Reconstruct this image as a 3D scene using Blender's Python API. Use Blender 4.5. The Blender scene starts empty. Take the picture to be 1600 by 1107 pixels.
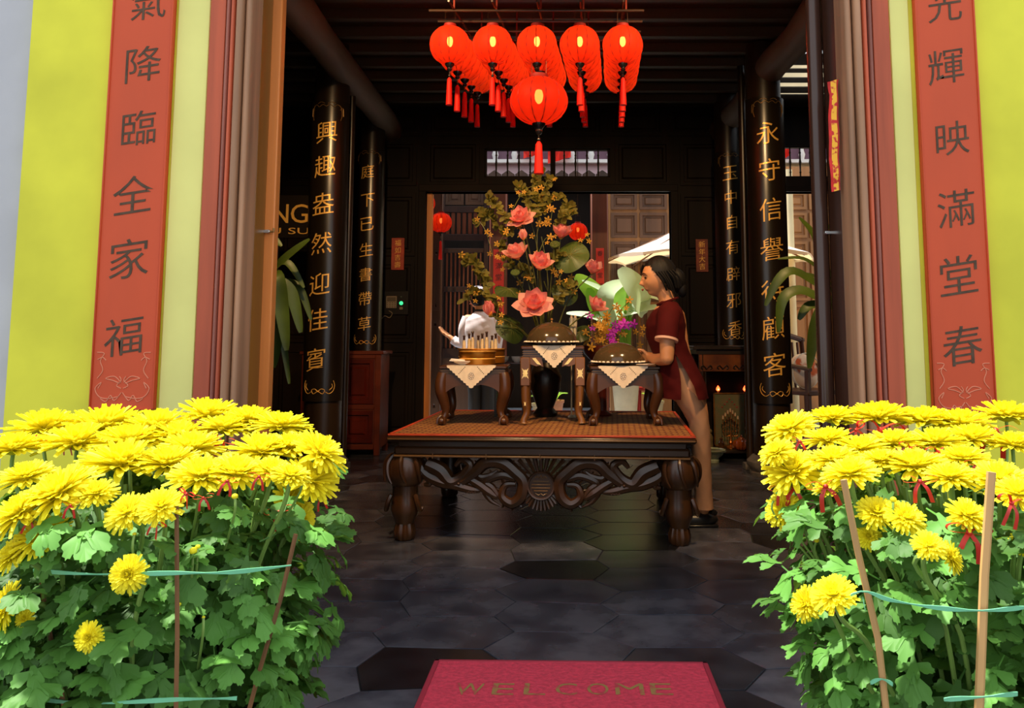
import bpy, bmesh, math, random
from mathutils import Vector, Matrix, Quaternion
random.seed(11)
sc = bpy.context.scene
COL = bpy.context.collection
PI = math.pi
# ------------------------------------------------------------------ camera
F, CX, CY, H, TH = 1250.0, 868.0, 394.0, 1.02, math.radians(6.0)
cam_data = bpy.data.cameras.new('camera')
cam = bpy.data.objects.new('camera', cam_data)
COL.objects.link(cam)
cam.location = (0, 0, H)
cam.rotation_euler = (PI / 2 + TH, 0, 0)
cam_data.sensor_fit = 'HORIZONTAL'
cam_data.sensor_width = 36
cam_data.lens = F / 1600 * 36
cam_data.shift_x = -(CX - 800) / 1600
cam_data.shift_y = -(553.5 - CY) / 1600
cam_data.clip_start = 0.02
sc.camera = cam
# ------------------------------------------------------------------ light
sc.view_settings.view_transform = 'Standard'
sc.view_settings.look = 'None'
sc.view_settings.gamma = 1
sc.view_settings.use_curve_mapping = False
sc.view_settings.exposure = 0.0
world = bpy.data.worlds.new('world')
sc.world = world
world.use_nodes = True
bg = world.node_tree.nodes['Background']
bg.inputs[0].default_value = (0.90, 0.95, 1.0, 1)
bg.inputs[1].default_value = 1.35
sd = bpy.data.lights.new('sun', 'SUN')
sd.energy = 9.5
sd.angle = math.radians(3)
sd.color = (1.0, 0.95, 0.85)
sun = bpy.data.objects.new('sun', sd)
COL.objects.link(sun)
sun.rotation_euler = Vector((-0.30, 0.06, 0.95)).to_track_quat('Z', 'Y').to_euler()
def spot(loc, target, energy, size=0.35, blend=0.6, radius=0.06, col=(1.0, 0.62, 0.28)):
    d = bpy.data.lights.new('added_warm_spot', 'SPOT')
    d.energy, d.spot_size, d.spot_blend, d.shadow_soft_size, d.color = energy, size, blend, radius, col
    o = bpy.data.objects.new('added_warm_spot', d)
    COL.objects.link(o)
    o.location = loc
    o.rotation_euler = (Vector(loc) - Vector(target)).to_track_quat('Z', 'Y').to_euler()
    return o
# added warm spots for assumed, unseen hall lamps, above the frame inside the door
spot((-0.95, 3.0, 3.15), (-0.9, 5.6, 0.9), 260, 1.5)
spot((0.95, 3.0, 3.15), (0.9, 5.6, 0.9), 260, 1.5)
# ------------------------------------------------------------------ projection helpers (photo pixels -> place in the hall)
CT, ST = math.cos(TH), math.sin(TH)
def ray(px, py):
    a, b = (px - CX) / F, (CY - py) / F
    return Vector((a, CT - b * ST, ST + b * CT))
CAM = Vector((0, 0, H))
def at(px, py, Y):
    d = ray(px, py)
    return CAM + d * (Y / d.y)
def onz(px, py, z=0.0):
    d = ray(px, py)
    return CAM + d * ((z - H) / d.z)
def onplane(px, py, p, n):
    d = ray(px, py)
    return CAM + d * ((p - CAM).dot(n) / d.dot(n))
def ppm(Y):
    return F / (Y * CT)
def S(h):
    h = h.lstrip('#')
    v = [int(h[i:i + 2], 16) / 255 for i in (0, 2, 4)]
    return tuple((c / 12.92 if c <= 0.04045 else ((c + 0.055) / 1.055) ** 2.4) for c in v)
# ------------------------------------------------------------------ materials
def mat(name, col, rough=0.5, metal=0.0, var=0.0, scale=8.0, stretch=(1, 1, 1), bump=0.0, rnd=0.0, col2=None,
        emit=None, estr=0.0, trans=0.0, spec=0.5, alpha=1.0, coat=0.0, mixlo=0.35, mixhi=0.65, detail=4.0):
    m = bpy.data.materials.new(name)
    m.use_nodes = True
    nt = m.node_tree
    b = nt.nodes['Principled BSDF']
    L = nt.links.new
    b.inputs['Roughness'].default_value = rough
    b.inputs['Metallic'].default_value = metal
    b.inputs['Specular IOR Level'].default_value = spec
    b.inputs['Base Color'].default_value = (*col, 1)
    b.inputs['Transmission Weight'].default_value = trans
    b.inputs['Coat Weight'].default_value = coat
    b.inputs['Coat Roughness'].default_value = 0.15
    b.inputs['Alpha'].default_value = alpha
    if emit:
        b.inputs['Emission Color'].default_value = (*emit, 1)
        b.inputs['Emission Strength'].default_value = estr
    out = None
    if var or col2 or bump:
        tc = nt.nodes.new('ShaderNodeTexCoord')
        mp = nt.nodes.new('ShaderNodeMapping')
        mp.inputs['Scale'].default_value = stretch
        L(tc.outputs['Object'], mp.inputs['Vector'])
        nz = nt.nodes.new('ShaderNodeTexNoise')
        nz.inputs['Scale'].default_value = scale
        nz.inputs['Detail'].default_value = detail
        L(mp.outputs[0], nz.inputs['Vector'])
        if rnd:
            oi = nt.nodes.new('ShaderNodeObjectInfo')
            ad = nt.nodes.new('ShaderNodeVectorMath')
            ad.operation = 'MULTIPLY_ADD'
            cmb = nt.nodes.new('ShaderNodeCombineXYZ')
            for i in range(3):
                L(oi.outputs['Random'], cmb.inputs[i])
            L(cmb.outputs[0], ad.inputs[0])
            ad.inputs[1].default_value = (37, 53, 71)
            L(mp.outputs[0], ad.inputs[2])
            L(ad.outputs[0], nz.inputs['Vector'])
        if var or col2:
            mr = nt.nodes.new('ShaderNodeMapRange')
            mr.inputs['From Min'].default_value = mixlo
            mr.inputs['From Max'].default_value = mixhi
            L(nz.outputs['Fac'], mr.inputs['Value'])
            mx = nt.nodes.new('ShaderNodeMix')
            mx.data_type = 'RGBA'
            c1 = [max(0, c * (1 - var)) for c in col]
            c2 = col2 if col2 else [min(1, c * (1 + var)) for c in col]
            mx.inputs['A'].default_value = (*c1, 1)
            mx.inputs['B'].default_value = (*c2, 1)
            L(mr.outputs[0], mx.inputs['Factor'])
            out = mx.outputs['Result']
        if bump:
            bp = nt.nodes.new('ShaderNodeBump')
            bp.inputs['Strength'].default_value = bump
            bp.inputs['Distance'].default_value = 0.01
            L(nz.outputs['Fac'], bp.inputs['Height'])
            L(bp.outputs[0], b.inputs['Normal'])
    if rnd:
        oi2 = nt.nodes.new('ShaderNodeObjectInfo')
        mr2 = nt.nodes.new('ShaderNodeMapRange')
        mr2.inputs['To Min'].default_value = 1 - rnd
        mr2.inputs['To Max'].default_value = 1 + rnd
        L(oi2.outputs['Random'], mr2.inputs['Value'])
        hs = nt.nodes.new('ShaderNodeHueSaturation')
        if out is None:
            hs.inputs['Color'].default_value = (*col, 1)
        else:
            L(out, hs.inputs['Color'])
        L(mr2.outputs[0], hs.inputs['Value'])
        out = hs.outputs[0]
    if out is not None:
        L(out, b.inputs['Base Color'])
    return m
def translucent(name, col, col_back, w=0.4, clear=0.0, rnd=0.0, rough=0.6, clear_col=(1, 1, 1)):
    m = mat(name, col, rough, rnd=rnd, spec=0.3)
    nt = m.node_tree
    L = nt.links.new
    b = nt.nodes['Principled BSDF']
    o = nt.nodes['Material Output']
    t = nt.nodes.new('ShaderNodeBsdfTranslucent')
    t.inputs[0].default_value = (*col_back, 1)
    mx = nt.nodes.new('ShaderNodeMixShader')
    mx.inputs[0].default_value = w
    L(b.outputs[0], mx.inputs[1])
    L(t.outputs[0], mx.inputs[2])
    last = mx
    if clear:
        tr = nt.nodes.new('ShaderNodeBsdfTransparent')
        tr.inputs[0].default_value = (*clear_col, 1)
        m2 = nt.nodes.new('ShaderNodeMixShader')
        m2.inputs[0].default_value = clear
        L(mx.outputs[0], m2.inputs[1])
        L(tr.outputs[0], m2.inputs[2])
        last = m2
    L(last.outputs[0], o.inputs[0])
    return m
WV = (1, 1, 0.06)   # vertical grain
WX = (0.06, 1, 1)
WY = (1, 0.06, 1)
MT = dict(
    yellow=mat('yellow_limewash', (0.72, 0.70, 0.05), 0.8, var=0.10, scale=3, bump=0.05),
    halo_yellow=mat('halo_yellow_paint', (0.80, 0.77, 0.25), 0.8, var=0.06, scale=3),
    grey=mat('grey_plaster', (0.52, 0.52, 0.56), 0.85, var=0.06, scale=4),
    plinth=mat('brown_plinth', (0.16, 0.06, 0.015), 0.8, var=0.3, scale=6),
    red_board=mat('red_lacquered_board', S('#cc4c22'), 0.6, var=0.07, scale=5, stretch=(1, 1, 0.3), bump=0.05),
    carved=mat('carved_dark_letter', S('#55402f'), 0.8, var=0.25, scale=30),
    carve_line=mat('carved_scroll_line', S('#e08a68'), 0.6),
    frame_red=mat('worn_red_wood', S('#b85434'), 0.6, var=0.22, scale=14, stretch=WV, bump=0.15),
    frame_pink=mat('worn_pinkish_wood', S('#96594a'), 0.6, var=0.3, scale=18, stretch=WV, bump=0.2),
    frame_tan=mat('weathered_tan_wood', S('#a5795a'), 0.55, var=0.3, scale=18, stretch=WV, bump=0.2),
    frame_dark=mat('dark_groove_wood', S('#2c1610'), 0.7, var=0.3, scale=18, stretch=WV),
    reveal=mat('olive_brown_varnished_wood', S('#8a5a1e'), 0.4, var=0.25, scale=6, stretch=WV),
    post_orange=mat('orange_varnished_wood', S('#d8803c'), 0.4, var=0.2, scale=10, stretch=WV),
    post_dark=mat('dark_polished_post', S('#472a1e'), 0.25, var=0.25, scale=6, stretch=WV, coat=0.12),
    steel=mat('steel', (0.7, 0.7, 0.68), 0.2, 1.0),
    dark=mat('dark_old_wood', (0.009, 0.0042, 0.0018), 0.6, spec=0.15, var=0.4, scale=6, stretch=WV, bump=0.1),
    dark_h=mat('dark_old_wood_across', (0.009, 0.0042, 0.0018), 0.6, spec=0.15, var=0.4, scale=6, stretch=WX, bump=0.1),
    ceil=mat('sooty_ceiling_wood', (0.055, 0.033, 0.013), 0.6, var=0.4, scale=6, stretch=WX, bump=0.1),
    beam=mat('old_beam_wood', (0.42, 0.28, 0.17), 0.6, var=0.55, scale=7, stretch=WY, bump=0.3, col2=(0.12, 0.065, 0.03)),
    grout=mat('dark_grout', (0.010, 0.010, 0.010), 0.7),
    slate=mat('blue_black_slate', (0.032, 0.036, 0.052), 0.27, var=0.3, scale=7, bump=0.10, rnd=0.8, col2=(0.066, 0.067, 0.082)),
    paving=mat('courtyard_paving', (0.28, 0.33, 0.40), 0.6, var=0.2, scale=5),
    lacquer=mat('black_lacquer', (0.010, 0.006, 0.003), 0.28, var=0.2, scale=4, stretch=WV, coat=0.1),
    column=mat('dark_column_wood', (0.020, 0.010, 0.004), 0.35, var=0.4, scale=8, stretch=WV),
    gold=mat('gilt', (0.90, 0.50, 0.10), 0.35, 0.25),
    dull_gold=mat('dull_gilt', (0.30, 0.16, 0.04), 0.4, 0.4),
    stone=mat('stone_base', (0.10, 0.085, 0.07), 0.8, var=0.3, scale=20, bump=0.2),
)
# ------------------------------------------------------------------ mesh helpers
class MB:
    def __init__(s):
        s.v, s.f, s.mi = [], [], []
    def add(s, vs, fs, mi=0, M=None):
        n = len(s.v)
        s.v.extend([tuple(M @ Vector(p)) for p in vs] if M is not None else [tuple(p) for p in vs])
        s.f.extend([tuple(i + n for i in f) for f in fs])
        s.mi.extend([mi] * len(fs))
        return s
    def box(s, x0, x1, y0, y1, z0, z1, mi=0, M=None, c=0.0):
        if c <= 0:
            vs = [(x0, y0, z0), (x1, y0, z0), (x1, y1, z0), (x0, y1, z0), (x0, y0, z1), (x1, y0, z1), (x1, y1, z1), (x0, y1, z1)]
            fs = [(0, 3, 2, 1), (4, 5, 6, 7), (0, 1, 5, 4), (1, 2, 6, 5), (2, 3, 7, 6), (3, 0, 4, 7)]
            return s.add(vs, fs, mi, M)
        X, Y, Z = (x0, x1), (y0, y1), (z0, z1)
        sg = (1, -1)
        vs, idx = [], {}
        for i in (0, 1):
            for j in (0, 1):
                for k in (0, 1):
                    for a in range(3):
                        p = [X[i], Y[j], Z[k]]
                        for ax, q in ((0, i), (1, j), (2, k)):
                            if ax != a:
                                p[ax] += sg[q] * c
                        idx[i, j, k, a] = len(vs)
                        vs.append(tuple(p))
        I = lambda i, j, k, a: idx[i, j, k, a]
        fs = []
        for q in (0, 1):
            fs.append((I(q, 0, 0, 0), I(q, 1, 0, 0), I(q, 1, 1, 0), I(q, 0, 1, 0)))
            fs.append((I(0, q, 0, 1), I(1, q, 0, 1), I(1, q, 1, 1), I(0, q, 1, 1)))
            fs.append((I(0, 0, q, 2), I(1, 0, q, 2), I(1, 1, q, 2), I(0, 1, q, 2)))
            for r in (0, 1):
                fs.append((I(q, r, 0, 0), I(q, r, 1, 0), I(q, r, 1, 1), I(q, r, 0, 1)))
                fs.append((I(q, 0, r, 0), I(q, 1, r, 0), I(q, 1, r, 2), I(q, 0, r, 2)))
                fs.append((I(0, q, r, 1), I(1, q, r, 1), I(1, q, r, 2), I(0, q, r, 2)))
        for i in (0, 1):
            for j in (0, 1):
                for k in (0, 1):
                    fs.append((I(i, j, k, 0), I(i, j, k, 1), I(i, j, k, 2)))
        return s.add(vs, fs, mi, M)
    def tube(s, pts, r, seg=8, mi=0, M=None, closed=False, flat=1.0):
        pts = [Vector(p) for p in pts]
        n = len(pts)
        rr = r if isinstance(r, (list, tuple)) else [r] * n
        vs, fs = [], []
        prev = None
        for i, p in enumerate(pts):
            if closed:
                t = pts[(i + 1) % n] - pts[i - 1]
            else:
                t = pts[min(i + 1, n - 1)] - pts[max(i - 1, 0)]
            if t.length < 1e-9:
                t = Vector((0, 0, 1))
            t.normalize()
            if prev is None:
                a = Vector((0, 0, 1)) if abs(t.z) < 0.9 else Vector((0, 1, 0))
                u = t.cross(a).normalized()
            else:
                u = (prev - t * prev.dot(t))
                u = u.normalized() if u.length > 1e-6 else t.orthogonal().normalized()
            prev = u
            w = t.cross(u)
            for k in range(seg):
                an = 2 * PI * k / seg
                vs.append(p + u * (math.cos(an) * rr[i]) + w * (math.sin(an) * rr[i] * flat))
        m = n if closed else n - 1
        for i in range(m):
            j = (i + 1) % n
            for k in range(seg):
                k2 = (k + 1) % seg
                fs.append((i * seg + k, i * seg + k2, j * seg + k2, j * seg + k))
        if not closed:
            fs.append(tuple(range(seg))[::-1])
            fs.append(tuple((n - 1) * seg + k for k in range(seg)))
        return s.add(vs, fs, mi, M)
    def lathe(s, prof, seg=24, mi=0, M=None, lobes=0, amp=0.0, a0=0.0, a1=2 * PI, sx=1.0, sy=1.0):
        full = abs(a1 - a0 - 2 * PI) < 1e-6
        na = seg if full else seg + 1
        vs, fs = [], []
        for r, z in prof:
            for k in range(na):
                a = a0 + (a1 - a0) * k / seg
                q = r * (1 + amp * (abs(math.cos(lobes * a / 2)) - 0.6)) if lobes else r
                vs.append((q * math.cos(a) * sx, q * math.sin(a) * sy, z))
        for i in range(len(prof) - 1):
            for k in range(seg):
                k2 = (k + 1) % na
                fs.append((i * na + k, i * na + k2, (i + 1) * na + k2, (i + 1) * na + k))
        if full:
            if prof[0][0] > 1e-5:
                fs.append(tuple(range(na))[::-1])
            if prof[-1][0] > 1e-5:
                fs.append(tuple((len(prof) - 1) * na + k for k in range(na)))
        return s.add(vs, fs, mi, M)
    def prism(s, poly, y0, y1, mi=0, M=None):
        """poly in x,z; pushed from y0 to y1"""
        n = len(poly)
        vs = [(x, y0, z) for x, z in poly] + [(x, y1, z) for x, z in poly]
        fs = [tuple(range(n))[::-1], tuple(range(n, 2 * n))]
        fs += [(i, (i + 1) % n, n + (i + 1) % n, n + i) for i in range(n)]
        return s.add(vs, fs, mi, M)
    def prismz(s, poly, z0, z1, mi=0, M=None):
        n = len(poly)
        vs = [(x, y, z0) for x, y in poly] + [(x, y, z1) for x, y in poly]
        fs = [tuple(range(n))[::-1], tuple(range(n, 2 * n))]
        fs += [(i, (i + 1) % n, n + (i + 1) % n, n + i) for i in range(n)]
        return s.add(vs, fs, mi, M)
    def ball(s, c, r, seg=12, rings=8, mi=0, M=None, sc3=(1, 1, 1)):
        vs, fs = [], []
        for i in range(rings + 1):
            t = PI * i / rings
            for k in range(seg):
                a = 2 * PI * k / seg
                vs.append((c[0] + r * sc3[0] * math.sin(t) * math.cos(a), c[1] + r * sc3[1] * math.sin(t) * math.sin(a), c[2] - r * sc3[2] * math.cos(t)))
        for i in range(rings):
            for k in range(seg):
                k2 = (k + 1) % seg
                fs.append((i * seg + k, i * seg + k2, (i + 1) * seg + k2, (i + 1) * seg + k))
        return s.add(vs, fs, mi, M)
    def mesh(s, name, mats, smooth=True, angle=40):
        me = bpy.data.meshes.new(name)
        me.from_pydata(s.v, [], s.f)
        for m in (mats if isinstance(mats, (list, tuple)) else [mats]):
            me.materials.append(m)
        me.polygons.foreach_set('material_index', s.mi)
        bm = bmesh.new()
        bm.from_mesh(me)
        bmesh.ops.remove_doubles(bm, verts=bm.verts, dist=1e-5)
        bmesh.ops.recalc_face_normals(bm, faces=bm.faces)
        bm.to_mesh(me)
        bm.free()
        if smooth:
            me.shade_smooth()
            me.set_sharp_from_angle(angle=math.radians(angle))
        me.update()
        return me
    def build(s, name, mats, parent=None, smooth=True, angle=40, loc=None, rot=None, scale=None):
        return link(name, s.mesh(name, mats, smooth, angle), parent, loc, rot, scale)
def link(name, data, parent=None, loc=None, rot=None, scale=None):
    o = bpy.data.objects.new(name, data)
    COL.objects.link(o)
    if parent is not None:
        o.parent = parent
    if loc is not None:
        o.location = loc
    if rot is not None:
        o.rotation_euler = rot
    if scale is not None:
        o.scale = (scale,) * 3 if isinstance(scale, (int, float)) else scale
    return o
def tag(o, label=None, cat=None, group=None, kind=None):
    for k, v in (('label', label), ('category', cat), ('group', group), ('kind', kind)):
        if v:
            o[k] = v
    return o
def thing(name, label, cat, loc=(0, 0, 0), rotz=0.0, group=None):
    o = bpy.data.objects.new(name, None)
    o.empty_display_size = 0.05
    COL.objects.link(o)
    o.location = loc
    o.rotation_euler = (0, 0, rotz)
    return tag(o, label, cat, group)
def struct(o):
    o['kind'] = 'structure'
    return o
def copy_tree(o, parent=None):
    c = o.copy()
    COL.objects.link(c)
    if parent is not None:
        c.parent = parent
    for ch in list(o.children):
        copy_tree(ch, c)
    return c
def catmull(pts, n=6):
    pts = [Vector(p) for p in pts]
    out = []
    for i in range(len(pts) - 1):
        p0, p1, p2, p3 = pts[max(i - 1, 0)], pts[i], pts[i + 1], pts[min(i + 2, len(pts) - 1)]
        for k in range(n):
            t = k / n
            out.append(0.5 * ((2 * p1) + (p2 - p0) * t + (2 * p0 - 5 * p1 + 4 * p2 - p3) * t * t + (3 * p1 - p0 - 3 * p2 + p3) * t ** 3))
    out.append(pts[-1])
    return out
def lerp(a, b, t):
    return a + (b - a) * t
def basis(loc, yaxis, normal, s=1.0):
    """matrix whose +Y runs along yaxis and +Z leans to normal"""
    y = Vector(yaxis).normalized()
    x = y.cross(Vector(normal))
    x = x.normalized() if x.length > 1e-6 else y.orthogonal().normalized()
    z = x.cross(y)
    return Matrix(((x.x * s, y.x * s, z.x * s, loc[0]), (x.y * s, y.y * s, z.y * s, loc[1]), (x.z * s, y.z * s, z.z * s, loc[2]), (0, 0, 0, 1)))
# ------------------------------------------------------------------ lettering outlines (all glyphs converted in one go)
GLYPHS = {}
def load_glyphs(strings, offset):
    obs = {}
    for c in strings:
        cu = bpy.data.curves.new('glyph', 'FONT')
        cu.body = c
        cu.size = 1.0
        cu.offset = offset
        cu.resolution_u = 3
        cu.align_x = 'CENTER'
        o = bpy.data.objects.new('glyph', cu)
        COL.objects.link(o)
        obs[c] = o
    dg = bpy.context.evaluated_depsgraph_get()
    dg.update()
    for c, o in obs.items():
        me = bpy.data.meshes.new_from_object(o.evaluated_get(dg))
        vs = [tuple(v.co)[:2] for v in me.vertices]
        fs = [tuple(p.vertices) for p in me.polygons]
        if vs:
            y0, y1 = min(v[1] for v in vs), max(v[1] for v in vs)
            x0, x1 = min(v[0] for v in vs), max(v[0] for v in vs)
            vs = [(v[0] - (x0 + x1) / 2, v[1] - (y0 + y1) / 2) for v in vs]
            GLYPHS[c] = (vs, fs, x1 - x0, y1 - y0)
        bpy.data.meshes.remove(me)
    for o in obs.values():
        cu = o.data
        bpy.data.objects.remove(o)
        bpy.data.curves.remove(cu)
load_glyphs('氣降臨全家福光輝映滿堂春興趣盎然迎佳賓永守信譽待顧客庭下已生書帶草玉中自有辟邪香新年大吉萬事如意壽', -0.004)
load_glyphs(['N', 'G', 'U SU', 'W', 'E', 'L', 'C', 'O', 'M'], 0.0)
def glyph_mesh(c, h, slant=0.12, cyl=None, thick=0.0, w=None):
    """glyph standing in x,z facing -y; with cyl=R it is wrapped round a vertical cylinder of that radius"""
    vs, fs, gw, gh = GLYPHS[c]
    s = h / gh if gh > 0.5 else h
    sx = s if w is None else w / gw
    bm = bmesh.new()
    bv = [bm.verts.new((x * sx, 0, y * s + slant * x * s)) for x, y in vs]
    for f in fs:
        try:
            bm.faces.new([bv[i] for i in f])
        except ValueError:
            pass
    if cyl:
        k = 5
        for i in range(-k, k + 1):
            bmesh.ops.bisect_plane(bm, geom=bm.verts[:] + bm.edges[:] + bm.faces[:], plane_co=(i * h * 0.1, 0, 0), plane_no=(1, 0, 0))
        for v in bm.verts:
            a = v.co.x / cyl
            v.co = Vector((math.sin(a) * cyl, -math.cos(a) * cyl, v.co.z))
    if thick:
        r = bmesh.ops.extrude_face_region(bm, geom=bm.faces[:])
        for g in r['geom']:
            if isinstance(g, bmesh.types.BMVert):
                if cyl:
                    n = Vector((g.co.x, g.co.y, 0)).normalized()
                    g.co += n * thick
                else:
                    g.co.y -= thick
    bmesh.ops.recalc_face_normals(bm, faces=bm.faces)
    me = bpy.data.meshes.new('character')
    bm.to_mesh(me)
    bm.free()
    return me
# ================================================================== the hall: floor, walls, ceiling
YF, YB = 2.6, 7.8          # face of the front wall, face of the back wall
ZC = 3.3
HX = 3.6
floor = struct(MB().box(-6, 6, -3.5, 8.35, -0.12, -0.004).build('floor', MT['grout']))
# elongated hexagonal slate tiles
ta, tb, tcut, tg = 0.235, 0.15, 0.075, 0.0016
def jit(x, y):
    h = math.sin(round(x * 200) * 12.9898 + round(y * 200) * 78.233) * 43758.5453
    g = math.sin(round(x * 200) * 39.346 + round(y * 200) * 11.135) * 24634.6345
    return x + (h - math.floor(h) - 0.5) * 0.075, y + (g - math.floor(g) - 0.5) * 0.045
def hex_poly(cx, cy):
    a, b, c = ta, tb, tcut
    p = [jit(cx + x, cy + y) for x, y in ((-a, 0), (-a + c, -b), (a - c, -b), (a, 0), (a - c, b), (-a + c, b))]
    return [(x - (x - cx) * tg / ta, y - (y - cy) * tg / tb) for x, y in p]
def tile(m, p, cx, cy, z1):
    n = len(p)
    inner = [(cx + (x - cx) * 0.988, cy + (y - cy) * 0.982) for x, y in p]
    vs = [(x, y, -0.008) for x, y in p] + [(x, y, z1 - 0.0012) for x, y in p] + [(x, y, z1) for x, y in inner]
    fs = [(i, (i + 1) % n, n + (i + 1) % n, n + i) for i in range(n)] + [(n + i, n + (i + 1) % n, 2 * n + (i + 1) % n, 2 * n + i) for i in range(n)] + [tuple(range(2 * n, 3 * n))]
    m.add(vs, fs)
cells = []
for i in range(-9, 10):
    for j in range(2, 28):
        x = i * (2 * ta - tcut)
        y = j * 2 * tb + (tb if i % 2 else 0) + 0.35
        if abs(x) > 3.3 or y > 7.62 or y < 0.9:
            continue
        cells.append((y, x))
cells.sort()
def seen(x, y):
    d = Vector((x, y, -H))
    dep = d.y * CT + d.z * ST
    px = CX + F * d.x / dep
    py = CY - F * (d.z * CT - d.y * ST) / dep
    return -60 < px < 1660 and py < 1160
vis = [c for c in cells if seen(c[1], c[0])][:299]
vset = set(vis)
rest = MB()
for y, x in cells:
    p = hex_poly(x, y)
    if (y, x) in vset:
        m = MB()
        tile(m, [(a - x, b - y) for a, b in p], 0, 0, random.uniform(-0.0012, 0.0))
        m.build('stone_tile', MT['slate'], floor, smooth=False, loc=(x, y, 0))
    else:
        tile(rest, p, x, y, -0.0005)
tag(rest.build('stone_tile_rest', MT['slate'], floor, smooth=False), kind='stuff')

def holed_wall(name, x0, x1, z0, z1, y0, y1, holes, m):
    xs = sorted({x0, x1, *[h[0] for h in holes], *[h[1] for h in holes]})
    zs = sorted({z0, z1, *[h[2] for h in holes], *[h[3] for h in holes]})
    b = MB()
    for i in range(len(xs) - 1):
        for j in range(len(zs) - 1):
            cx, cz = (xs[i] + xs[i + 1]) / 2, (zs[j] + zs[j + 1]) / 2
            if any(h[0] < cx < h[1] and h[2] < cz < h[3] for h in holes):
                continue
            b.box(xs[i], xs[i + 1], y0, y1, zs[j], zs[j + 1])
    return struct(b.build(name, m, smooth=False))
# ---- front wall
fx = lambda px, py=640: at(px, py, YF).x
xl_y, xl_f = fx(6, 650), fx(304)         # yellow pier, left
xr_f, xr_y = fx(1413, 650), 2.2
xo_l, xo_r = fx(375), fx(1337)           # inner edges of the moulded frame
wl = struct(MB().box(xl_y, xl_f + 0.03, YF, YF + 0.2, 0, 3.6).build('wall_front_left', MT['yellow'], smooth=False))
wr = struct(MB().box(xr_f - 0.03, xr_y, YF, YF + 0.2, 0, 3.6).build('wall_front_right', MT['yellow'], smooth=False))
struct(MB().box(-4.5, xl_y, YF + 0.04, YF + 0.2, 0, 3.6).build('wall_side_left', MT['grey'], smooth=False))
struct(MB().box(xr_y, 4.5, YF + 0.04, YF + 0.2, 0, 3.6).build('wall_side_right', MT['grey'], smooth=False))
struct(MB().box(xl_f - 0.02, xr_f + 0.02, YF, YF + 0.2, 2.72, 3.6).build('wall_front_upper', MT['yellow'], smooth=False))
struct(MB().box(xl_y, xl_f - 0.004, YF - 0.02, YF, 0, 0.26, c=0.004).build('baseboard_front_left', MT['plinth']))
struct(MB().box(xr_f + 0.004, xr_y, YF - 0.02, YF, 0, 0.26, c=0.004).build('baseboard_front_right', MT['plinth']))
# halo of light between board and door frame, put in as a paler raised band
for nm, a, b in (('trim_halo_1', 245, 304), ('trim_halo_2', 1413, 1451)):
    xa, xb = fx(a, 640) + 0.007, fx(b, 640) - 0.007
    struct(MB().box(xa, xb, YF - 0.006, YF, 0.26, 3.6, c=0.002).build(nm, MT['halo_yellow']))
# moulded door frame: board plus beads, each a piece of the trim
def door_frame(nm, xo, xi):
    root = struct(thing(nm, None, None, (0, 0, 0)))
    w = xi - xo
    sgn = 1 if w > 0 else -1
    w = abs(w)
    def piece(t0, t1, y0, m, name, rounded=False):
        a, b = xo + sgn * w * t0, xo + sgn * w * t1
        a, b = min(a, b), max(a, b)
        if rounded:
            n = 6
            poly = [(a, YF + 0.06)] + [(lerp(a, b, 0.5 - 0.5 * math.cos(PI * k / n)), y0 + 0.012 * (1 - math.sin(PI * k / n))) for k in range(n + 1)] + [(b, YF + 0.06)]
            MB().prismz(poly, 0, 2.74, 0).build(name, m, root, angle=60)
        else:
            MB().box(a, b, y0, YF + 0.06, 0, 2.74, c=0.002).build(name, m, root)
    piece(0.0, 0.36, YF - 0.020, MT['frame_red'], 'frame_board')
    piece(0.36, 0.395, YF - 0.002, MT['frame_dark'], 'frame_groove')
    piece(0.395, 0.495, YF - 0.034, MT['frame_pink'], 'moulding_bead', True)
    piece(0.495, 0.53, YF - 0.004, MT['frame_dark'], 'frame_groove')
    piece(0.53, 0.63, YF - 0.044, MT['frame_red'], 'moulding_bead', True)
    piece(0.63, 0.665, YF - 0.006, MT['frame_dark'], 'frame_groove')
    piece(0.665, 0.82, YF - 0.052, MT['frame_tan'], 'moulding_bead', True)
    piece(0.82, 0.855, YF - 0.010, MT['frame_dark'], 'frame_groove')
    piece(0.855, 1.0, YF - 0.040, MT['frame_tan'], 'moulding_bead', True)
    a, b = min(xo, xi), max(xo, xi)
    MB().box(a - (0.0 if sgn > 0 else -0.05), b - (0.05 if sgn > 0 else 0.0), YF + 0.06, YF + 0.2, 0, 2.74).build('frame_core', MT['frame_dark'], root, smooth=False)
    return root
door_frame('trim_3', xl_f, xo_l)
door_frame('trim_4', xr_f, xo_r)
lin = struct(MB().box(xl_f, xr_f, YF - 0.03, YF + 0.2, 2.6, 2.74, c=0.004).build('trim_5', MT['frame_red']))
# ---- reveal and post of each door leaf, just inside the frame
YD1, YL, YL2 = YF + 0.06, 2.757, 2.77
def leaf_x(px, Y):
    return at(px, 640, Y).x
root = thing('door_leaf', 'open door leaf with orange varnished edge and small steel latch', 'door leaf', (xo_l, YL, 0))
ox = xo_l
MB().box(-0.045, 0.0, YD1 - YL + 0.002, 0.0, 0.02, 2.6, c=0.002).build('leaf_board', MT['reveal'], root)
MB().box(-0.045, leaf_x(418, YL) - ox, 0.0, 0.045, 0.02, 2.6, c=0.004).build('leaf_edge', MT['post_orange'], root)
p = at(412, 362, YL - 0.01)
MB().box(p.x - ox - 0.022, p.x - ox + 0.022, -0.016, -0.001, p.z - 0.006, p.z + 0.006, c=0.002).build('latch', MT['steel'], root)
MB().tube([(p.x - ox + 0.014, -0.008, p.z), (p.x - ox + 0.034, -0.008, p.z), (p.x - ox + 0.034, -0.008, p.z + 0.012)], 0.004, 6).build('latch_hook', MT['dull_gold'], root)
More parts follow.
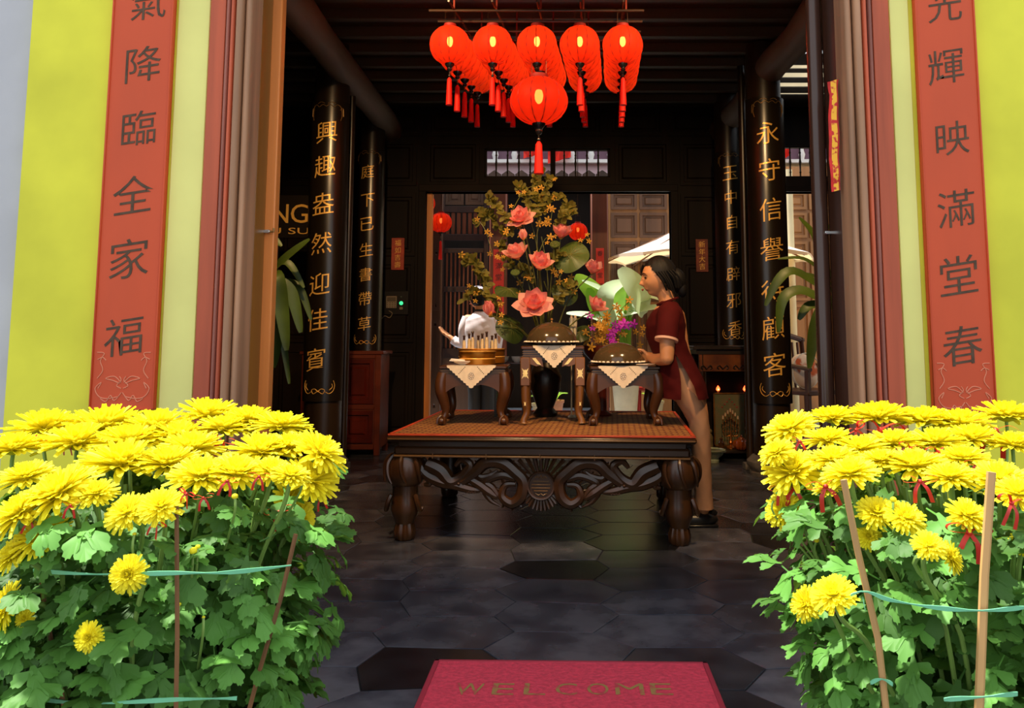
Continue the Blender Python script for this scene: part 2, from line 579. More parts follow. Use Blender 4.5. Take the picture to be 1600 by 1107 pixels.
root = thing('door_leaf', 'open dark polished door leaf with rounded edge and embroidered strip hung on it', 'door leaf', (xo_r, YL2, 0))
ox = xo_r
MB().box(0.0, 0.05, YD1 - YL2 + 0.002, 0.02, 0.02, 2.6, c=0.002).build('leaf_board', MT['post_dark'], root)
x0_, x1_ = leaf_x(1284, YL2) - ox, leaf_x(1308, YL2) - ox
MB().lathe([((x1_ - x0_) / 2 + 0.001, 0.02), ((x1_ - x0_) / 2 + 0.001, 2.6)], 24, M=Matrix.Translation(((x0_ + x1_) / 2, 0.026, 0))).build('leaf_edge', MT['post_dark'], root)
p = at(1297, 364, YL2)
MB().box(p.x - ox - 0.02, p.x - ox + 0.018, -0.010, 0.004, p.z - 0.006, p.z + 0.006, c=0.002).build('latch', MT['steel'], root)
# embroidered red and gold strip
YL = 2.64
YR = YL - 0.012
pts = [(1291, 130, 1308, 126), (1294, 150, 1307, 150), (1293, 180, 1308, 178), (1293, 215, 1309, 212), (1294, 250, 1309, 248), (1296, 280, 1310, 276), (1298, 301, 1311, 298)]
def strip_mesh(ix, y, n=4):
    m = MB()
    vs, fs = [], []
    dense = []
    for i in range(len(pts) - 1):
        for k in range(n):
            dense.append([lerp(pts[i][q], pts[i + 1][q], k / n) for q in range(4)])
    dense.append(list(pts[-1]))
    for i, q in enumerate(dense):
        wob = 0.003 * math.sin(i * 0.9)
        a = at(q[0], q[1], YL)
        b = at(q[2], q[3], YL)
        for t in ix:
            c = a.lerp(b, t)
            vs.append((c.x, y + wob + 0.004 * math.sin(t * 6), c.z))
    k = len(ix)
    for i in range(len(dense) - 1):
        for j in range(k - 1):
            fs.append((i * k + j, i * k + j + 1, (i + 1) * k + j + 1, (i + 1) * k + j))
    nv = len(vs)
    vs += [(v[0], v[1] + 0.002, v[2]) for v in vs]
    fs += [tuple(i + nv for i in f)[::-1] for f in fs]
    return m.add(vs, fs)
root = thing('embroidered_strip', 'narrow red paper strip with gold embroidery hung on the dark doorpost', 'decoration', (0, 0, 0))
mred = mat('strip_red', S('#d8201c'), 0.5, var=0.2, scale=30)
mgold = mat('strip_gold', S('#f0b028'), 0.3, 0.3, scale=60, col2=S('#c01c18'), mixlo=0.52, mixhi=0.6)
strip_mesh([0, 0.5, 1], YR).build('strip_cloth', mred, root)
strip_mesh([0.24, 0.5, 0.78], YR - 0.003).build('gold_embroidery', mgold, root)
# ---- couplet boards on the piers
def pier_board(tl, tr, bl, br, chars, label, zcut=None):
    xl, xr = at(*bl, YF).x, at(*br, YF).x
    zb = at(bl[0], bl[1], YF).z
    zt = 2.66
    cx = (xl + xr) / 2
    root = thing('couplet_board', label, 'couplet board', (cx, YF, zb))
    w = (xr - xl) / 2
    hgt = zt - zb
    # rim raised round a sunk field
    MB().box(-w, w, -0.022, -0.001, 0, hgt, c=0.004).build('board', MT['red_board'], root)
    rim = MB()
    for x0, x1, z0, z1 in ((-w, -w + 0.006, 0, hgt), (w - 0.006, w, 0, hgt), (-w, w, 0, 0.006)):
        rim.box(x0, x1, -0.027, -0.020, z0, z1, c=0.002)
    rim.build('board_rim', MT['red_board'], root)
    for c, px, py, hpx in chars:
        p = at(px, py, YF - 0.022)
        me = glyph_mesh(c, hpx / ppm(YF), 0.16, thick=0.0012)
        me.materials.append(MT['carved'])
        link('character', me, root, loc=(p.x - cx, -0.0222, p.z - zb))
    # carved bats and scrolls at the foot
    sw = w - 0.012
    lines = []
    for s_ in (-1, 1):
        lines += [[(s_ * 0.1, 0.14), (s_ * 0.5, 0.10), (s_ * 0.8, 0.14), (s_ * 0.95, 0.30), (s_ * 0.75, 0.42), (s_ * 0.85, 0.30)],
                  [(s_ * 0.02, 0.22), (s_ * 0.25, 0.06), (s_ * 0.4, 0.16), (s_ * 0.55, 0.04), (s_ * 0.75, 0.10)],
                  [(s_ * 0.9, 0.50), (s_ * 0.72, 0.66), (s_ * 0.82, 0.85), (s_ * 0.70, 1.0), (s_ * 0.95, 1.02)],
                  [(s_ * 0.05, 0.42), (s_ * 0.3, 0.54), (s_ * 0.6, 0.50), (s_ * 0.35, 0.46), (s_ * 0.1, 0.40)],
                  [(s_ * 0.04, 0.30), (s_ * 0.2, 0.36), (s_ * 0.05, 0.46), (s_ * 0.12, 0.54)],
                  [(s_ * 0.62, 0.86), (s_ * 0.75, 0.92), (s_ * 0.92, 0.88)]]
    mb = MB()
    for l in lines:
        mb.tube([(x * sw, -0.0228, 0.02 + z * sw * 1.75) for x, z in [tuple(q)[:2] for q in catmull([(a, b, 0) for a, b in l], 6)]], 0.0016, 5)
    mb.build('scroll_carving', MT['carve_line'], root)
    return root
pier_board(None, None, (145, 640), (245, 640), [('氣', 232, 4, 56), ('降', 224, 100, 58), ('臨', 217, 200, 56), ('全', 208, 304, 60), ('家', 202, 404, 62), ('福', 193, 526, 58)],
           'tall red board with dark carved characters, hung beside the orange edged door leaf')
pier_board(None, None, (1455, 655), (1553, 655), [('光', 1476, 8, 54), ('輝', 1478, 104, 56), ('映', 1488, 216, 54), ('滿', 1494, 326, 58), ('堂', 1498, 430, 60), ('春', 1504, 540, 60)],
           'tall red board with dark carved characters, hung beside the dark polished door leaf')
# ---- side walls, back wall, ceiling, roof
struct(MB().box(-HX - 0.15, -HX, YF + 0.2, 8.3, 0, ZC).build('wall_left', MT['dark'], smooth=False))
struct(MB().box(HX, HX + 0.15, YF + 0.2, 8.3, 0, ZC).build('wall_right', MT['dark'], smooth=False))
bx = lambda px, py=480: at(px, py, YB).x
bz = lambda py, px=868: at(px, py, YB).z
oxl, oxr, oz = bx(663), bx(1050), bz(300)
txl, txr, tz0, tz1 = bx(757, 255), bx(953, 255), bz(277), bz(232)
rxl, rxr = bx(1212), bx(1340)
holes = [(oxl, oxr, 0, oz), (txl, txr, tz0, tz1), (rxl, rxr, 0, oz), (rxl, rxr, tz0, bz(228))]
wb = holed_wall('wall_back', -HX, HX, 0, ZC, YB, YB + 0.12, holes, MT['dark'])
def panel(x0, x1, z0, z1, y=YB, m=None, parent=wb, d=0.018, bev=0.02):
    """raised and fielded wooden panel, a piece of the wall"""
    m = m or MT['dark']
    vs = [(x0, y, z0), (x1, y, z0), (x1, y, z1), (x0, y, z1),
          (x0, y - d, z0), (x1, y - d, z0), (x1, y - d, z1), (x0, y - d, z1)]
    a, b = 0.035, 0.012
    def ring(i, yy):
        return [(x0 + i, yy, z0 + i), (x1 - i, yy, z0 + i), (x1 - i, yy, z1 - i), (x0 + i, yy, z1 - i)]
    R = [ring(0, y), ring(0, y - d), ring(a, y - d), ring(a + 0.006, y - 0.003), ring(a + 0.03, y - 0.003), ring(a + 0.045, y - d * 0.8)]
    vs, fs = [], []
    for r in R:
        vs += r
    for i in range(len(R) - 1):
        for k in range(4):
            k2 = (k + 1) % 4
            fs.append((i * 4 + k, i * 4 + k2, i * 4 + 4 + k2, i * 4 + 4 + k))
    n = (len(R) - 1) * 4
    fs.append((n, n + 1, n + 2, n + 3))
    return MB().add(vs, fs).build('panel', m, parent, smooth=False)
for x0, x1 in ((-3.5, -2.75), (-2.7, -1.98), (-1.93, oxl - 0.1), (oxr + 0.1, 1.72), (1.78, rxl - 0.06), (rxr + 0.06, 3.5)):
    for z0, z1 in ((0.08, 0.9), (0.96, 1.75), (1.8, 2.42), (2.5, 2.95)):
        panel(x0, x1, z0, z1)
for x0, x1 in ((oxl, txl - 0.05), (txr + 0.05, oxr)):
    panel(x0, x1, 2.5, 2.95)
for i in range(6):
    x0 = oxl - 0.6 + i * 0.6
    panel(x0, x0 + 0.55, 3.0, 3.27)
# opening frames
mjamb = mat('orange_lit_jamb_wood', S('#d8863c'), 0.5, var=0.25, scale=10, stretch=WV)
f1 = struct(thing('trim_6', None, None, (0, 0, 0)))
MB().box(oxl - 0.07, oxl, YB - 0.03, YB + 0.12, 0, oz + 0.06, c=0.004).build('frame_post', MT['dark'], f1)
MB().box(oxl - 0.004, oxl + 0.05, YB + 0.06, YB + 0.16, 0, oz, c=0.004).build('frame_post', mjamb, f1)
MB().box(oxr, oxr + 0.07, YB - 0.03, YB + 0.12, 0, oz + 0.06, c=0.004).build('frame_post', MT['dark'], f1)
MB().box(oxl - 0.07, oxr + 0.07, YB - 0.035, YB + 0.12, oz, oz + 0.07, c=0.004).build('frame_head', MT['dark_h'], f1)
MB().box(oxl, oxr, YB - 0.02, YB + 0.12, 0, 0.10, c=0.004).build('threshold', MT['dark_h'], f1)
f2 = struct(thing('trim_7', None, None, (0, 0, 0)))
MB().box(rxl - 0.06, rxl, YB - 0.03, YB + 0.12, 0, oz + 0.06, c=0.004).build('frame_post', MT['dark'], f2)
MB().box(rxr, rxr + 0.06, YB - 0.03, YB + 0.12, 0, oz + 0.06, c=0.004).build('frame_post', MT['dark'], f2)
MB().box(rxl - 0.06, rxr + 0.06, YB - 0.03, YB + 0.12, oz, oz + 0.05, c=0.004).build('frame_head', MT['dark_h'], f2)
# transom windows with turned iron bars
mbar = mat('dark_turned_bar', (0.05, 0.035, 0.02), 0.3, 0.3)
def transom(nm, x0, x1, z0, z1, n, wide=None):
    w = struct(thing(nm, None, None, ((x0 + x1) / 2, YB + 0.05, z0)))
    hw, hh = (x1 - x0) / 2, z1 - z0
    fr = MB()
    for a in ((-hw, -hw + 0.02, 0, hh), (hw - 0.02, hw, 0, hh), (-hw, hw, 0, 0.015), (-hw, hw, hh - 0.012, hh)):
        fr.box(a[0], a[1], -0.03, 0.03, a[2], a[3], c=0.002)
    fr.build('window_frame', MT['dark_h'], w)
    prof = [(0.008, 0), (0.008, 0.05), (0.013, 0.06), (0.008, 0.07), (0.009, hh * 0.4), (0.014, hh * 0.5), (0.009, hh * 0.6), (0.008, hh - 0.07), (0.013, hh - 0.06), (0.008, hh - 0.05), (0.008, hh)]
    bm_ = MB().lathe(prof, 8).mesh('window_bar', mbar)
    for i in range(n):
        x = -hw + (2 * hw) * (i + 1) / (n + 1)
        if wide is not None and i == wide:
            MB().box(x - 0.025, x + 0.025, -0.03, 0.03, 0, hh, c=0.003).build('window_post', MT['dark'], w)
            continue
        link('window_bar', bm_, w, loc=(x, 0, 0))
transom('window_1', txl, txr, tz0, tz1, 10, 5)
transom('window_2', rxl, rxr, tz0, bz(228), 7)
# ceiling boards with joists; on the open side the boards leave bright gaps
ceil = struct(MB().box(-HX, 1.78, YF + 0.1, 8.15, ZC, ZC + 0.08).build('ceiling', MT['ceil'], smooth=False))
cr = MB()
gaps = []
for py in (82, 105, 118, 133, 147):
    d = ray(1245, py)
    gaps.append((d * ((ZC - H) / d.z)).y)
ys = [YF + 0.1]
gw = [0.045, 0.05, 0.07, 0.065, 0.025]
for g, w_ in zip(gaps, gw):
    cr.box(1.78, HX, ys[-1], g - w_, ZC, ZC + 0.008)
    ys.append(g + w_)
cr.box(1.78, HX, ys[-1], 8.15, ZC, ZC + 0.008)
cr.build('ceiling_board', MT['ceil'], ceil, smooth=False)
jm = MB().box(-HX, 1.76, -0.03, 0.03, -0.075, 0, c=0.004).mesh('joist', MT['ceil'])
for i in range(14):
    link('joist', jm, ceil, loc=(0, 3.1 + i * 0.33, ZC))
struct(MB().box(-5, 5, 2.2, YF + 0.3, 3.6, 3.7).build('roof_eave', MT['ceil'], smooth=False))
struct(MB().box(-5, 5, YF + 0.19, YF + 0.3, ZC, 3.7).build('wall_front_top', MT['ceil'], smooth=False))
# round beams over the columns
for nm, X, pyc in (('ceiling_beam', at(535, 130, 6.07).x + 0.03, 120), ('ceiling_beam', at(1200, 130, 6.07).x, 120)):
    z = at(535, 118, 6.07).z + 0.02
    pts_ = [(X + 0.012 * math.sin(k * 1.7), YF + 0.25 + k * 0.5, z + 0.008 * math.sin(k * 2.3)) for k in range(11)]
    struct(MB().tube(pts_, [0.115 + 0.008 * math.sin(k * 2.1) for k in range(11)], 16).build(nm, MT['beam']))
struct(MB().box(-HX, HX, 8.40, 8.48, 3.2, 3.29, c=0.006).build('ceiling_beam', MT['dark_h']))
# ================================================================== columns with couplet boards
def column(px, Y, r, label, group=None):
    X = at(px, 540, Y).x
    root = thing('wooden_column', label, 'column', (X, Y, 0), 0, 'round columns of the hall')
    MB().lathe([(r, 0.14), (r * 1.02, 1.2), (r * 0.97, ZC - 0.02)], 28).build('shaft', MT['column'], root)
    MB().lathe([(r * 1.25, 0), (r * 1.28, 0.02), (r * 1.18, 0.03), (r * 1.42, 0.07), (r * 1.42, 0.10), (r * 1.12, 0.14), (r * 1.0, 0.145)], 28).build('stone_base', MT['stone'], root)
    return root
def col_board(px, Y, r, chars, ytop, ybot, label, hpx, zoff=0.02):
    X = at(px, 540, Y).x
    R = r + 0.018
    yf = Y - R
    zt, zb = at(px, ytop, yf).z, at(px, ybot, yf).z
    root = thing('column_couplet', label, 'couplet board', (X, Y, zb))
    hgt = zt - zb
    a0, a1 = math.radians(180 + 14), math.radians(360 - 14)
    n = 24
    b = MB()
    vs, fs = [], []
    for rr in (R, R - 0.016):
        for k in range(n + 1):
            a = a0 + (a1 - a0) * k / n
            for z in (0, hgt):
                vs.append((rr * math.cos(a), rr * math.sin(a), z))
    m = 2 * (n + 1)
    for k in range(n):
        i = 2 * k
        fs += [(i, i + 2, i + 3, i + 1), (m + i, m + i + 1, m + i + 3, m + i + 2), (i, m + i, m + i + 2, i + 2), (i + 1, i + 3, m + i + 3, m + i + 1)]
    fs += [(0, 1, m + 1, m), (2 * n, m + 2 * n, m + 2 * n + 1, 2 * n + 1)]
    b.add(vs, fs).build('board', MT['lacquer'], root)
    hh = hpx / ppm(yf)
    for c, cx, cy in chars:
        p = at(cx, cy, yf)
        me = glyph_mesh(c, hh, 0.16, cyl=R + 0.0008, thick=0.0025)
        me.materials.append(MT['gold'])
        # turned round the shaft to where it is carved
        link('character', me, root, loc=(0, 0, p.z - zb), rot=(0, 0, math.asin(max(-0.9, min(0.9, (p.x - X) / R)))))
    def orn(lines, zc, s, m):
        t = MB()
        for l in lines:
            q = catmull([(a, bb, 0) for a, bb in l], 5)
            t.tube([((R + 0.002) * math.sin(v.x * s / R), -(R + 0.002) * math.cos(v.x * s / R), zc + v.y * s) for v in q], 0.0022, 5)
        t.build('scroll_ornament', m, root)
    top, bot = [], []
    for s_ in (-1, 1):
        top += [[(0, 0.0), (s_ * 0.25, 0.12), (s_ * 0.5, -0.02), (s_ * 0.7, 0.14), (s_ * 0.95, 0.0), (s_ * 1.05, -0.5), (s_ * 0.95, -0.9)],
                [(s_ * 0.1, 0.2), (s_ * 0.35, 0.3), (s_ * 0.6, 0.2)], [(s_ * 0.9, -0.2), (s_ * 1.1, -0.05), (s_ * 1.15, -0.6)]]
        bot += [[(0, 0), (s_ * 0.2, 0.18), (s_ * 0.42, 0.10), (s_ * 0.3, -0.12), (s_ * 0.1, -0.02), (s_ * -0.15, 0.16)],
                [(s_ * 0.45, 0.0), (s_ * 0.7, -0.12), (s_ * 0.95, 0.05), (s_ * 1.05, 0.4), (s_ * 0.95, 0.7)],
                [(s_ * 0.7, 0.1), (s_ * 0.9, 0.3), (s_ * 0.85, 0.5)]]
    orn(top, hgt - 0.05, R * 0.75, MT['dull_gold'])
    orn(bot, 0.07, R * 0.75, MT['gold'])
    return root
column(508, 6.07, 0.135, 'dark round column on a stone base, nearer one beside the golden letter sign')
column(1203, 6.07, 0.135, 'dark round column beside the small altar table, crossed by palm leaves')
column(574, 7.42, 0.12, 'dark round column standing behind the reddish panelled cabinet')
column(1143, 7.42, 0.12, 'dark round column standing behind the small altar table')
col_board(508, 6.07, 0.135, [('興', 510, 206), ('趣', 507, 259), ('盎', 504, 318), ('然', 501, 380), ('迎', 498, 444), ('佳', 495, 500), ('賓', 492, 562)], 156, 628,
          'black lacquered board with seven large gilt characters on the column near the golden sign', 34)
col_board(1203, 6.07, 0.135, [('永', 1200, 207), ('守', 1203, 265), ('信', 1205, 327), ('譽', 1207, 389), ('待', 1208, 455), ('顧', 1209, 512), ('客', 1211, 570)], 150, 632,
          'black lacquered board with seven large gilt characters, partly crossed by palm leaves', 36)
col_board(574, 7.42, 0.12, [('庭', 574, 268), ('下', 574, 313), ('已', 573, 350), ('生', 572, 390), ('書', 571, 429), ('帶', 570, 467), ('草', 569, 506)], 232, 548,
          'black lacquered board with smaller gilt characters on the column behind the cabinet', 21)
col_board(1143, 7.42, 0.12, [('玉', 1141, 270), ('中', 1142, 308), ('自', 1144, 347), ('有', 1145, 386), ('辟', 1146, 428), ('邪', 1147, 470), ('香', 1149, 513)], 236, 540,
          'black lacquered board with smaller gilt characters above the altar table', 22)
# slim partition posts standing beside the near columns
for px, lab in ((540, 'slim polished post beside the column near the golden sign'), (1168, 'slim dark post between the altar table and the palm-crossed column')):
    X = at(px, 540, 6.3).x
    root = thing('partition_post', lab, 'post', (X, 6.3, 0))
    MB().lathe([(0.028, 0.05), (0.028, ZC - 0.1)], 16).build('post_shaft', MT['column'], root)
    MB().box(-0.05, 0.05, -0.05, 0.05, 0, 0.05, c=0.004).build('post_foot', MT['stone'], root)
# ================================================================== cabinet, altar, sign, wall fittings
mcab = mat('reddish_cabinet_wood', S('#602610'), 0.35, var=0.35, scale=7, stretch=WX)
mcabr = mat('red_cabinet_panel', S('#50160a'), 0.3, var=0.3, scale=5)
YC = 7.0
c0, c1 = at(470, 600, YC).x, at(596, 600, YC).x
zt = at(570, 549, YC).z
root = thing('panelled_cabinet', 'low reddish panelled cabinet standing behind the column near the golden sign', 'cabinet', ((c0 + c1) / 2, YC, 0))
hw = (c1 - c0) / 2
MB().box(-hw + 0.01, hw - 0.01, 0.0, 0.36, 0.06, zt - 0.03).build('body', mcab, root, smooth=False)
MB().box(-hw - 0.015, hw + 0.015, -0.02, 0.38, zt - 0.03, zt, c=0.006).build('cabinet_top', mcab, root)
for x in (-hw + 0.03, hw - 0.03):
    MB().box(x - 0.025, x + 0.025, -0.01, 0.03, 0, zt - 0.03, c=0.004).build('stile', mcab, root)
    MB().box(x - 0.025, x + 0.025, 0.32, 0.36, 0, 0.06).build('foot', mcab, root)
dw = hw - 0.055
for k in (0, 1):
    xa = -dw + k * dw
    for z0, z1, nm in ((0.44, zt - 0.07, 'door'), (0.11, 0.38, 'drawer')):
        d = panel(xa + 0.01, xa + dw - 0.01, z0, z1, 0.0, mcabr, root, 0.02)
        d.name = nm
        MB().ball((xa + (dw - 0.04 if k == 0 else 0.04), -0.026, (z0 + z1) / 2), 0.01, 8, 6).build('knob', MT['dull_gold'], d)
for z in (0.05, 0.39, zt - 0.065):
    MB().box(-dw, dw, -0.008, 0.02, z, z + 0.045, c=0.004).build('rail', mcab, root)
# altar table by the far column
YA = 6.72
a0, a1 = at(1093, 600, YA).x, at(1192, 600, YA).x
zt = at(1140, 541, YA).z
zp0, zp1 = at(1140, 581, YA).z, at(1140, 554, YA).z
acx, hw = (a0 + a1) / 2, (a1 - a0) / 2
root = thing('altar_table', 'tall dark altar table with an orange brown carved apron, beside the palm-crossed column', 'altar table', (acx, YA, 0))
mapron = mat('orange_brown_lacquer', S('#a85c20'), 0.35, var=0.5, scale=9, col2=S('#52260c'))
MB().box(-hw - 0.05, hw + 0.05, -0.03, 0.5, zt - 0.03, zt, c=0.005).build('tabletop', MT['column'], root)
MB().box(-hw, hw, 0.0, 0.02, zp0, zp1, c=0.004).build('apron', mapron, root)
MB().box(-hw - 0.02, hw + 0.02, -0.005, 0.45, zp1, zt - 0.03).build('frieze', MT['column'], root, smooth=False)
sc_ = MB()
for k in range(4):
    x = -hw + 0.06 + k * (2 * hw - 0.12) / 3
    for s_ in (-1, 1):
        sc_.tube(catmull([(x, -0.003, zp0 + 0.02), (x + s_ * 0.03, -0.004, zp0 + 0.05), (x + s_ * 0.045, -0.004, zp0 + 0.03), (x + s_ * 0.03, -0.004, zp0 + 0.02)], 5), 0.006, 6)
sc_.build('apron_carving', MT['column'], root)
for x in (-hw + 0.03, hw - 0.03):
    for y in (0.03, 0.43):
        MB().tube([(x, y, 0), (x, y, 0.04), (x, y, zt - 0.03)], [0.04, 0.03, 0.032], 8).build('leg', MT['column'], root)
MB().box(-hw, hw, 0.44, 0.455, 0.0, zt - 0.03).build('back_panel', MT['dark'], root, smooth=False)
MB().box(-hw + 0.02, hw - 0.02, 0.02, 0.44, 0.055, 0.075, c=0.003).build('shelf', MT['column'], root)
ZS = 0.075
# little altar lamps, framed picture, candelabrum, jars, bowl
mflame = mat('red_lamp_glow', (0.9, 0.1, 0.02), 0.4, emit=(1.0, 0.10, 0.02), estr=5.0)
mflame2 = mat('lamp_glow_core', (1.0, 0.6, 0.2), 0.4, emit=(1.0, 0.45, 0.15), estr=9.0)
for px, lab in ((1122, 'small red altar lamp beside the white trousers, above a framed picture'), (1164, 'small red altar lamp above the picture, next to the palm-crossed column')):
    p = at(px, 609, YA + 0.38)
    r2 = thing('altar_lamp', lab, 'lamp', (p.x, YA + 0.38, ZS), 0, 'red altar lamps')
    h = p.z - ZS
    MB().lathe([(0.022, 0), (0.022, 0.01), (0.006, 0.02), (0.005, h - 0.03), (0.014, h - 0.022), (0.014, h - 0.014)], 12).build('stand', MT['dull_gold'], r2)
    MB().lathe([(0.008, h - 0.014), (0.018, h), (0.015, h + 0.014), (0.004, h + 0.032), (0, h + 0.035)], 12).build('bulb', mflame, r2)
    MB().ball((0, -0.012, h + 0.002), 0.007, 8, 6).build('bulb_filament', mflame2, r2)
pl, pr = at(1115, 660, YA + 0.3), at(1166, 660, YA + 0.3)
pz = at(1140, 614, YA + 0.3).z
r2 = thing('framed_picture', 'small framed faded picture standing under the altar table', 'picture', ((pl.x + pr.x) / 2, YA + 0.3, ZS))
w = (pr.x - pl.x) / 2
mpic = mat('faded_picture', S('#947c4c'), 0.6, var=0.4, scale=22, col2=S('#5c6440'))
mfr = mat('thin_gilt_frame', S('#7a4e1a'), 0.4, 0.3, var=0.3, scale=30)
MB().box(-w + 0.01, w - 0.01, 0, 0.012, 0.01, pz - ZS - 0.01).build('picture', mpic, r2, smooth=False)
fm = MB()
hz = pz - ZS
for a in ((-w, -w + 0.014, 0, hz), (w - 0.014, w, 0, hz), (-w, w, 0, 0.014), (-w, w, hz - 0.014, hz)):
    fm.box(a[0], a[1], -0.008, 0.014, a[2], a[3], c=0.003)
fm.build('frame', mfr, r2)
pb = MB()
for k in range(7):
    for s_ in (-1, 1):
        pb.ball((s_ * w * 0.15 * (k % 4), -0.002, hz * (0.88 - 0.05 * k)), 0.01, 6, 4, sc3=(1, 0.2, 0.8))
pb.build('painted_blossom', mat('painted_blossom', S('#8a3c28'), 0.6), r2)
p = at(1142, 690, YA + 0.18)
r2 = thing('candelabrum', 'brass candelabrum with a row of beaded arms in front of the framed picture', 'candelabrum', (p.x, YA + 0.18, ZS))
mbrass = mat('old_brass', S('#a8672c'), 0.3, 0.8)
MB().lathe([(0.04, 0), (0.042, 0.01), (0.012, 0.03), (0.02, 0.05), (0.009, 0.08), (0.009, 0.13)], 16).build('foot', mbrass, r2)
hzs = [0.24, 0.265, 0.285, 0.30, 0.285, 0.265, 0.24]
for k in range(7):
    x = (k - 3) * 0.021
    a = MB().tube(catmull([(0, 0, 0.11), (x * 0.7, 0, 0.10), (x, 0, 0.13), (x, 0, hzs[k])], 4), 0.003, 6)
    for q in range(4):
        a.ball((x, 0, 0.14 + q * (hzs[k] - 0.14) / 3), 0.0075, 8, 5)
    a.build('arm', mbrass, r2)
    MB().lathe([(0.006, hzs[k]), (0.008, hzs[k] + 0.01), (0.006, hzs[k] + 0.03), (0, hzs[k] + 0.033)], 8, M=Matrix.Translation((x, 0, 0))).build('candle', mat('candle_wax', S('#d8b890'), 0.5), r2)
p = at(1161, 692, YA + 0.02)
r2 = thing('melon_jar', 'orange brown ribbed melon-shaped jar with lid below the altar table', 'jar', (p.x, YA + 0.08, ZS))
mjar = mat('orange_ribbed_glaze', S('#8a4216'), 0.25, var=0.2, scale=12)
MB().lathe([(0.03, 0), (0.055, 0.012), (0.07, 0.045), (0.062, 0.075), (0.03, 0.09)], 40, lobes=10, amp=0.22).build('jar_body', mjar, r2)
MB().lathe([(0.03, 0.088), (0.026, 0.1), (0.006, 0.106), (0.009, 0.118), (0, 0.124)], 20).build('lid', mjar, r2)
p = onz(1112, 722, 0)
r2 = thing('celadon_bowl', 'pale green footed bowl on the floor behind the white trousers', 'bowl', (p.x, p.y - 0.02, 0))
mcel = mat('celadon_glaze', S('#8c9478'), 0.3, var=0.1, scale=6)
MB().lathe([(0.055, 0), (0.058, 0.02), (0.05, 0.03), (0.085, 0.06), (0.105, 0.095), (0.112, 0.1), (0.108, 0.104), (0.098, 0.095), (0.06, 0.05), (0, 0.045)], 32).build('bowl_body', mcel, r2)
MB().lathe([(0.112, 0.088), (0.116, 0.091), (0.112, 0.094)], 32).build('rim_band', mat('bowl_rim', S('#5a5c40'), 0.4), r2)
mfig = mat('dark_glazed_figure', S('#4a2e18'), 0.2, var=0.4, scale=20)
mfigp = mat('pale_glazed_figure', S('#7c6c48'), 0.3, var=0.3, scale=20)
for i, (px, hh, mm, lab) in enumerate(((1110, 0.16, mfigp, 'small pale seated figurine at the picture side next to the white trousers'), (1170, 0.19, mfigp, 'small pale standing figurine between the picture and the column'),
                                (1124, 0.10, mfig, 'small dark glossy figurine in front of the picture above the green bowl'), (1178, 0.12, mfig, 'small dark figurine behind the ribbed melon jar'))):
    p = at(px, 690, YA + 0.2)
    r2 = thing('figurine', lab, 'figurine', (p.x, YA + (0.22 if i < 2 else 0.12), ZS), 0, 'altar figurines')
    MB().lathe([(0.024, 0), (0.028, hh * 0.12), (0.024, hh * 0.3), (0.028, hh * 0.55), (0.014, hh * 0.72), (0.010, hh * 0.75)], 14).build('robe', mm, r2)
    MB().ball((0, 0, hh * 0.86), hh * 0.13, 10, 8).build('head', mm, r2)
# gold letter sign beside the column
YS = 6.55
zl = at(450, 334, YS)
sx0, sx1 = at(380, 340, YS).x, at(484, 340, YS).x
root = thing('letter_sign', 'black sign with gold letters N G over smaller letters, beside the column', 'sign', ((sx0 + sx1) / 2, YS, at(450, 372, YS).z))
bz_ = root.location.z
MB().box(sx0 - root.location.x, sx1 - root.location.x, 0, 0.03, 0, at(450, 305, YS).z - bz_, c=0.003).build('board', MT['lacquer'], root)
MB().box(-0.02, 0.02, 0.01, 0.03, -bz_, 0.01).build('sign_post', MT['column'], root, smooth=False)
MB().box(-0.12, 0.12, -0.06, 0.1, -bz_, -bz_ + 0.03, c=0.004).build('sign_foot', MT['column'], root)
for c, px, wpx in (('N', 438, 26), ('G', 468, 27)):
    p = at(px, 334, YS)
    me = glyph_mesh(c, 30 / ppm(YS), 0.0, thick=0.004, w=wpx / ppm(YS))
    me.materials.append(MT['gold'])
    link('letter', me, root, loc=(p.x - root.location.x, -0.0005, p.z - bz_))
p = at(452, 361, YS)
vs, fs, gw, gh = GLYPHS['U SU']
me = MB().add([(x * 62 / ppm(YS) / gw, -0.001, y * 10 / ppm(YS) / gh) for x, y in vs], fs).mesh('small_letters', MT['gold'], smooth=False)
tag(link('small_letters', me, root, loc=(p.x - root.location.x, 0, p.z - bz_)), kind='stuff')
# small red paper plaques and the switch panel on the back wall
mpl = mat('red_paper_plaque', S('#a83a1e'), 0.6, var=0.25, scale=14)
mpl2 = mat('brown_red_plaque', S('#7c3418'), 0.6, var=0.25, scale=14)
for (l, r, t, b), chars, m_, lab in (((612, 631, 372, 422), '福如吉壽', mpl, 'small red paper plaque with gilt characters on the wall above the switch panel'),
                                     ((1087, 1107, 374, 425), '新年大吉', mpl2, 'small brown red plaque with gilt characters on the wall behind the woman')):
    pa, pb_ = at(l, t, YB - 0.03), at(r, b, YB - 0.03)
    root = thing('wall_plaque', lab, 'plaque', ((pa.x + pb_.x) / 2, YB - 0.019, pb_.z))
    w, hgt = (pb_.x - pa.x) / 2, pa.z - pb_.z
    MB().box(-w, w, -0.012, 0, 0, hgt, c=0.002).build('plaque_board', m_, root)
    for i, c in enumerate(chars):
        me = glyph_mesh(c, hgt * 0.19, 0.1, thick=0.001)
        me.materials.append(MT['gold'])
        link('character', me, root, loc=(0, -0.0122, hgt * (0.84 - 0.225 * i)))
pa, pb_ = at(600, 455, YB - 0.03), at(638, 492, YB - 0.03)
root = thing('switch_panel', 'dark switch panel with a grey keypad and glowing green button', 'switch panel', ((pa.x + pb_.x) / 2, YB - 0.019, pb_.z))
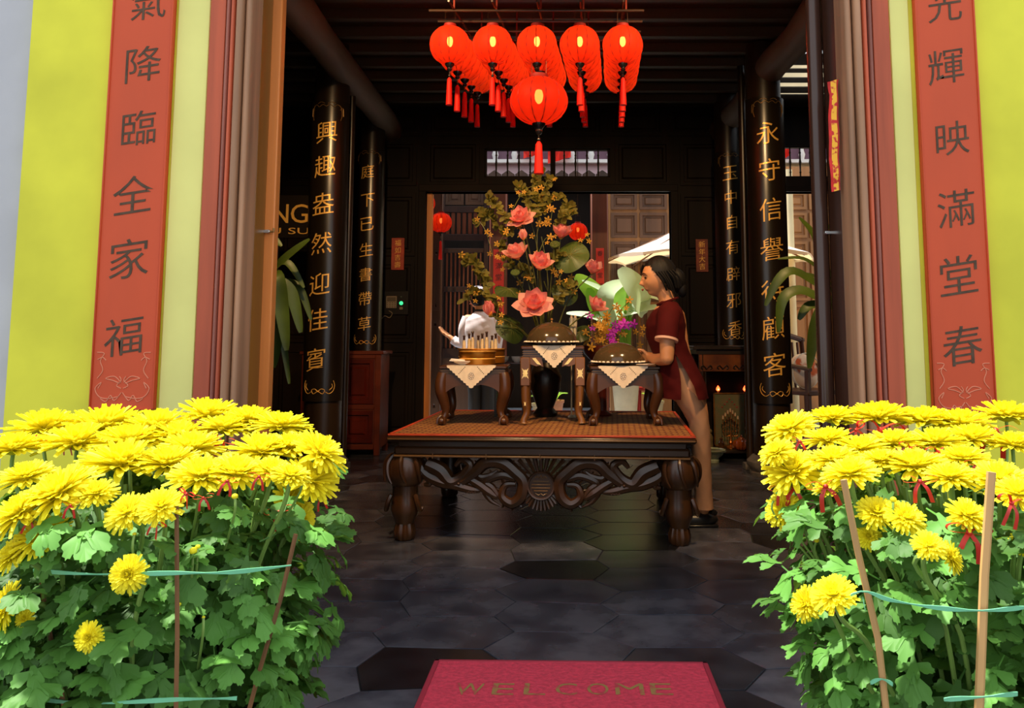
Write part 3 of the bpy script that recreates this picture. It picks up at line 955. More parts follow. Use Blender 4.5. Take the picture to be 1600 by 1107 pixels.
w, hgt = (pb_.x - pa.x) / 2, pa.z - pb_.z
mgrey = mat('grey_keypad', S('#8c7a60'), 0.5)
mdk = mat('keypad_screen', S('#54462f'), 0.4)
MB().box(-w, w, -0.014, 0, 0, hgt, c=0.003).build('backplate', MT['lacquer'], root)
def loc2(px, py):
    q = at(px, py, YB - 0.03)
    return q.x - root.location.x, q.z - root.location.z
x0, z1 = loc2(604, 463)
x1, z0 = loc2(620, 482)
kp = MB().box(x0, x1, -0.028, -0.012, z0, z1, c=0.003).build('keypad', mgrey, root)
MB().box(x0 + 0.008, x1 - 0.008, -0.0295, -0.027, lerp(z0, z1, 0.55), z1 - 0.01).build('screen', mdk, kp, smooth=False)
kk = MB()
for i in range(4):
    for j in range(3):
        xx = lerp(x0 + 0.014, x1 - 0.014, i / 3)
        zz = lerp(z0 + 0.012, lerp(z0, z1, 0.45), j / 2)
        kk.box(xx - 0.006, xx + 0.006, -0.031, -0.027, zz - 0.004, zz + 0.004)
kk.build('keys', mdk, kp, smooth=False)
x, z = loc2(627, 474)
MB().ball((x, -0.016, z), 0.019, 12, 8, sc3=(1, 0.5, 1)).build('green_button', mat('green_glow', (0.05, 0.8, 0.3), 0.4, emit=(0.06, 1.0, 0.35), estr=1.2), root)
x, z = loc2(627, 482)
MB().box(x - 0.016, x + 0.016, -0.026, -0.012, z - 0.014, z + 0.012, c=0.002).build('rocker_switch', mgrey, root)
x, z = loc2(627, 464)
MB().ball((x, -0.014, z), 0.006, 8, 6).build('pilot_lamp', mat('pilot_grey', S('#7a8a70'), 0.4), root)
cpts = [loc2(608, 486), loc2(613, 490), loc2(609, 497), loc2(602, 494), loc2(597, 498)]
MB().tube(catmull([(a, -0.02, b) for a, b in cpts], 5), 0.004, 6).build('cable', mgrey, root)
# ================================================================== the carved platform table
PL, PR = onz(632, 843), onz(1062, 851)
mid = (PL + PR) / 2
TA = math.atan2(PR.y - PL.y, PR.x - PL.x)
LW = (PR - PL).length / 2
bkl = onz(688, 776)
TD = bkl.y - mid.y - 0.02
ux = Vector((math.cos(TA), math.sin(TA), 0))
uy = Vector((-math.sin(TA), math.cos(TA), 0))
TBL = thing('platform_table', 'low dark wooden platform table with carved dragon apron and claw feet', 'table', mid, TA)
mtw = mat('dark_carved_rosewood', S('#3e2410'), 0.32, var=0.35, scale=9, stretch=WX, coat=0.1)
mtw_v = mat('dark_carved_rosewood_v', S('#3e2410'), 0.30, var=0.35, scale=9, stretch=WV, coat=0.1)
mtedge = mat('paler_brown_edge', S('#6a4a28'), 0.35, var=0.3, scale=10, stretch=WX)  # paler brown shared by edges, beads, pegs and rims
ZT = 0.525
yfr = -0.11
def tl(px, py, y=0.0):
    """photo pixel to the table's own x and z on the plane y in table space"""
    q = onplane(px, py, mid + uy * y, uy) - mid
    return q.dot(ux), q.z
fxl = tl(604, 680, yfr)[0]
fxr = tl(1089, 690, yfr)[0]
dep = TD + 0.1
MB().box(fxl, fxr, yfr, dep, ZT - 0.028, ZT, c=0.008).build('tabletop', mtw, TBL)
MB().box(fxl + 0.003, fxr - 0.003, yfr - 0.003, yfr + 0.02, ZT - 0.022, ZT - 0.010, c=0.005).build('edge_bead', mtedge, TBL)
MB().box(fxl + 0.05, fxr - 0.05, yfr + 0.05, dep - 0.05, ZT - 0.06, ZT - 0.028).build('cove', mtw, TBL, smooth=False)
MB().box(fxl + 0.03, fxr - 0.03, yfr + 0.03, dep - 0.03, ZT - 0.10, ZT - 0.055, c=0.01).build('apron_rail', mtw, TBL)
MB().box(fxl + 0.03, fxr - 0.03, yfr + 0.024, yfr + 0.05, ZT - 0.107, ZT - 0.096, c=0.003).build('apron_bead', mtedge, TBL)
nb = MB()
for k in range(5):
    x = lerp(fxl, fxr, (k + 0.85) / 5.7)
    nb.box(x - 0.0015, x + 0.0015, yfr + 0.02, yfr + 0.03, ZT - 0.112, ZT - 0.088)
nb.build('rail_pegs', mtedge, TBL, smooth=False)
# claw legs
prof = [(0.040, 0), (0.050, 0.012), (0.053, 0.045), (0.044, 0.082)]
prof2 = [(0.046, 0.082), (0.050, 0.09), (0.052, 0.098), (0.062, 0.12), (0.072, 0.15), (0.068, 0.185), (0.066, 0.21), (0.064, 0.25), (0.068, 0.285)]
prof3 = [(0.070, 0.27), (0.088, 0.285), (0.098, 0.33), (0.095, 0.38), (0.075, 0.425)]
claw = MB().lathe(prof, 36, lobes=10, amp=0.18).mesh('claw_foot', mtw_v)
shank = MB().lathe(prof2, 20).mesh('leg', mtw_v)
kb = MB()
for k in range(8):
    a = 2 * PI * k / 8
    kb.tube(catmull([(0.072 * math.cos(a), 0.072 * math.sin(a), 0.425), (0.102 * math.cos(a), 0.102 * math.sin(a), 0.385), (0.108 * math.cos(a + 0.1), 0.108 * math.sin(a + 0.1), 0.33), (0.1 * math.cos(a + .3), 0.1 * math.sin(a + .3), 0.285)], 4),
            [0.006, 0.008, 0.010, 0.011, 0.011, 0.010, 0.010, 0.009, 0.008, 0.007, 0.006, 0.005, 0.003], 6)
kb.lathe(prof3, 20)
kneem = kb.mesh('knee_carving', mtw_v)
kn2m = []
for s_ in (-1, 1):
    kn2 = MB()
    kn2.tube(catmull([(s_ * 0.06, -0.04, 0.23), (s_ * 0.075, -0.05, 0.19), (s_ * 0.088, -0.035, 0.15), (s_ * 0.095, -0.02, 0.165)], 5), [0.004] + [0.012] * 10 + [0.008] * 4 + [0.005], 6)
    kn2m.append(kn2.mesh('ankle_curl', mtw_v))
for sx_, yy in ((-1, 0), (1, 0), (-1, TD), (1, TD)):
    l = link('leg', shank, TBL, loc=(sx_ * LW, yy, 0))
    link('claw_foot', claw, l)
    link('knee_carving', kneem, l)
    for cm in kn2m:
        link('ankle_curl', cm, l, rot=(0, 0, 0 if yy == 0 else PI))
# dragon apron, drawn from both ends towards the round longevity medallion
mxc, mzc = tl(846, 758, 0)
mxc0 = mxc
def side_lines(sgn):
    def P(px, py):
        x, z = tl(px, py, 0)
        return ((x - mxc0) * (1 if sgn < 0 else -1) + mxc0, -0.015, z)
    out = []
    # tail scroll, body loop, collar ring, jaw scrolls; (points, radii)
    out.append(([P(668, 724), P(690, 735), P(705, 752), P(722, 745), P(735, 726), P(722, 718), P(712, 728)], [0.03, 0.034, 0.03, 0.022, 0.018, 0.013, 0.008]))
    out.append(([P(722, 752), P(742, 738), P(760, 722), P(785, 722), P(806, 738), P(818, 752), P(815, 775), P(800, 786), P(785, 775), P(790, 758), P(806, 756)], [0.022, 0.025, 0.028, 0.03, 0.028, 0.027, 0.026, 0.022, 0.018, 0.014, 0.009]))
    out.append(([P(735, 748), P(750, 757), P(765, 768), P(778, 775), P(770, 762), P(760, 752), P(785, 742), P(806, 748)], [0.016, 0.02, 0.02, 0.012, 0.016, 0.016, 0.018, 0.014]))
    out.append(([P(640, 752), P(655, 740), P(668, 742), P(672, 755), P(664, 757)], [0.026, 0.022, 0.017, 0.013, 0.007]))
    out.append(([P(655, 726), P(668, 742), P(690, 752), P(712, 757), P(735, 764), P(752, 766)], [0.02, 0.022, 0.026, 0.022, 0.018, 0.007]))
    out.append(([P(745, 736), P(752, 745), P(768, 742), P(778, 735)], [0.008, 0.014, 0.012, 0.005]))
    out.append(([P(758, 768), P(768, 782), P(782, 790)], [0.014, 0.010, 0.003]))
    return out
for sgn in (-1, 1):
    m = MB()
    for pts_, rr in side_lines(sgn):
        q = catmull(pts_, 6)
        r2 = []
        for i in range(len(rr) - 1):
            r2 += [lerp(rr[i], rr[i + 1], k / 6) for k in range(6)]
        r2.append(rr[-1])
        m.tube(q, [x * 1.22 for x in r2], 8, flat=1.0)
    d = m.build('dragon_carving', mtw, TBL)
    sp = MB()
    for pts_, rr in side_lines(sgn)[1:3]:
        q = catmull(pts_, 2)
        for i in range(1, len(q) - 1, 1):
            n = (q[i + 1] - q[i - 1])
            n = Vector((-n.z, 0, n.x)).normalized() * (1 if sgn < 0 else -1)
            b0 = q[i] + n * 0.02
            sp.tube([b0, b0 + n * 0.012 + Vector((0.004, -0.004, 0)), b0 + n * 0.022], [0.008, 0.006, 0.001], 5)
    sp.build('dragon_fins', mtw, d)
    ey = MB()
    ey.ball((lerp(side_lines(sgn)[4][0][3][0], side_lines(sgn)[4][0][4][0], 0.3), -0.04, side_lines(sgn)[4][0][3][2] + 0.008), 0.008, 8, 6)
    for k in range(6):
        ey.ball((side_lines(sgn)[4][0][4][0] - 0.01 + 0.008 * k, -0.034, side_lines(sgn)[4][0][4][2] - 0.014 + 0.003 * (k % 2)), 0.004, 6, 4)
    tag(ey.build('dragon_face', mtw, d), kind='stuff')
med = MB()
MXF = Matrix.Translation((mxc, -0.02, mzc)) @ Matrix.Rotation(PI / 2, 4, 'X')
med.lathe([(0, 0.006), (0.058, 0.006), (0.060, 0.016), (0.068, 0.018), (0.072, 0.010), (0.072, -0.03)], 40, M=MXF)
md = med.build('medallion', mtw, TBL)
ch = MB()
for z, w in ((0.022, 0.040), (0.006, 0.047), (-0.010, 0.047), (-0.024, 0.035)):
    ch.box(mxc - w, mxc + w, -0.036, -0.024, mzc + z - 0.0025, mzc + z + 0.0025, c=0.001)
for pts_ in ([(-0.03, 0.036), (-0.02, 0.046), (-0.008, 0.036), (0, 0.052), (0.008, 0.036), (0.02, 0.046), (0.03, 0.036)], [(-0.03, -0.036), (-0.012, -0.046), (0, -0.038), (0.012, -0.046), (0.03, -0.036)]):
    ch.tube([(mxc + a, -0.029, mzc + b) for a, b in pts_], 0.003, 5)
ch.build('longevity_sign', mtedge, md)
fan = MB()
for k in range(15):
    a = math.radians(200 + k * 10)
    r0, r1 = 0.074, 0.112 + 0.012 * math.cos((k - 7) * 0.3)
    fan.tube([(mxc + r0 * math.cos(a), -0.018, mzc + r0 * math.sin(a)), (mxc + r1 * 0.9 * math.cos(a), -0.02, mzc + r1 * 0.9 * math.sin(a)), (mxc + r1 * math.cos(a), -0.026, mzc + r1 * math.sin(a))], [0.008, 0.009, 0.005], 6)
fan.build('lower_fan', mtw, md)
fan = MB()
for k in range(11):
    a = math.radians(20 + k * 14)
    r1 = min(0.17, abs((ZT - 0.105 - mzc - 0.055) / max(0.2, math.sin(a))) + 0.055)
    fan.tube([(mxc + 0.072 * math.cos(a), -0.012, mzc + 0.072 * math.sin(a)), (mxc + r1 * math.cos(a), -0.016, mzc + r1 * math.sin(a))], [0.007, 0.013], 6)
fan.build('upper_fan', mtw, md)
# woven mat laid on the table
mmat = bpy.data.materials.new('woven_mat')
mmat.use_nodes = True
nt = mmat.node_tree
b_ = nt.nodes['Principled BSDF']
b_.inputs['Roughness'].default_value = 0.8
tc = nt.nodes.new('ShaderNodeTexCoord')
mp = nt.nodes.new('ShaderNodeMapping')
mp.inputs['Scale'].default_value = (1, 1, 1)
br = nt.nodes.new('ShaderNodeTexBrick')
br.inputs['Color1'].default_value = (*S('#a4783c'), 1)
br.inputs['Color2'].default_value = (*S('#8c5e30'), 1)
br.inputs['Mortar'].default_value = (*S('#54180c'), 1)
br.inputs['Scale'].default_value = 15
br.inputs['Mortar Size'].default_value = 0.09
br.inputs['Brick Width'].default_value = 0.9
br.inputs['Row Height'].default_value = 0.55
nt.links.new(tc.outputs['Object'], mp.inputs[0])
nt.links.new(mp.outputs[0], br.inputs['Vector'])
nt.links.new(br.outputs['Color'], b_.inputs['Base Color'])
root = thing('woven_mat', 'woven brown mat with red border covering the carved platform table', 'mat', mid + Vector((0, 0, ZT)), TA)
MB().box(fxl + 0.02, fxr - 0.02, yfr + 0.02, dep - 0.02, 0.0, 0.006).build('weave', mmat, root, smooth=False)
bd = MB()
g = 0.016
for a in ((fxl + 0.004, fxr - 0.004, yfr + 0.003, yfr + 0.022), (fxl + 0.004, fxr - 0.004, dep - 0.022, dep - 0.004), (fxl + 0.004, fxl + 0.022, yfr + 0.004, dep - 0.004), (fxr - 0.022, fxr - 0.004, yfr + 0.004, dep - 0.004)):
    bd.box(a[0], a[1], a[2], a[3], 0.0, 0.010, c=0.002)
bd.build('border', mat('red_border', S('#b8401c'), 0.5, var=0.15, scale=20), root)
ZM = ZT + 0.007
# ================================================================== small stands on the mat
mst = mat('dark_stand_wood', S('#4a2a14'), 0.32, var=0.3, scale=8, stretch=WX, coat=0.1)
mpearl = mat('mother_of_pearl', S('#f0d894'), 0.3, var=0.15, scale=40)
mlace = mat('white_lace', S('#e8d4b8'), 0.85, var=0.06, scale=30)
mhole = mat('lace_openwork', S('#4a3020'), 0.9)
mmotif = mat('lace_motif', S('#a89c94'), 0.8)
def stand_space(pxl, pxr, ytop, yfoot, Y):
    a, b = at(pxl, ytop, Y), at(pxr, ytop, Y)
    return (a.x + b.x) / 2, (b.x - a.x) / 2, a.z
def cabriole_stand(pxl, pxr, ytop, Y, label, rot=0.0):
    cx, hw, zt = stand_space(pxl, pxr, ytop, 0, Y)
    h = zt - ZM
    root = thing('cabriole_stand', label, 'stand', (cx, Y + hw, ZM), rot)
    hw -= 0.012
    d = hw
    MB().box(-hw, hw, -d, d, h - 0.018, h, c=0.005).build('stand_top', mst, root)
    MB().box(-hw + 0.012, hw - 0.012, -d + 0.012, d - 0.012, h - 0.046, h - 0.018).build('waist', mst, root, smooth=False)
    bd = MB()
    for k in range(2):
        bd.box(-hw + 0.008, hw - 0.008, -d + 0.008, -d + 0.012, h - 0.03 - 0.012 * k, h - 0.026 - 0.012 * k)
    bd.build('waist_bead', mtedge, root, smooth=False)
    n = 16
    def apron(w):
        poly = [(-w, h - 0.046)]
        for k in range(n + 1):
            t = -1 + 2 * k / n
            zz = h - 0.165 + 0.062 * (1 - abs(t) ** 3) - (0.012 * max(0, 1 - abs(t) * 4))
            poly.append((t * w, zz))
        poly.append((w, h - 0.046))
        return poly
    MB().prism(apron(hw - 0.02), -d - 0.004, -d + 0.016).build('apron', mst, root)
    MB().prism(apron(hw - 0.02), d - 0.016, d + 0.004).build('apron', mst, root)
    m = Matrix.Rotation(PI / 2, 4, 'Z')
    MB().prism(apron(d - 0.02), -hw - 0.004, -hw + 0.016, M=m).build('apron', mst, root)
    MB().prism(apron(d - 0.02), hw - 0.016, hw + 0.004, M=m).build('apron', mst, root)
    for sx_ in (-1, 1):
        for sy_ in (-1, 1):
            o = 1
            path = catmull([(sx_ * (hw - 0.022), sy_ * (d - 0.022), h - 0.046), (sx_ * (hw - 0.012), sy_ * (d - 0.012), h - 0.085), (sx_ * (hw - 0.012), sy_ * (d - 0.012), h - 0.14),
                            (sx_ * (hw - 0.03), sy_ * (d - 0.03), h * 0.36), (sx_ * (hw - 0.036), sy_ * (d - 0.036), h * 0.22), (sx_ * (hw - 0.022), sy_ * (d - 0.024), h * 0.10), (sx_ * (hw - 0.012), sy_ * (d - 0.014), 0.035)], 5)
            rr = [lerp(0.032, 0.033, k / 10) for k in range(11)] + [lerp(0.032, 0.017, k / 12) for k in range(12)] + [0.018] * (len(path) - 23)
            l = MB().tube(path, rr, 12).build('leg', mst, root)
            MB().ball((sx_ * (hw - 0.016), sy_ * (d - 0.018), 0.022), 0.026, 12, 8, sc3=(1.05, 1.05, 0.85)).build('claw_ball', mst, l)
            cl = MB()
            for k in range(4):
                a = PI / 2 * k + 0.7
                cx_, cy_ = sx_ * (hw - 0.016), sy_ * (d - 0.018)
                cl.tube(catmull([(cx_, cy_, 0.052), (cx_ + 0.024 * math.cos(a), cy_ + 0.024 * math.sin(a), 0.036), (cx_ + 0.03 * math.cos(a), cy_ + 0.03 * math.sin(a), 0.006)], 4), 0.006, 6)
            cl.build('claw', mst, l)
    return root, cx, hw, zt, Y
def pearl_star(s):
    pts_ = []
    for k in range(16):
        a = 2 * PI * k / 16 + PI / 4
        r = (1.0, 0.42, 0.55, 0.42)[k % 4] * s
        pts_.append((r * math.cos(a) * 0.75, r * math.sin(a) * 1.15))
    return pts_
def pearl_stand(pxl, pxr, ytop, Y, label):
    cx, hw, zt = stand_space(pxl, pxr, ytop, 0, Y)
    h = zt - ZM
    d = hw * 0.85
    root = thing('pearl_inlay_stand', label, 'stand', (cx, Y + d, ZM))
    mlg = mat('tan_stand_wood', S('#6e4520'), 0.35, var=0.3, scale=8, stretch=WV, coat=0.1)
    MB().box(-hw, hw, -d, d, h - 0.02, h, c=0.005).build('stand_top', mst, root)
    MB().box(-hw + 0.012, hw - 0.012, -d + 0.012, d - 0.012, h - 0.062, h - 0.02).build('waist', mst, root, smooth=False)
    bd = MB()
    for k in range(3):
        bd.box(-hw + 0.008, hw - 0.008, -d + 0.006, -d + 0.013, h - 0.032 - 0.012 * k, h - 0.028 - 0.012 * k)
    bd.build('waist_bead', mtedge, root, smooth=False)
    hu = h * 0.40   # the square upper leg ends here
    for sx_ in (-1, 1):
        for sy_ in (-1, 1):
            x, y = sx_ * (hw - 0.024), sy_ * (d - 0.024)
            l = MB().box(x - 0.027, x + 0.027, y - 0.027, y + 0.027, hu + 0.04, h - 0.062, c=0.004).build('leg', mlg, root)
            path = catmull([(x, y, hu + 0.05), (x - sx_ * 0.002, y, hu * 0.75), (x - sx_ * 0.008, y - sy_ * 0.004, hu * 0.4), (x + sx_ * 0.006, y + sy_ * 0.006, 0.03), (x + sx_ * 0.008, y + sy_ * 0.008, 0.010)], 5)
            MB().tube(path, [lerp(0.026, 0.017, k / 14) for k in range(15)] + [lerp(0.018, 0.024, k / 5) for k in range(len(path) - 15)], 10).build('lower_leg', mlg, l)
            if sy_ < 0:
                fl = MB()
                zc = (hu + 0.04 + h - 0.062) / 2 - 0.01
                fl.prism([(x + a, zc + b) for a, b in pearl_star(0.036)], y - 0.0285, y - 0.0265)
                fl.prism([(x + a * 0.4, 0.115 + b * 0.5) for a, b in pearl_star(0.03)], y - 0.029, y - 0.024)
                fl.build('pearl_inlay', mpearl, l, smooth=False)
    for s_ in (-1, 1):
        bk = MB().prism([(s_ * (hw - 0.05), h - 0.062), (s_ * (hw - 0.115), h - 0.064), (s_ * (hw - 0.125), h - 0.115), (s_ * (hw - 0.105), h - 0.108), (s_ * (hw - 0.085), h - 0.112), (s_ * (hw - 0.05), h - 0.10)][::s_], -d + 0.004, -d + 0.02)
        bk2 = bk.build('bracket', mlg, root, smooth=False)
        MB().prism([(s_ * (hw - 0.062), h - 0.068), (s_ * (hw - 0.082), h - 0.066), (s_ * (hw - 0.113), h - 0.105), (s_ * (hw - 0.09), h - 0.100)], -d + 0.0015, -d + 0.004).build('pearl_inlay', mpearl, bk2, smooth=False)
    MB().box(-hw + 0.05, hw - 0.05, -d + 0.008, -d + 0.024, h - 0.075, h - 0.06).build('apron', mst, root, smooth=False)
    MB().box(-hw + 0.04, hw - 0.04, d - 0.03, d - 0.02, h - 0.1, h - 0.06).build('apron', mst, root, smooth=False)
    return root, cx, hw, zt, Y
def lace(stand, pxl, pxr, ytop, xtip, ytip, label):
    """square lace cloth laid cornerwise: half on the stand's top, one corner hanging over its front edge"""
    root0, cx, hw, zt, Y = stand
    a, b, t = at(pxl, ytop, Y - 0.008), at(pxr, ytop, Y - 0.008), at(xtip, ytip, Y - 0.008)
    root = thing('lace_cloth', label, 'lace cloth', (t.x, Y - 0.008, zt), 0, None)
    w = (b.x - a.x) / 2
    hgt = zt - t.z
    m = MB()
    n = 18
    poly = []
    for k in range(n + 1):
        f = k / n
        sc = 0.0035 * (k % 2)
        poly.append((-w * (1 - f) - sc, -hgt * f - sc))
    for k in range(1, n + 1):
        f = k / n
        sc = 0.0035 * (k % 2)
        poly.append((w * f + sc, -hgt * (1 - f) - sc))
    m.prism(poly[::-1], -0.0012, 0.0012)
    main = m.build('hanging_corner', mlace, root, smooth=False)
    MB().prismz([(-w, -0.001), (w, -0.001), (w * 0.55, 0.10), (0, 0.16), (-w * 0.55, 0.10)], 0.001, 0.003).build('flat_half', mlace, root, smooth=False)
    ho = MB()
    for s_ in (-1, 1):
        for k in range(6):
            f = 0.06 + 0.9 * k / 6
            x = s_ * lerp(w * 0.24, w * 0.56, f)
            z = -lerp(0.004, hgt * 0.42, f)
            ho.box(x - 0.0022, x + 0.0022, -0.002, -0.001, z - 0.0022, z + 0.0022)
    ho.build('openwork', mhole, main, smooth=False)
    mo = MB()
    for k in range(7):
        a_ = 2 * PI * k / 7
        c = (0.011 * math.cos(a_), 0.013 * math.sin(a_))
        mo.tube([(c[0] + 0.006 * math.cos(q), -0.002, -hgt * 0.46 + c[1] + 0.007 * math.sin(q)) for q in [PI * 2 * i / 8 for i in range(8)]], 0.0012, 4, closed=True)
    mo.build('embroidered_flower', mmotif, main)
    return root
ST_L = cabriole_stand(682, 795, 572, 4.46, 'low dark stand with curved legs holding the golden tubs')
ST_R = cabriole_stand(919, 1036, 573, 4.43, 'low dark stand with curved legs in front of the woman')
ST_C = pearl_stand(814, 913, 541, 4.48, 'taller stand with square legs and pearl star inlay')
lace(ST_L, 698, 775, 571, 736, 607, 'white lace cloth corner hanging below the golden tub')
lace(ST_C, 838, 905, 541, 866, 575, 'white lace cloth corner on the pearl inlay stand')
lace(ST_R, 940, 1018, 572, 974, 607, 'white lace cloth corner hanging in front of the woman')
# ---- things on the stands
mglass = mat('smoked_dome', S('#4e3e28'), 0.15, spec=0.5, alpha=0.9)
mplate = mat('white_china', S('#e8dccb'), 0.25)
mtray = mat('dark_tray', S('#241410'), 0.25)
msweet = mat('white_sweets', S('#f0e0c8'), 0.6, var=0.1, scale=30)
def dome_dish(stand, px, wpx, ybase, ytop, label, plate_dx=0.0):
    _, cx, hw, zt, Y = stand
    yc = Y + hw * 0.75
    p = at(px, ybase, yc)
    sc_ = 1 / ppm(yc)
    r = wpx / 2 * sc_
    hd = (at(px, ytop, yc).z - p.z)
    root = thing('domed_dish', label, 'dish', (p.x, yc, zt + 0.004))
    MB().lathe([(r * 0.5, 0), (r * 0.9, 0.004), (r * 1.15, 0.014), (r * 1.17, 0.016), (r * 1.12, 0.016), (r * 0.9, 0.009), (0, 0.008)], 40).build('tray', mtray, root)
    sw = MB()
    for k in range(34):
        a = 2 * PI * k / 34
        sw.ball((r * 1.02 * math.cos(a), r * 1.02 * math.sin(a), 0.018), 0.0085, 6, 4, sc3=(1.2, 1.2, 0.8))
    sw.build('sweets', msweet, root)
    prof = []
    for k in range(13):
        a = PI / 2 * k / 12
        prof.append((r * math.cos(a), 0.012 + (hd - 0.012) * math.sin(a)))
    MB().lathe(prof, 40).build('dome', mglass, root)
    MB().lathe([(r * 1.0, 0.010), (r * 1.02, 0.014), (r * 1.0, 0.018)], 40).build('dome_rim', mtedge, root)
    MB().lathe([(0.006, hd - 0.002), (0.004, hd + 0.006), (0.009, hd + 0.014), (0.005, hd + 0.02), (0, hd + 0.022)], 12).build('knob', MT['dull_gold'], root)
    return root
dome_dish(ST_C, 862, 80, 535, 499, 'smoked dome over a tray of sweets on the pearl inlay stand')
dome_dish(ST_R, 966, 80, 568, 533, 'brownish dome over a tray of sweets at the woman\'s hands')
# saucer beside the dome
p = at(1008, 568, 4.46)
r2 = thing('saucer', 'white saucer beside the brownish dome near the woman', 'saucer', (p.x, 4.46, ST_R[3] + 0.001))
MB().lathe([(0.025, 0), (0.028, 0.003), (0.055, 0.009), (0.057, 0.011), (0.03, 0.006), (0, 0.005)], 28).build('dish', mplate, r2)
MB().lathe([(0.0555, 0.0095), (0.058, 0.011), (0.0555, 0.0125)], 28).build('rim', mplate, r2)
# golden tubs with bottles
mgt = mat('brushed_brass_tub', S('#b06c1c'), 0.32, 0.7, var=0.15, scale=8, stretch=(0.05, 0.05, 1))
def tub(px, wpx, ybase, ytop, Y, z0, label):
    p = at(px, ybase, Y)
    r = wpx / 2 / ppm(Y)
    h = at(px, ytop, Y).z - z0
    root = thing('brass_tub', label, 'tub', (p.x, Y, z0))
    MB().lathe([(r * 0.94, 0), (r, 0.004), (r, h * 0.42), (r * 0.985, h * 0.46), (r, h * 0.5), (r, h * 0.9), (r * 1.06, h * 0.92), (r * 1.06, h), (r * 0.98, h), (r * 0.96, h * 0.75), (0, h * 0.74)], 48).build('tub_body', mgt, root)
    for hh in (0.46, 0.97):
        MB().lathe([(r * 1.0, h * hh - 0.003), (r * 1.02, h * hh), (r * 1.0, h * hh + 0.003)], 48).build('hoop', MT['gold'], root)
    return root, p.x, r, h
zt = ST_L[3]
tub(746, 55, 570, 549, 4.565, zt + 0.003, 'gold coloured brass tub in front, on the lace cloth')
t2 = tub(753, 72, 563, 545, 4.80, zt + 0.003, 'wider brass tub behind, with little bottles standing in it')
mbot = mat('pale_glass_bottle', S('#c8b48c'), 0.15, var=0.2, scale=20)
mbotd = mat('dark_bottle_neck', S('#2c140c'), 0.3)
for i in range(8):
    x = t2[1] + lerp(-0.105, 0.085, i / 7)
    y = 4.78 + 0.04 * math.sin(i * 2.4)
    hb = 0.10 + 0.012 * (i % 3)
    r2 = thing('little_bottle', ('little pale bottle in the brass tub, %s of its row' % ('first', 'second', 'third', 'fourth', 'fifth', 'sixth', 'seventh', 'eighth')[i]) + ' from the napkin side', 'bottle', (x, y, zt + 0.003 + t2[3] * 0.75), 0, 'little bottles in the brass tub')
    MB().lathe([(0.009, 0), (0.010, 0.01), (0.010, hb * 0.6), (0.006, hb * 0.7), (0.006, hb * 0.75)], 10).build('bottle_body', mbot, r2)
    MB().lathe([(0.0065, hb * 0.72), (0.0065, hb * 0.9), (0.009, hb * 0.95), (0.006, hb), (0, hb)], 10).build('neck', mbotd, r2)
# plate with folded napkin, stacked white bowls
p = at(722, 571, 4.5)
r2 = thing('side_plate', 'white plate with an upturned rim beside the golden tub', 'plate', (at(723, 571, 4.5).x, 4.5, zt + 0.003))
MB().lathe([(0.02, 0), (0.022, 0.003), (0.048, 0.014), (0.055, 0.022), (0.050, 0.020), (0.02, 0.006), (0, 0.006)], 28).build('dish', mplate, r2)
MB().lathe([(0.0545, 0.0205), (0.056, 0.022), (0.0545, 0.0235)], 28).build('rim', mplate, r2)
r2 = thing('folded_napkin', 'folded white napkin lying on the plate by the golden tub', 'napkin', (at(716, 564, 4.5).x, 4.5, zt + 0.010), 0.1)
nm = MB()
for k in range(3):
    nm.box(-0.05 + 0.004 * k, 0.055 - 0.006 * k, -0.022 + 0.003 * k, 0.022 - 0.003 * k, 0.012 + 0.005 * k, 0.016 + 0.005 * k, c=0.0015, M=Matrix.Rotation(0.07, 4, 'Y'))
nm.build('folds', mat('white_napkin', S('#f6efe6'), 0.8), r2)
for px, dz, w in ((786, 0, 0.04), (808, 0, 0.04)):
    p = at(px, 572, 4.98)
    r2 = thing('white_bowl', 'white tea bowl between the left stand and the pearl stand' if px < 800 else 'white tea bowl right beside the pearl stand leg', 'bowl', (p.x, 4.98, 0), 0, 'white tea bowls')
    zb = zt + 0.003 if px < 800 else zt + 0.003
    r2.location.z = zb
    MB().lathe([(0.018, 0), (0.02, 0.004), (0.032, 0.016), (0.036, 0.034), (0.033, 0.034), (0.02, 0.008), (0, 0.006)], 24).build('bowl_body', mplate, r2)
    MB().lathe([(0.0355, 0.032), (0.037, 0.034), (0.0355, 0.036)], 24).build('rim', mplate, r2)
# a plain side tray the bowls stand on, carried by its own little rack behind
r2 = thing('tea_tray', 'dark tea tray on a low rack behind the stands, holding white bowls', 'tray', (at(797, 575, 4.98).x, 4.98, ZM))
hh = zt + 0.003 - ZM
MB().box(-0.10, 0.10, -0.06, 0.06, hh - 0.012, hh, c=0.003).build('tray_board', mtray, r2)
for sx_ in (-1, 1):
    for sy_ in (-1, 1):
        MB().box(sx_ * 0.085 - 0.008, sx_ * 0.085 + 0.008, sy_ * 0.045 - 0.008, sy_ * 0.045 + 0.008, 0, hh - 0.012).build('leg', mtray, r2, smooth=False)
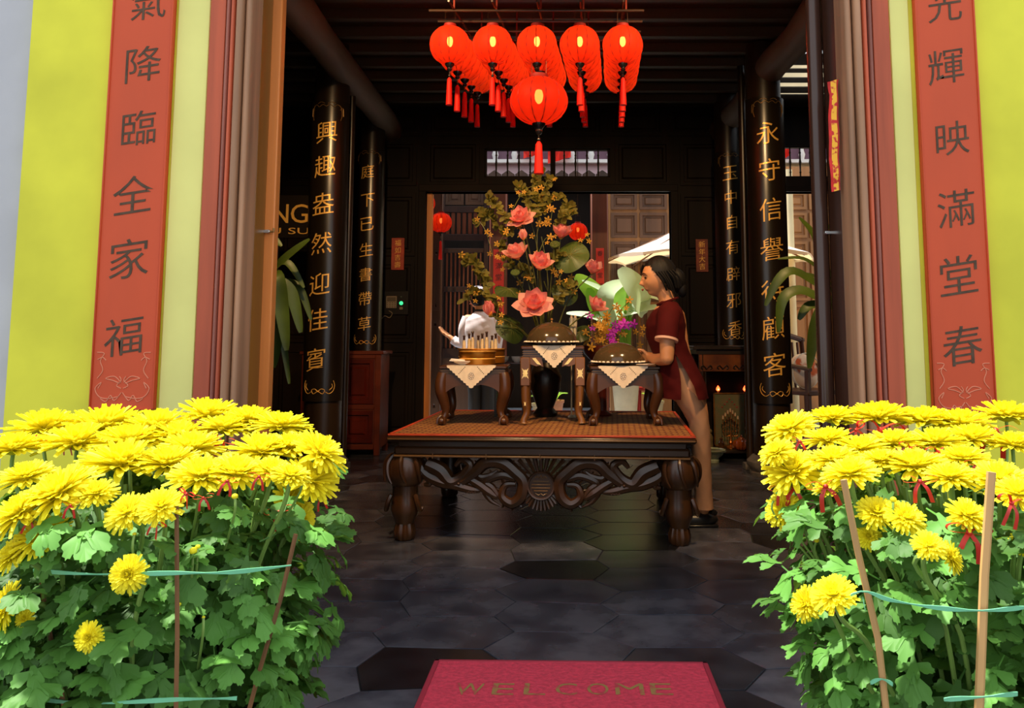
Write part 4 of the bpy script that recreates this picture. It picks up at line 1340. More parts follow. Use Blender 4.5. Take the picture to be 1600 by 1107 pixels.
# ================================================================== the courtyard behind the hall
struct(MB().box(-6, 6, 8.35, 13, -0.12, -0.002).build('courtyard_floor', MT['paving'], smooth=False))
mpink = mat('pinkish_plaster', (0.80, 0.58, 0.62), 0.85, var=0.12, scale=2)
mcream = mat('cream_plaster', (0.75, 0.62, 0.38), 0.85, var=0.1, scale=2)
mwhite = mat('white_paint', (0.75, 0.73, 0.70), 0.6)
mbrown = mat('brown_panel_wood', S('#5c3c26'), 0.5, var=0.3, scale=6, stretch=WV)
mtan = mat('lit_panel_wood', S('#a06c3c'), 0.5, var=0.25, scale=6, stretch=WV)
mredcloth = translucent('red_cloth', S('#d8281c'), S('#e83020'), 0.4)
YW = 11.6
struct(MB().box(-6, 6, YW, YW + 0.2, 0, 3.2).build('wall_courtyard_back', MT['dark'], smooth=False))
struct(MB().box(-6, 1.6, YW, YW + 0.2, 3.2, 5.2).build('wall_courtyard_upper_pink', mpink, smooth=False))
struct(MB().box(1.6, 6, YW, YW + 0.2, 3.2, 5.2).build('wall_courtyard_upper_cream', mcream, smooth=False))
struct(MB().box(-3.8, -3.6, 8.3, YW, 0, 4.2).build('wall_courtyard_left', mbrown, smooth=False))
struct(MB().box(5.2, 5.4, 8.3, YW, 0, 4.2).build('wall_courtyard_right', mcream, smooth=False))
# tiled eave of the back building, one scalloped tile end after the other
ea = struct(thing('roof_eave_courtyard', None, None, (0, YW, 3.2)))
mtile = mat('grey_brown_roof_tile', S('#4a3428'), 0.8, var=0.3, scale=8, rnd=0.3)
MB().box(-4, 5, -0.42, 0, 0.02, 0.06).build('eave_board', MT['dark_h'], ea, smooth=False)
prof = [(-0.085, 0.0)] + [(0.085 * math.sin(a), -0.01 + 0.055 * math.cos(a)) for a in [lerp(-PI / 2, PI / 2, k / 10) for k in range(11)]] + [(0.085, 0)]
prof = [(-0.09, 0.0), (-0.09, 0.035), (-0.065, 0.05), (-0.03, 0.075), (0, 0.095), (0.03, 0.075), (0.065, 0.05), (0.09, 0.035), (0.09, 0.0)]
tm = MB().prism(prof, -0.48, -0.05).mesh('roof_tile', mtile, smooth=False)
for k in range(44):
    link('roof_tile', tm, ea, loc=(-3.9 + k * 0.19, 0, 0.06))
# balustrade of the upper gallery
bl = thing('gallery_balustrade', 'white balustrade of the upper gallery seen through the transom bars', 'balustrade', (0, YW - 0.12, 3.56))
MB().box(-3.5, 5, -0.05, 0.05, -0.03, 0.02).build('bottom_rail', mwhite, bl, smooth=False)
MB().box(-3.5, 5, -0.05, 0.05, 0.55, 0.62).build('top_rail', mwhite, bl, smooth=False)
bm_ = MB().lathe([(0.03, 0.02), (0.05, 0.10), (0.03, 0.16), (0.025, 0.3), (0.045, 0.4), (0.03, 0.55)], 10).mesh('baluster', mwhite)
for k in range(30):
    link('baluster', bm_, bl, loc=(-3.4 + k * 0.28, 0, 0))
MB().box(-3.5, 5, 0.07, 0.09, 0.0, 0.55).build('gallery_shade_board', mat('dull_purple_board', S('#6c4c5c'), 0.7), bl, smooth=False)
def cloth(px0, px1, py0, py1, Y, label):
    a, b = at(px0, py0, Y), at(px1, py1, Y)
    root = thing('red_cloth', label, 'cloth', ((a.x + b.x) / 2, Y, a.z))
    w, h_ = (b.x - a.x) / 2, a.z - b.z
    vs, fs = [], []
    for j in range(7):
        for i in range(9):
            x = -w + 2 * w * i / 8
            vs.append((x, 0.02 * math.sin(i * 1.5 + j * 0.4), -h_ * (j / 6) * (1 - 0.35 * i / 8)))
    for j in range(6):
        for i in range(8):
            fs.append((j * 9 + i, j * 9 + i + 1, j * 9 + i + 10, j * 9 + i + 9))
    MB().add(vs, fs).build('cloth_panel', mredcloth, root)
    MB().tube([(-w, 0, 0), (w, 0, 0)], 0.01, 6).build('rod', MT['dark'], root)
    MB().tube([(0, 0, 0), (0, 0, 4.14 - a.z), (0, YW - 0.12 - Y, 4.14 - a.z)], 0.005, 5).build('hook', MT['dark'], root)
cloth(856, 892, 226, 256, YW - 0.3, 'red cloth draped over the gallery rail, near the middle of the transom')
cloth(1222, 1236, 226, 250, YW - 0.3, 'small red cloth on the gallery rail seen through the side transom')
cloth(818, 844, 228, 248, YW - 0.3, 'red cloth on the gallery rail behind the big lantern\'s tassel')
# posts with red couplet papers
mpost = mat('red_brown_post', S('#6e3014'), 0.5, var=0.3, scale=8, stretch=WV)
mpaper = mat('red_couplet_paper', S('#e02c1e'), 0.55, var=0.08, scale=8)
mink = mat('black_ink', (0.02, 0.012, 0.01), 0.6)
for px0, px1, pa, pb_, papers, lab, lab2 in ((764, 791, 300, 640, [(771, 787, 390, 512)], 'red brown courtyard post behind the white-shirted person', 'long red paper with black characters on the post behind the white-shirted person'),
                                (924, 951, 300, 640, [(931, 944, 388, 456)], 'red brown courtyard post next to the white parasol tip', 'red paper with black characters on the post beside the white parasol tip')):
    Yp = 9.4 if px0 < 800 else 9.25
    a, b = at(px0, 450, Yp), at(px1, 450, Yp)
    w = (b.x - a.x) / 2
    root = thing('courtyard_post', lab, 'post', ((a.x + b.x) / 2, Yp + w, 0))
    MB().box(-w, w, -w, w, 0.12, 2.85, c=0.012).build('post_shaft', mpost, root)
    MB().box(-w - 0.03, w + 0.03, -w - 0.03, w + 0.03, 0, 0.12, c=0.015).build('post_base', MT['stone'], root)
    for q in papers:
        p0, p1 = at(q[0], q[2], Yp - 0.004), at(q[1], q[3], Yp - 0.004)
        r2 = thing('couplet_paper', lab2, 'paper', ((p0.x + p1.x) / 2, Yp - 0.004, p1.z))
        ww, hh = (p1.x - p0.x) / 2, p0.z - p1.z
        n = 10
        vs, fs = [], []
        for k in range(n + 1):
            y = -0.006 + 0.006 * math.sin(k * 1.9)
            vs += [(-ww, y, hh * k / n), (ww, y - 0.002, hh * k / n)]
        fs = [(2 * k, 2 * k + 1, 2 * k + 3, 2 * k + 2) for k in range(n)]
        MB().add(vs, fs).build('paper_sheet', mpaper, r2)
        chs = '春滿堂福' if hh < 0.7 else '春滿堂吉福如意'
        for k, c in enumerate(chs):
            me = glyph_mesh(c, min(0.075, ww * 1.3), 0.1, thick=0.001)
            me.materials.append(mink)
            link('character', me, r2, loc=(0, -0.0145, hh * (1 - (k + 0.5) / len(chs))))
# lattice screen
YLS = 9.7
la, lb = at(686, 450, YLS).x, at(762, 450, YLS).x
root = thing('lattice_screen', 'dark wooden lattice screen with upright bars, behind the hanging courtyard lantern', 'screen', ((la + lb) / 2, YLS, 0))
w = (lb - la) / 2
zz = lambda py: at(720, py, YLS).z
mlat = mat('lattice_wood', S('#3a1c0e'), 0.55, var=0.3, scale=8, stretch=WV)
mlatb = mat('lattice_bar_wood', S('#7a3c1e'), 0.45, var=0.25, scale=8, stretch=WV)
for x in (-w, w - 0.05):
    MB().box(x, x + 0.05, 0, 0.06, 0, zz(280), c=0.004).build('screen_post', mlat, root)
for t, b in ((322, 332), (366, 376), (388, 395), (448, 456), (545, 560)):
    MB().box(-w + 0.05, w - 0.05, 0, 0.05, zz(b), zz(t), c=0.004).build('screen_rail', mlat, root)
for t, b, n, r in ((332, 366, 7, 0.022), (395, 448, 9, 0.011), (456, 545, 9, 0.011)):
    m_ = MB().box(-r, r, 0.01, 0.04, zz(b), zz(t), c=0.003).mesh('screen_bar', mlatb)
    for k in range(n):
        link('screen_bar', m_, root, loc=(lerp(-w + 0.09, w - 0.09, k / (n - 1)), 0, 0))
for k in range(2):
    panel(lerp(-w + 0.05, w - 0.05, k / 2) + 0.01, lerp(-w + 0.05, w - 0.05, (k + 1) / 2) - 0.01, zz(320), zz(284), 0.03, mbrown, root)
MB().box(-w + 0.05, w - 0.05, 0.02, 0.04, 0.02, zz(560)).build('lower_board', mbrown, root, smooth=False)
# folding door leaf beside the opening
Yd = 8.9
root = thing('folding_door', 'narrow brown folding door leaf beside the bright door jamb', 'door', (at(681, 450, Yd).x, Yd, 0))
w = (at(690, 450, Yd).x - at(672, 450, Yd).x) / 2
MB().box(-w, w, 0, 0.05, 0.01, 2.9, c=0.004).build('leaf_frame', mbrown, root)
panel(-w + 0.015, w - 0.015, 1.3, 2.0, 0.0, mbrown, root, 0.012)
panel(-w + 0.015, w - 0.015, 0.2, 1.2, 0.0, mbrown, root, 0.012)
# panelled walls of the courtyard (one panel after the other)
YP = 10.4
pw = struct(MB().box(at(952, 400, YP).x, 5.2, YP, YP + 0.1, 0, 3.25).build('wall_courtyard_panelled', mtan, smooth=False))
xs = [at(px, 400, YP).x for px in (955, 1010, 1013, 1050, 1110, 1160, 1232, 1258, 1262, 1300, 1340)]
zsr = [(at(1000, b, YP).z, at(1000, t, YP).z) for t, b in ((301, 328), (333, 372), (378, 470), (476, 600))]
for i, (x0, x1) in enumerate(((955, 996), (1000, 1043), (1047, 1110), (1114, 1180), (1184, 1224), (1229, 1262), (1266, 1300), (1304, 1345))):
    for z0, z1 in zsr:
        panel(at(x0, 400, YP).x, at(x1, 400, YP).x, z0, z1, YP, mbrown if i < 3 else mtan, pw, 0.03)  # brighter light on the later panels is put in by the tan wood
root = thing('cream_pillar', 'slim cream pillar behind the palm-crossed column', 'pillar', (at(1237, 450, 9.9).x, 9.9, 0))
MB().lathe([(0.05, 0.1), (0.05, 3.1)], 16).build('pillar_shaft', mcream, root)
MB().box(-0.075, 0.075, -0.075, 0.075, 0, 0.1, c=0.005).build('pillar_base', mcream, root)
# white parasol
mpar = translucent('white_parasol_cloth', (0.85, 0.84, 0.82), (0.9, 0.62, 0.3), 0.45)
mpole = mat('parasol_wood', S('#7a4c28'), 0.4, var=0.2, scale=8, stretch=WV)
UY = 9.55
tipl, tipr = at(944, 410, UY), at(1272, 394, UY)
ucx, ur = (tipl.x + tipr.x) / 2, (tipr.x - tipl.x) / 2 * 1.0
zr, za = tipl.z + 0.03, at(1107, 331, UY).z
root = thing('parasol', 'big white parasol lit by the sun in the courtyard', 'parasol', (ucx, UY, 0))
vs, fs = [(0, 0, za)], []
N8 = 8
def ringp(t, k, sub=4):
    i, f = divmod(k, sub)
    f /= sub
    a, b = 2 * PI * i / N8, 2 * PI * (i + 1) / N8
    r = ur * t
    p, q = Vector((r * math.cos(a), r * math.sin(a), 0)), Vector((r * math.cos(b), r * math.sin(b), 0))
    c = p.lerp(q, f)
    return (c.x, c.y, lerp(za, zr, t) + 0.03 * math.sin(PI * f) * t - 0.05 * math.sin(PI * t))
n = N8 * 4
ts = (0.25, 0.5, 0.75, 1.0)
for t in ts:
    vs += [ringp(t, k) for k in range(n)]
for k in range(n):
    fs.append((0, 1 + k, 1 + (k + 1) % n))
for i in range(3):
    for k in range(n):
        k2 = (k + 1) % n
        fs.append((1 + i * n + k, 1 + (i + 1) * n + k, 1 + (i + 1) * n + k2, 1 + i * n + k2))
MB().add(vs, fs).build('canopy', mpar, root)
vs, fs = [], []
for k in range(n):
    x, y, z = ringp(1.0, k)
    vs += [(x, y, z), (x * 1.0, y * 1.0, z - 0.035 + 0.012 * math.sin(k * PI / 2))]
for k in range(n):
    k2 = (k + 1) % n
    fs.append((2 * k, 2 * k2, 2 * k2 + 1, 2 * k + 1))
MB().add(vs, fs).build('valance', mpar, root)
for k in range(N8):
    a = 2 * PI * k / N8
    MB().tube([(0.03 * math.cos(a), 0.03 * math.sin(a), za - 0.06), (ur * 0.98 * math.cos(a), ur * 0.98 * math.sin(a), zr - 0.03)], 0.01, 6).build('rib', mpole, root)
MB().lathe([(0.022, 0.08), (0.022, za), (0.03, za + 0.02), (0, za + 0.06)], 14).build('pole', mpole, root)
MB().lathe([(0.22, 0), (0.23, 0.03), (0.2, 0.07), (0.05, 0.09), (0.04, 0.2)], 28).build('base', MT['stone'], root)
# banana plant in a pale planter, more planters
mleafb = translucent('banana_leaf', S('#7fae3c'), S('#a8d040'), 0.4)
mleafp = translucent('sunlit_banana_leaf', S('#c4d8b4'), S('#d0e0a0'), 0.3)  # paler copy with the sunlight put into the leaf colour
mplanter = mat('cream_planter', S('#d8c8a4'), 0.6, var=0.1, scale=6)
mplanter2 = mat('terracotta_planter', S('#b47a58'), 0.7, var=0.2, scale=8)
def blade(pts, width, tipw=0.05, fold=0.25, nrm=(0, -1, 0.4), segs=14, ripple=0.0):
    """long leaf along pts: midrib and two half blades"""
    q = catmull(pts, max(2, segs // (len(pts) - 1)))
    m = len(q)
    vs, fs = [], []
    for i, p in enumerate(q):
        t = i / (m - 1)
        d = (q[min(i + 1, m - 1)] - q[max(i - 1, 0)]).normalized()
        s_ = d.cross(Vector(nrm))
        s_ = s_.normalized() if s_.length > 1e-5 else Vector((1, 0, 0))
        up = s_.cross(d)
        w = width * (math.sin(PI * min(1, (t * 0.9 + 0.06))) ** 0.65) * (1 - tipw * 0)
        rp = ripple * math.sin(i * 2.1)
        vs += [p - s_ * w + up * (fold * w + rp), p, p + s_ * w + up * (fold * w - rp)]
    for i in range(m - 1):
        fs += [(3 * i, 3 * i + 1, 3 * i + 4, 3 * i + 3), (3 * i + 1, 3 * i + 2, 3 * i + 5, 3 * i + 4)]
    return vs, fs
YBN = 9.05
pb = at(978, 640, YBN)
root = thing('potted_banana', 'banana plant with big sunlit leaves in a cream planter', 'plant', (pb.x, YBN, 0))
hb = at(978, 590, YBN).z
MB().lathe([(0.10, 0), (0.11, 0.02), (0.15, hb * 0.85), (0.165, hb * 0.9), (0.165, hb), (0.14, hb), (0.13, hb - 0.06), (0, hb - 0.07)], 32).build('planter', mplanter, root)
for k in range(3):
    MB().tube([(0.02 * k - 0.02, 0.02, hb - 0.06), (0.03 * k - 0.03, 0, 1.0), (0.06 * k - 0.06, 0.03 * k - 0.03, 1.3)], [0.045, 0.035, 0.02], 8).build('stalk', mleafb, root)
def lp(px, py, dy=0.0):
    return at(px, py, YBN + dy) - Vector((pb.x, YBN, 0))
for pts_, wpx, m_, nn in (([(958, 505), (930, 462), (898, 432)], 17, mleafb, (0.2, -1, 0.3)),
                          ([(955, 515), (968, 470), (990, 436)], 17, mleafb, (-0.3, -1, 0.2)),
                          ([(1006, 492), (996, 458), (968, 420)], 22, mleafp, (0.2, -1, 0.6)),
                          ([(965, 500), (955, 465), (935, 452), (910, 440)], 12, mleafp, (0.3, -0.7, 1)),
                          ([(975, 500), (985, 470), (1015, 460), (1040, 470)], 20, mleafp, (0.1, -0.8, 1)),
                          ([(965, 495), (1000, 485), (1050, 478)], 9, mleafp, (0.0, -0.7, 1)),
                          ([(960, 505), (945, 480), (950, 455), (975, 440)], 14, mleafp, (0, -1, 0.5)),
                          ([(955, 510), (925, 495), (885, 490)], 9, mleafp, (0.2, -0.7, 1)),
                          ([(950, 515), (928, 480), (920, 450)], 13, mleafb, (0.6, -1, 0.3))):
    vs, fs = blade([lp(a, b, 0.12 * math.sin(i * 2 + a)) for i, (a, b) in enumerate(pts_)], wpx / ppm(YBN), nrm=nn)
    MB().add(vs, fs).build('banana_leaf', m_, root)
for px, py, wpx, m_, lab, Yq in ((846, 642, 15, mplanter, 'small pale planter on the courtyard floor seen between the stands', 9.6), (866, 642, 15, mplanter2, 'small terracotta planter on the courtyard floor seen under the pearl stand', 9.95),
                           (1022, 640, 15, mplanter, 'cream planter on the courtyard floor seen beside the red stool', 9.9), (770, 640, 12, mwhite, 'small white planter on the courtyard floor below the white-shirted person', 9.2)):
    p = at(px, 610, Yq)
    r2 = thing('planter', lab, 'planter', (p.x, Yq, 0))
    r = wpx / ppm(Yq)
    MB().lathe([(r * 0.65, 0), (r * 0.7, 0.02), (r * 0.95, r * 1.7), (r * 1.05, r * 1.75), (r * 1.05, r * 2), (r * 0.9, r * 2), (r * 0.85, r * 1.7), (0, r * 1.65)], 28).build('pot', m_, r2)
    for k in range(9):
        a = 2 * PI * k / 9 + 0.3
        vs, fs = blade([(0, 0, r * 1.65), (r * 0.7 * math.cos(a), r * 0.7 * math.sin(a), r * 2.6), (r * 1.5 * math.cos(a), r * 1.5 * math.sin(a), r * 2.7)], r * 0.2, nrm=(0, 0, 1), segs=8)
        MB().add(vs, fs).build('leaf', mleafb, r2)
p = at(1007, 610, 9.36)
r2 = thing('red_stool', 'small red stool standing next to the cream planter', 'stool', (p.x, 9.36, 0))
mred = mat('red_stool_paint', S('#a01c14'), 0.45)
MB().lathe([(0.11, 0.40), (0.115, 0.41), (0.11, 0.43)], 24).build('seat', mred, r2)
for k in range(4):
    a = PI / 2 * k + 0.5
    MB().tube([(0.085 * math.cos(a), 0.085 * math.sin(a), 0.40), (0.1 * math.cos(a), 0.1 * math.sin(a), 0)], 0.014, 8).build('leg', mred, r2)
# wooden armchair with a white cushion behind the far column
Yc_ = 8.75
root = thing('armchair', 'dark wooden armchair in the courtyard behind the palm leaves', 'chair', (at(1262, 600, Yc_).x, Yc_, 0), 0.5)
mch = mat('chair_wood', S('#4a2414'), 0.4, var=0.3, scale=8, stretch=WV)
MB().box(-0.26, 0.26, -0.26, 0.26, 0.40, 0.45, c=0.01).build('seat', mch, root)
for x in (-0.23, 0.23):
    MB().box(x - 0.025, x + 0.025, -0.25, -0.20, 0, 0.66, c=0.005).build('leg', mch, root)
    MB().tube([(x, 0.24, 0), (x, 0.25, 0.45), (x, 0.30, 1.0)], 0.026, 8).build('leg', mch, root)
    MB().tube(catmull([(x, 0.27, 0.68), (x, 0.0, 0.70), (x, -0.27, 0.67)], 4), 0.024, 8).build('armrest', mch, root)
for k in range(5):
    x = lerp(-0.16, 0.16, k / 4)
    MB().tube([(x, 0.255, 0.45), (x, 0.295, 0.95)], 0.014, 6).build('back_slat', mch, root)
MB().tube(catmull([(-0.26, 0.30, 0.97), (0, 0.33, 1.03), (0.26, 0.30, 0.97)], 5), 0.032, 8).build('back_rail', mch, root)
r2 = thing('cushion', 'orange and white cushion leaning in the dark armchair', 'cushion', root.location + Vector((-0.02, -0.03, 0.455)), 0.5)
cu = MB()
cu.ball((0, 0, 0.19), 0.2, 20, 12, sc3=(1.0, 0.32, 0.95), M=Matrix.Rotation(-0.2, 4, 'X'))
cu.build('cover', mat('orange_white_cushion', S('#e8d0c0'), 0.8, scale=3.5, stretch=(1, 0.2, 1), col2=S('#c85a28'), mixlo=0.5, mixhi=0.54), r2)
pz_ = MB().tube([(0.2 * math.cos(a), -0.0, 0.19 + 0.19 * math.sin(a)) for a in [2 * PI * k / 24 for k in range(24)]], 0.006, 6, closed=True).build('piping', mwhite, r2)
# ================================================================== silk lanterns
msilk = translucent('red_lantern_silk', S('#e0200c'), (0.95, 0.10, 0.03), 0.72, clear=0.22, clear_col=(1.0, 0.30, 0.12))
mrib = mat('lantern_rib', S('#8a0e06'), 0.7)
mknob = mat('black_lacquer_knob', (0.01, 0.008, 0.008), 0.15, coat=0.6)
mtas = translucent('red_tassel', S('#d82014'), S('#e02818'), 0.3)
mwire = mat('lantern_wire', S('#4a3020'), 0.4, 0.6)
mbulb = mat('warm_bulb', (1, 0.8, 0.4), 0.4, emit=(1.0, 0.62, 0.22), estr=30.0)
mbulbs = mat('dim_warm_bulb', (1, 0.8, 0.4), 0.4, emit=(1.0, 0.55, 0.22), estr=16.0)
def lantern(name, label, R, Hh, tassel, bulb, group=None, silk=msilk):
    root = thing(name, label, 'lantern', (0, 0, 0), 0, group)
    prof = []
    for k in range(15):
        t = lerp(-0.47 * PI, 0.43 * PI, k / 14)
        prof.append((max(0.12 * R, R * math.cos(t) ** 0.9), Hh * math.sin(t) * 1.02))
    zt_, zb_ = prof[-1][1], prof[0][1]
    m = MB()
    m.lathe(prof, 36, lobes=12, amp=0.045)
    m.f = [f for f in m.f if len(f) == 4]
    m.mi = [0] * len(m.f)
    m.build('silk_shade', silk, root, angle=80)
    rb = MB()
    for k in range(12):
        a = 2 * PI * k / 12 + PI / 12
        rb.tube([(p[0] * 0.99 * math.cos(a), p[0] * 0.99 * math.sin(a), p[1]) for p in prof[::2]], R * 0.020, 4)
    tag(rb.build('ribs', mrib, root), kind='stuff')
    MB().lathe([(R * 0.31, zt_ - R * 0.02), (R * 0.33, zt_ + R * 0.02), (R * 0.31, zt_ + R * 0.13), (R * 0.28, zt_ + R * 0.13), (R * 0.28, zt_)], 24).build('top_collar', mrib, root)
    kz = zb_
    MB().lathe([(R * 0.24, kz + R * 0.02), (R * 0.22, kz - R * 0.06), (R * 0.10, kz - R * 0.20), (R * 0.13, kz - R * 0.26), (R * 0.10, kz - R * 0.33), (R * 0.04, kz - R * 0.38)], 14).build('bottom_knob', mknob, root)
    cl = tassel * 0.28
    MB().tube([(0, 0, kz - R * 0.36), (0, 0, kz - R * 0.36 - cl)], R * 0.025, 5).ball((0, 0, kz - R * 0.36 - cl * 0.6), R * 0.07, 8, 6).build('tassel_cord', mknob, root)
    zt2 = kz - R * 0.36 - cl
    MB().lathe([(R * 0.05, zt2 + R * 0.05), (R * 0.11, zt2 - R * 0.05), (R * 0.13, zt2 - tassel * 0.35), (R * 0.16, zt2 - tassel), (R * 0.10, zt2 - tassel)], 16, lobes=16, amp=0.12).build('tassel', mtas, root)
    MB().tube([(-R * 0.25, 0, zt_ + R * 0.1), (-R * 0.25, 0, zt_ + R * 0.75), (R * 0.25, 0, zt_ + R * 0.75), (R * 0.25, 0, zt_ + R * 0.1)], R * 0.012, 5).build('hanger', mwire, root)
    MB().ball((0, 0, Hh * 0.22), R * 0.15, 10, 8, sc3=(1, 1, 1.9)).build('bulb', bulb, root)
    MB().lathe([(R * 0.10, Hh * 0.44), (R * 0.10, zt_)], 10).build('bulb_socket', mknob, root)
    return root, zt_ + R * 0.75, zb_ - R * 0.36
LY = 4.3
lpm = ppm(LY)
R0 = 32.5 / lpm
proto, ltop, lbot = lantern('silk_lantern', 'red silk lantern', R0, 31 / lpm, 44 / lpm, mbulb, 'red silk lanterns hung in five rows')
cols = (703, 770, 839, 906, 973)
cname = ('outer file on the gold sign side', 'inner file on the gold sign side', 'middle file above the big lantern', 'inner file on the altar table side', 'outer file on the altar table side')
rname = ('nearest one of the', 'second one back in the', 'third one back in the', 'fourth one back in the', 'rearmost one of the')
first = True
lant_pos = {}
for r in range(5):
    for c in range(5):
        o = proto if first else copy_tree(proto)
        first = False
        p1 = at(cols[c], 71, LY)
        Y = LY + r * 2 * R0 * 1.03
        z = p1.z + r * 0.030
        X = p1.x + r * 0.016
        o.location = (X, Y, z)
        o.rotation_euler.z = random.uniform(0, 0.5)
        o['label'] = 'red silk lantern, ' + rname[r] + ' ' + cname[c]
        lant_pos[r, c] = (X, Y, z)
big, btop, bbot = lantern('big_silk_lantern', 'larger red silk lantern hung in front below the smaller ones', 46 / lpm, 37.5 / lpm, 50 / lpm, mbulbs)
x, y, z = lant_pos[0, 2]
big.location = (at(842, 158, LY - 0.02).x, LY - 0.02, at(842, 158, LY - 0.02).z)
MB().tube([(0, 0, btop), (0, 0.02, z + lbot - big.location.z)], 0.003, 5).build('hanging_cord', mwire, big)
# bamboo rack carrying them
root = thing('lantern_rack', 'bamboo pole rack under the ceiling carrying the red lanterns', 'rack', (0, LY, ZC - 0.08))
mbam = mat('bamboo_rack', S('#3a2412'), 0.4, var=0.3, scale=8, stretch=WX)
for r in range(5):
    x0, y0, z0 = lant_pos[r, 0]
    x1, _, _ = lant_pos[r, 4]
    zz_ = z0 + ltop + 0.012 - (ZC - 0.08)
    MB().tube([(x0 - 0.12, y0 - LY, zz_), (x1 + 0.12, y0 - LY, zz_)], 0.008, 8).build('rack_pole', mbam, root)
for c in range(5):
    q0, q1 = lant_pos[0, c], lant_pos[4, c]
    MB().tube([(q0[0], q0[1] - LY - 0.08, q0[2] + ltop + 0.034 - ZC + 0.08), (q1[0], q1[1] - LY + 0.05, q1[2] + ltop + 0.034 - ZC + 0.08)], 0.006, 8).build('rack_pole', mbam, root)
    for r in (0, 4):
        q = lant_pos[r, c]
        MB().tube([(q[0] + 0.02, q[1] - LY, q[2] + ltop - ZC + 0.09), (q[0] + 0.025, q[1] - LY, 0.0)], 0.006, 6).build('rack_cord', mat('red_cord', S('#8a2814'), 0.7) if r == 0 and c == 0 else bpy.data.materials['red_cord'], root)
# three lanterns in the courtyard, hung from the eave
mbulbd = mat('added_bulb_glow', (1, 0.8, 0.4), 0.4, emit=(1.0, 0.5, 0.2), estr=6.0)  # glow added inside lanterns that hang unlit in daylight
for px, py, wpx, Y, lab in ((689, 348, 34, 8.08, 'small red lantern with tassel hanging beside the bright door jamb'), (663, 318, 34, 8.44, 'small red lantern mostly hidden behind the bright door jamb'), (903, 362, 30, 8.44, 'small red lantern hanging behind the lotus flowers')):
    k = wpx / 2 / ppm(Y)
    o, t_, b_2 = lantern('courtyard_lantern', lab, k, k * 0.92, k * 1.7, mbulbd)
    p = at(px, py, Y)
    o.location = p
    MB().tube([(0, 0, t_), (0, 0, (3.3 if Y < 8.1 else 3.21) - p.z)], 0.004, 5).build('hanging_cord', mwire, o)
# ================================================================== people
mskin = mat('warm_skin', S('#c98a5c'), 0.5, var=0.04, scale=10)
mhair = mat('black_hair', (0.006, 0.0045, 0.004), 0.6, spec=0.25, var=0.3, scale=40, stretch=(1, 1, 0.1), bump=0.2)
mmaroon = mat('maroon_cloth', (0.060, 0.003, 0.003), 0.85, spec=0.15, var=0.15, scale=8, bump=0.15)
mbeige = mat('beige_trousers', S('#a87c5c'), 0.8, var=0.08, scale=7, bump=0.15)
mtrim = mat('pale_sleeve_trim', S('#d8a890'), 0.7)
mshirt = mat('white_shirt', S('#f2e6ea'), 0.8, var=0.04, scale=6, bump=0.2)
mblack = mat('black_trousers', (0.012, 0.011, 0.012), 0.7)
mshoe = mat('black_shoe', (0.01, 0.009, 0.009), 0.35)
meye = mat('dark_eye', (0.01, 0.008, 0.006), 0.15)
mlip = mat('lip', S('#a85040'), 0.45)
def g2(a, b):
    return math.exp(-a * a - b * b)
def head_mb(M):
    """head with face, x forward, y left, z up"""
    m = MB()
    seg, rings = 80, 56
    vs, fs = [], []
    for i in range(rings + 1):
        t = PI * i / rings
        for k in range(seg):
            a = 2 * PI * k / seg
            cx, cy, cz = math.sin(t) * math.cos(a), math.sin(t) * math.sin(a), -math.cos(t)
            x, y, z = 0.095 * cx, 0.074 * cy, 0.113 * cz
            if cz < 0:
                q = -cz
                y *= 1 - 0.34 * q ** 1.6
                if cx < 0:
                    x *= 1 - 0.42 * q
                else:
                    x *= 1 + 0.02 * q
            if cx > 0.1:
                f = min(1, (cx - 0.1) * 3)
                d = 0.024 * g2(y / 0.010, (z + 0.028) / 0.014) + 0.012 * g2(y / 0.009, (z + 0.006) / 0.020)
                d += 0.008 * g2(y / 0.022, (z + 0.060) / 0.009) - 0.004 * g2(y / 0.03, (z + 0.072) / 0.007)
                d += 0.011 * g2(y / 0.024, (z + 0.092) / 0.016)
                d -= 0.008 * (g2((y - 0.030) / 0.015, (z - 0.006) / 0.012) + g2((y + 0.030) / 0.015, (z - 0.006) / 0.012))
                d += 0.004 * (g2((y - 0.03) / 0.02, (z - 0.028) / 0.008) + g2((y + 0.03) / 0.02, (z - 0.028) / 0.008))
                d += 0.005 * (g2((y - 0.045) / 0.02, (z + 0.03) / 0.02) + g2((y + 0.045) / 0.02, (z + 0.03) / 0.02))
                x += d * f
            vs.append((x, y, z))
    for i in range(rings):
        for k in range(seg):
            k2 = (k + 1) % seg
            fs.append((i * seg + k, i * seg + k2, (i + 1) * seg + k2, (i + 1) * seg + k))
    m.add(vs, fs, 0, M)
    for s_ in (-1, 1):   # ears
        m.ball((-0.008, s_ * 0.074, -0.004), 0.026, 12, 8, M=M, sc3=(0.62, 0.32, 1.1))
        m.ball((-0.004, s_ * 0.073, -0.026), 0.010, 8, 6, M=M)
    return m
def face_bits(M, root):
    for s_ in (-1, 1):
        e = MB().ball((0.0835, s_ * 0.031, 0.006), 0.0105, 12, 8, M=M, sc3=(0.6, 1.35, 0.62)).build('eye', meye, root)
        MB().tube([M @ Vector(p) for p in ((0.095, s_ * 0.014, 0.026), (0.094, s_ * 0.031, 0.032), (0.082, s_ * 0.05, 0.026))], [0.002, 0.0034, 0.0015], 6).build('eyebrow', mhair, root)
    MB().ball((0.1025, 0, -0.0595), 0.012, 12, 8, M=M, sc3=(0.45, 1.6, 0.6)).build('lips', mlip, root)
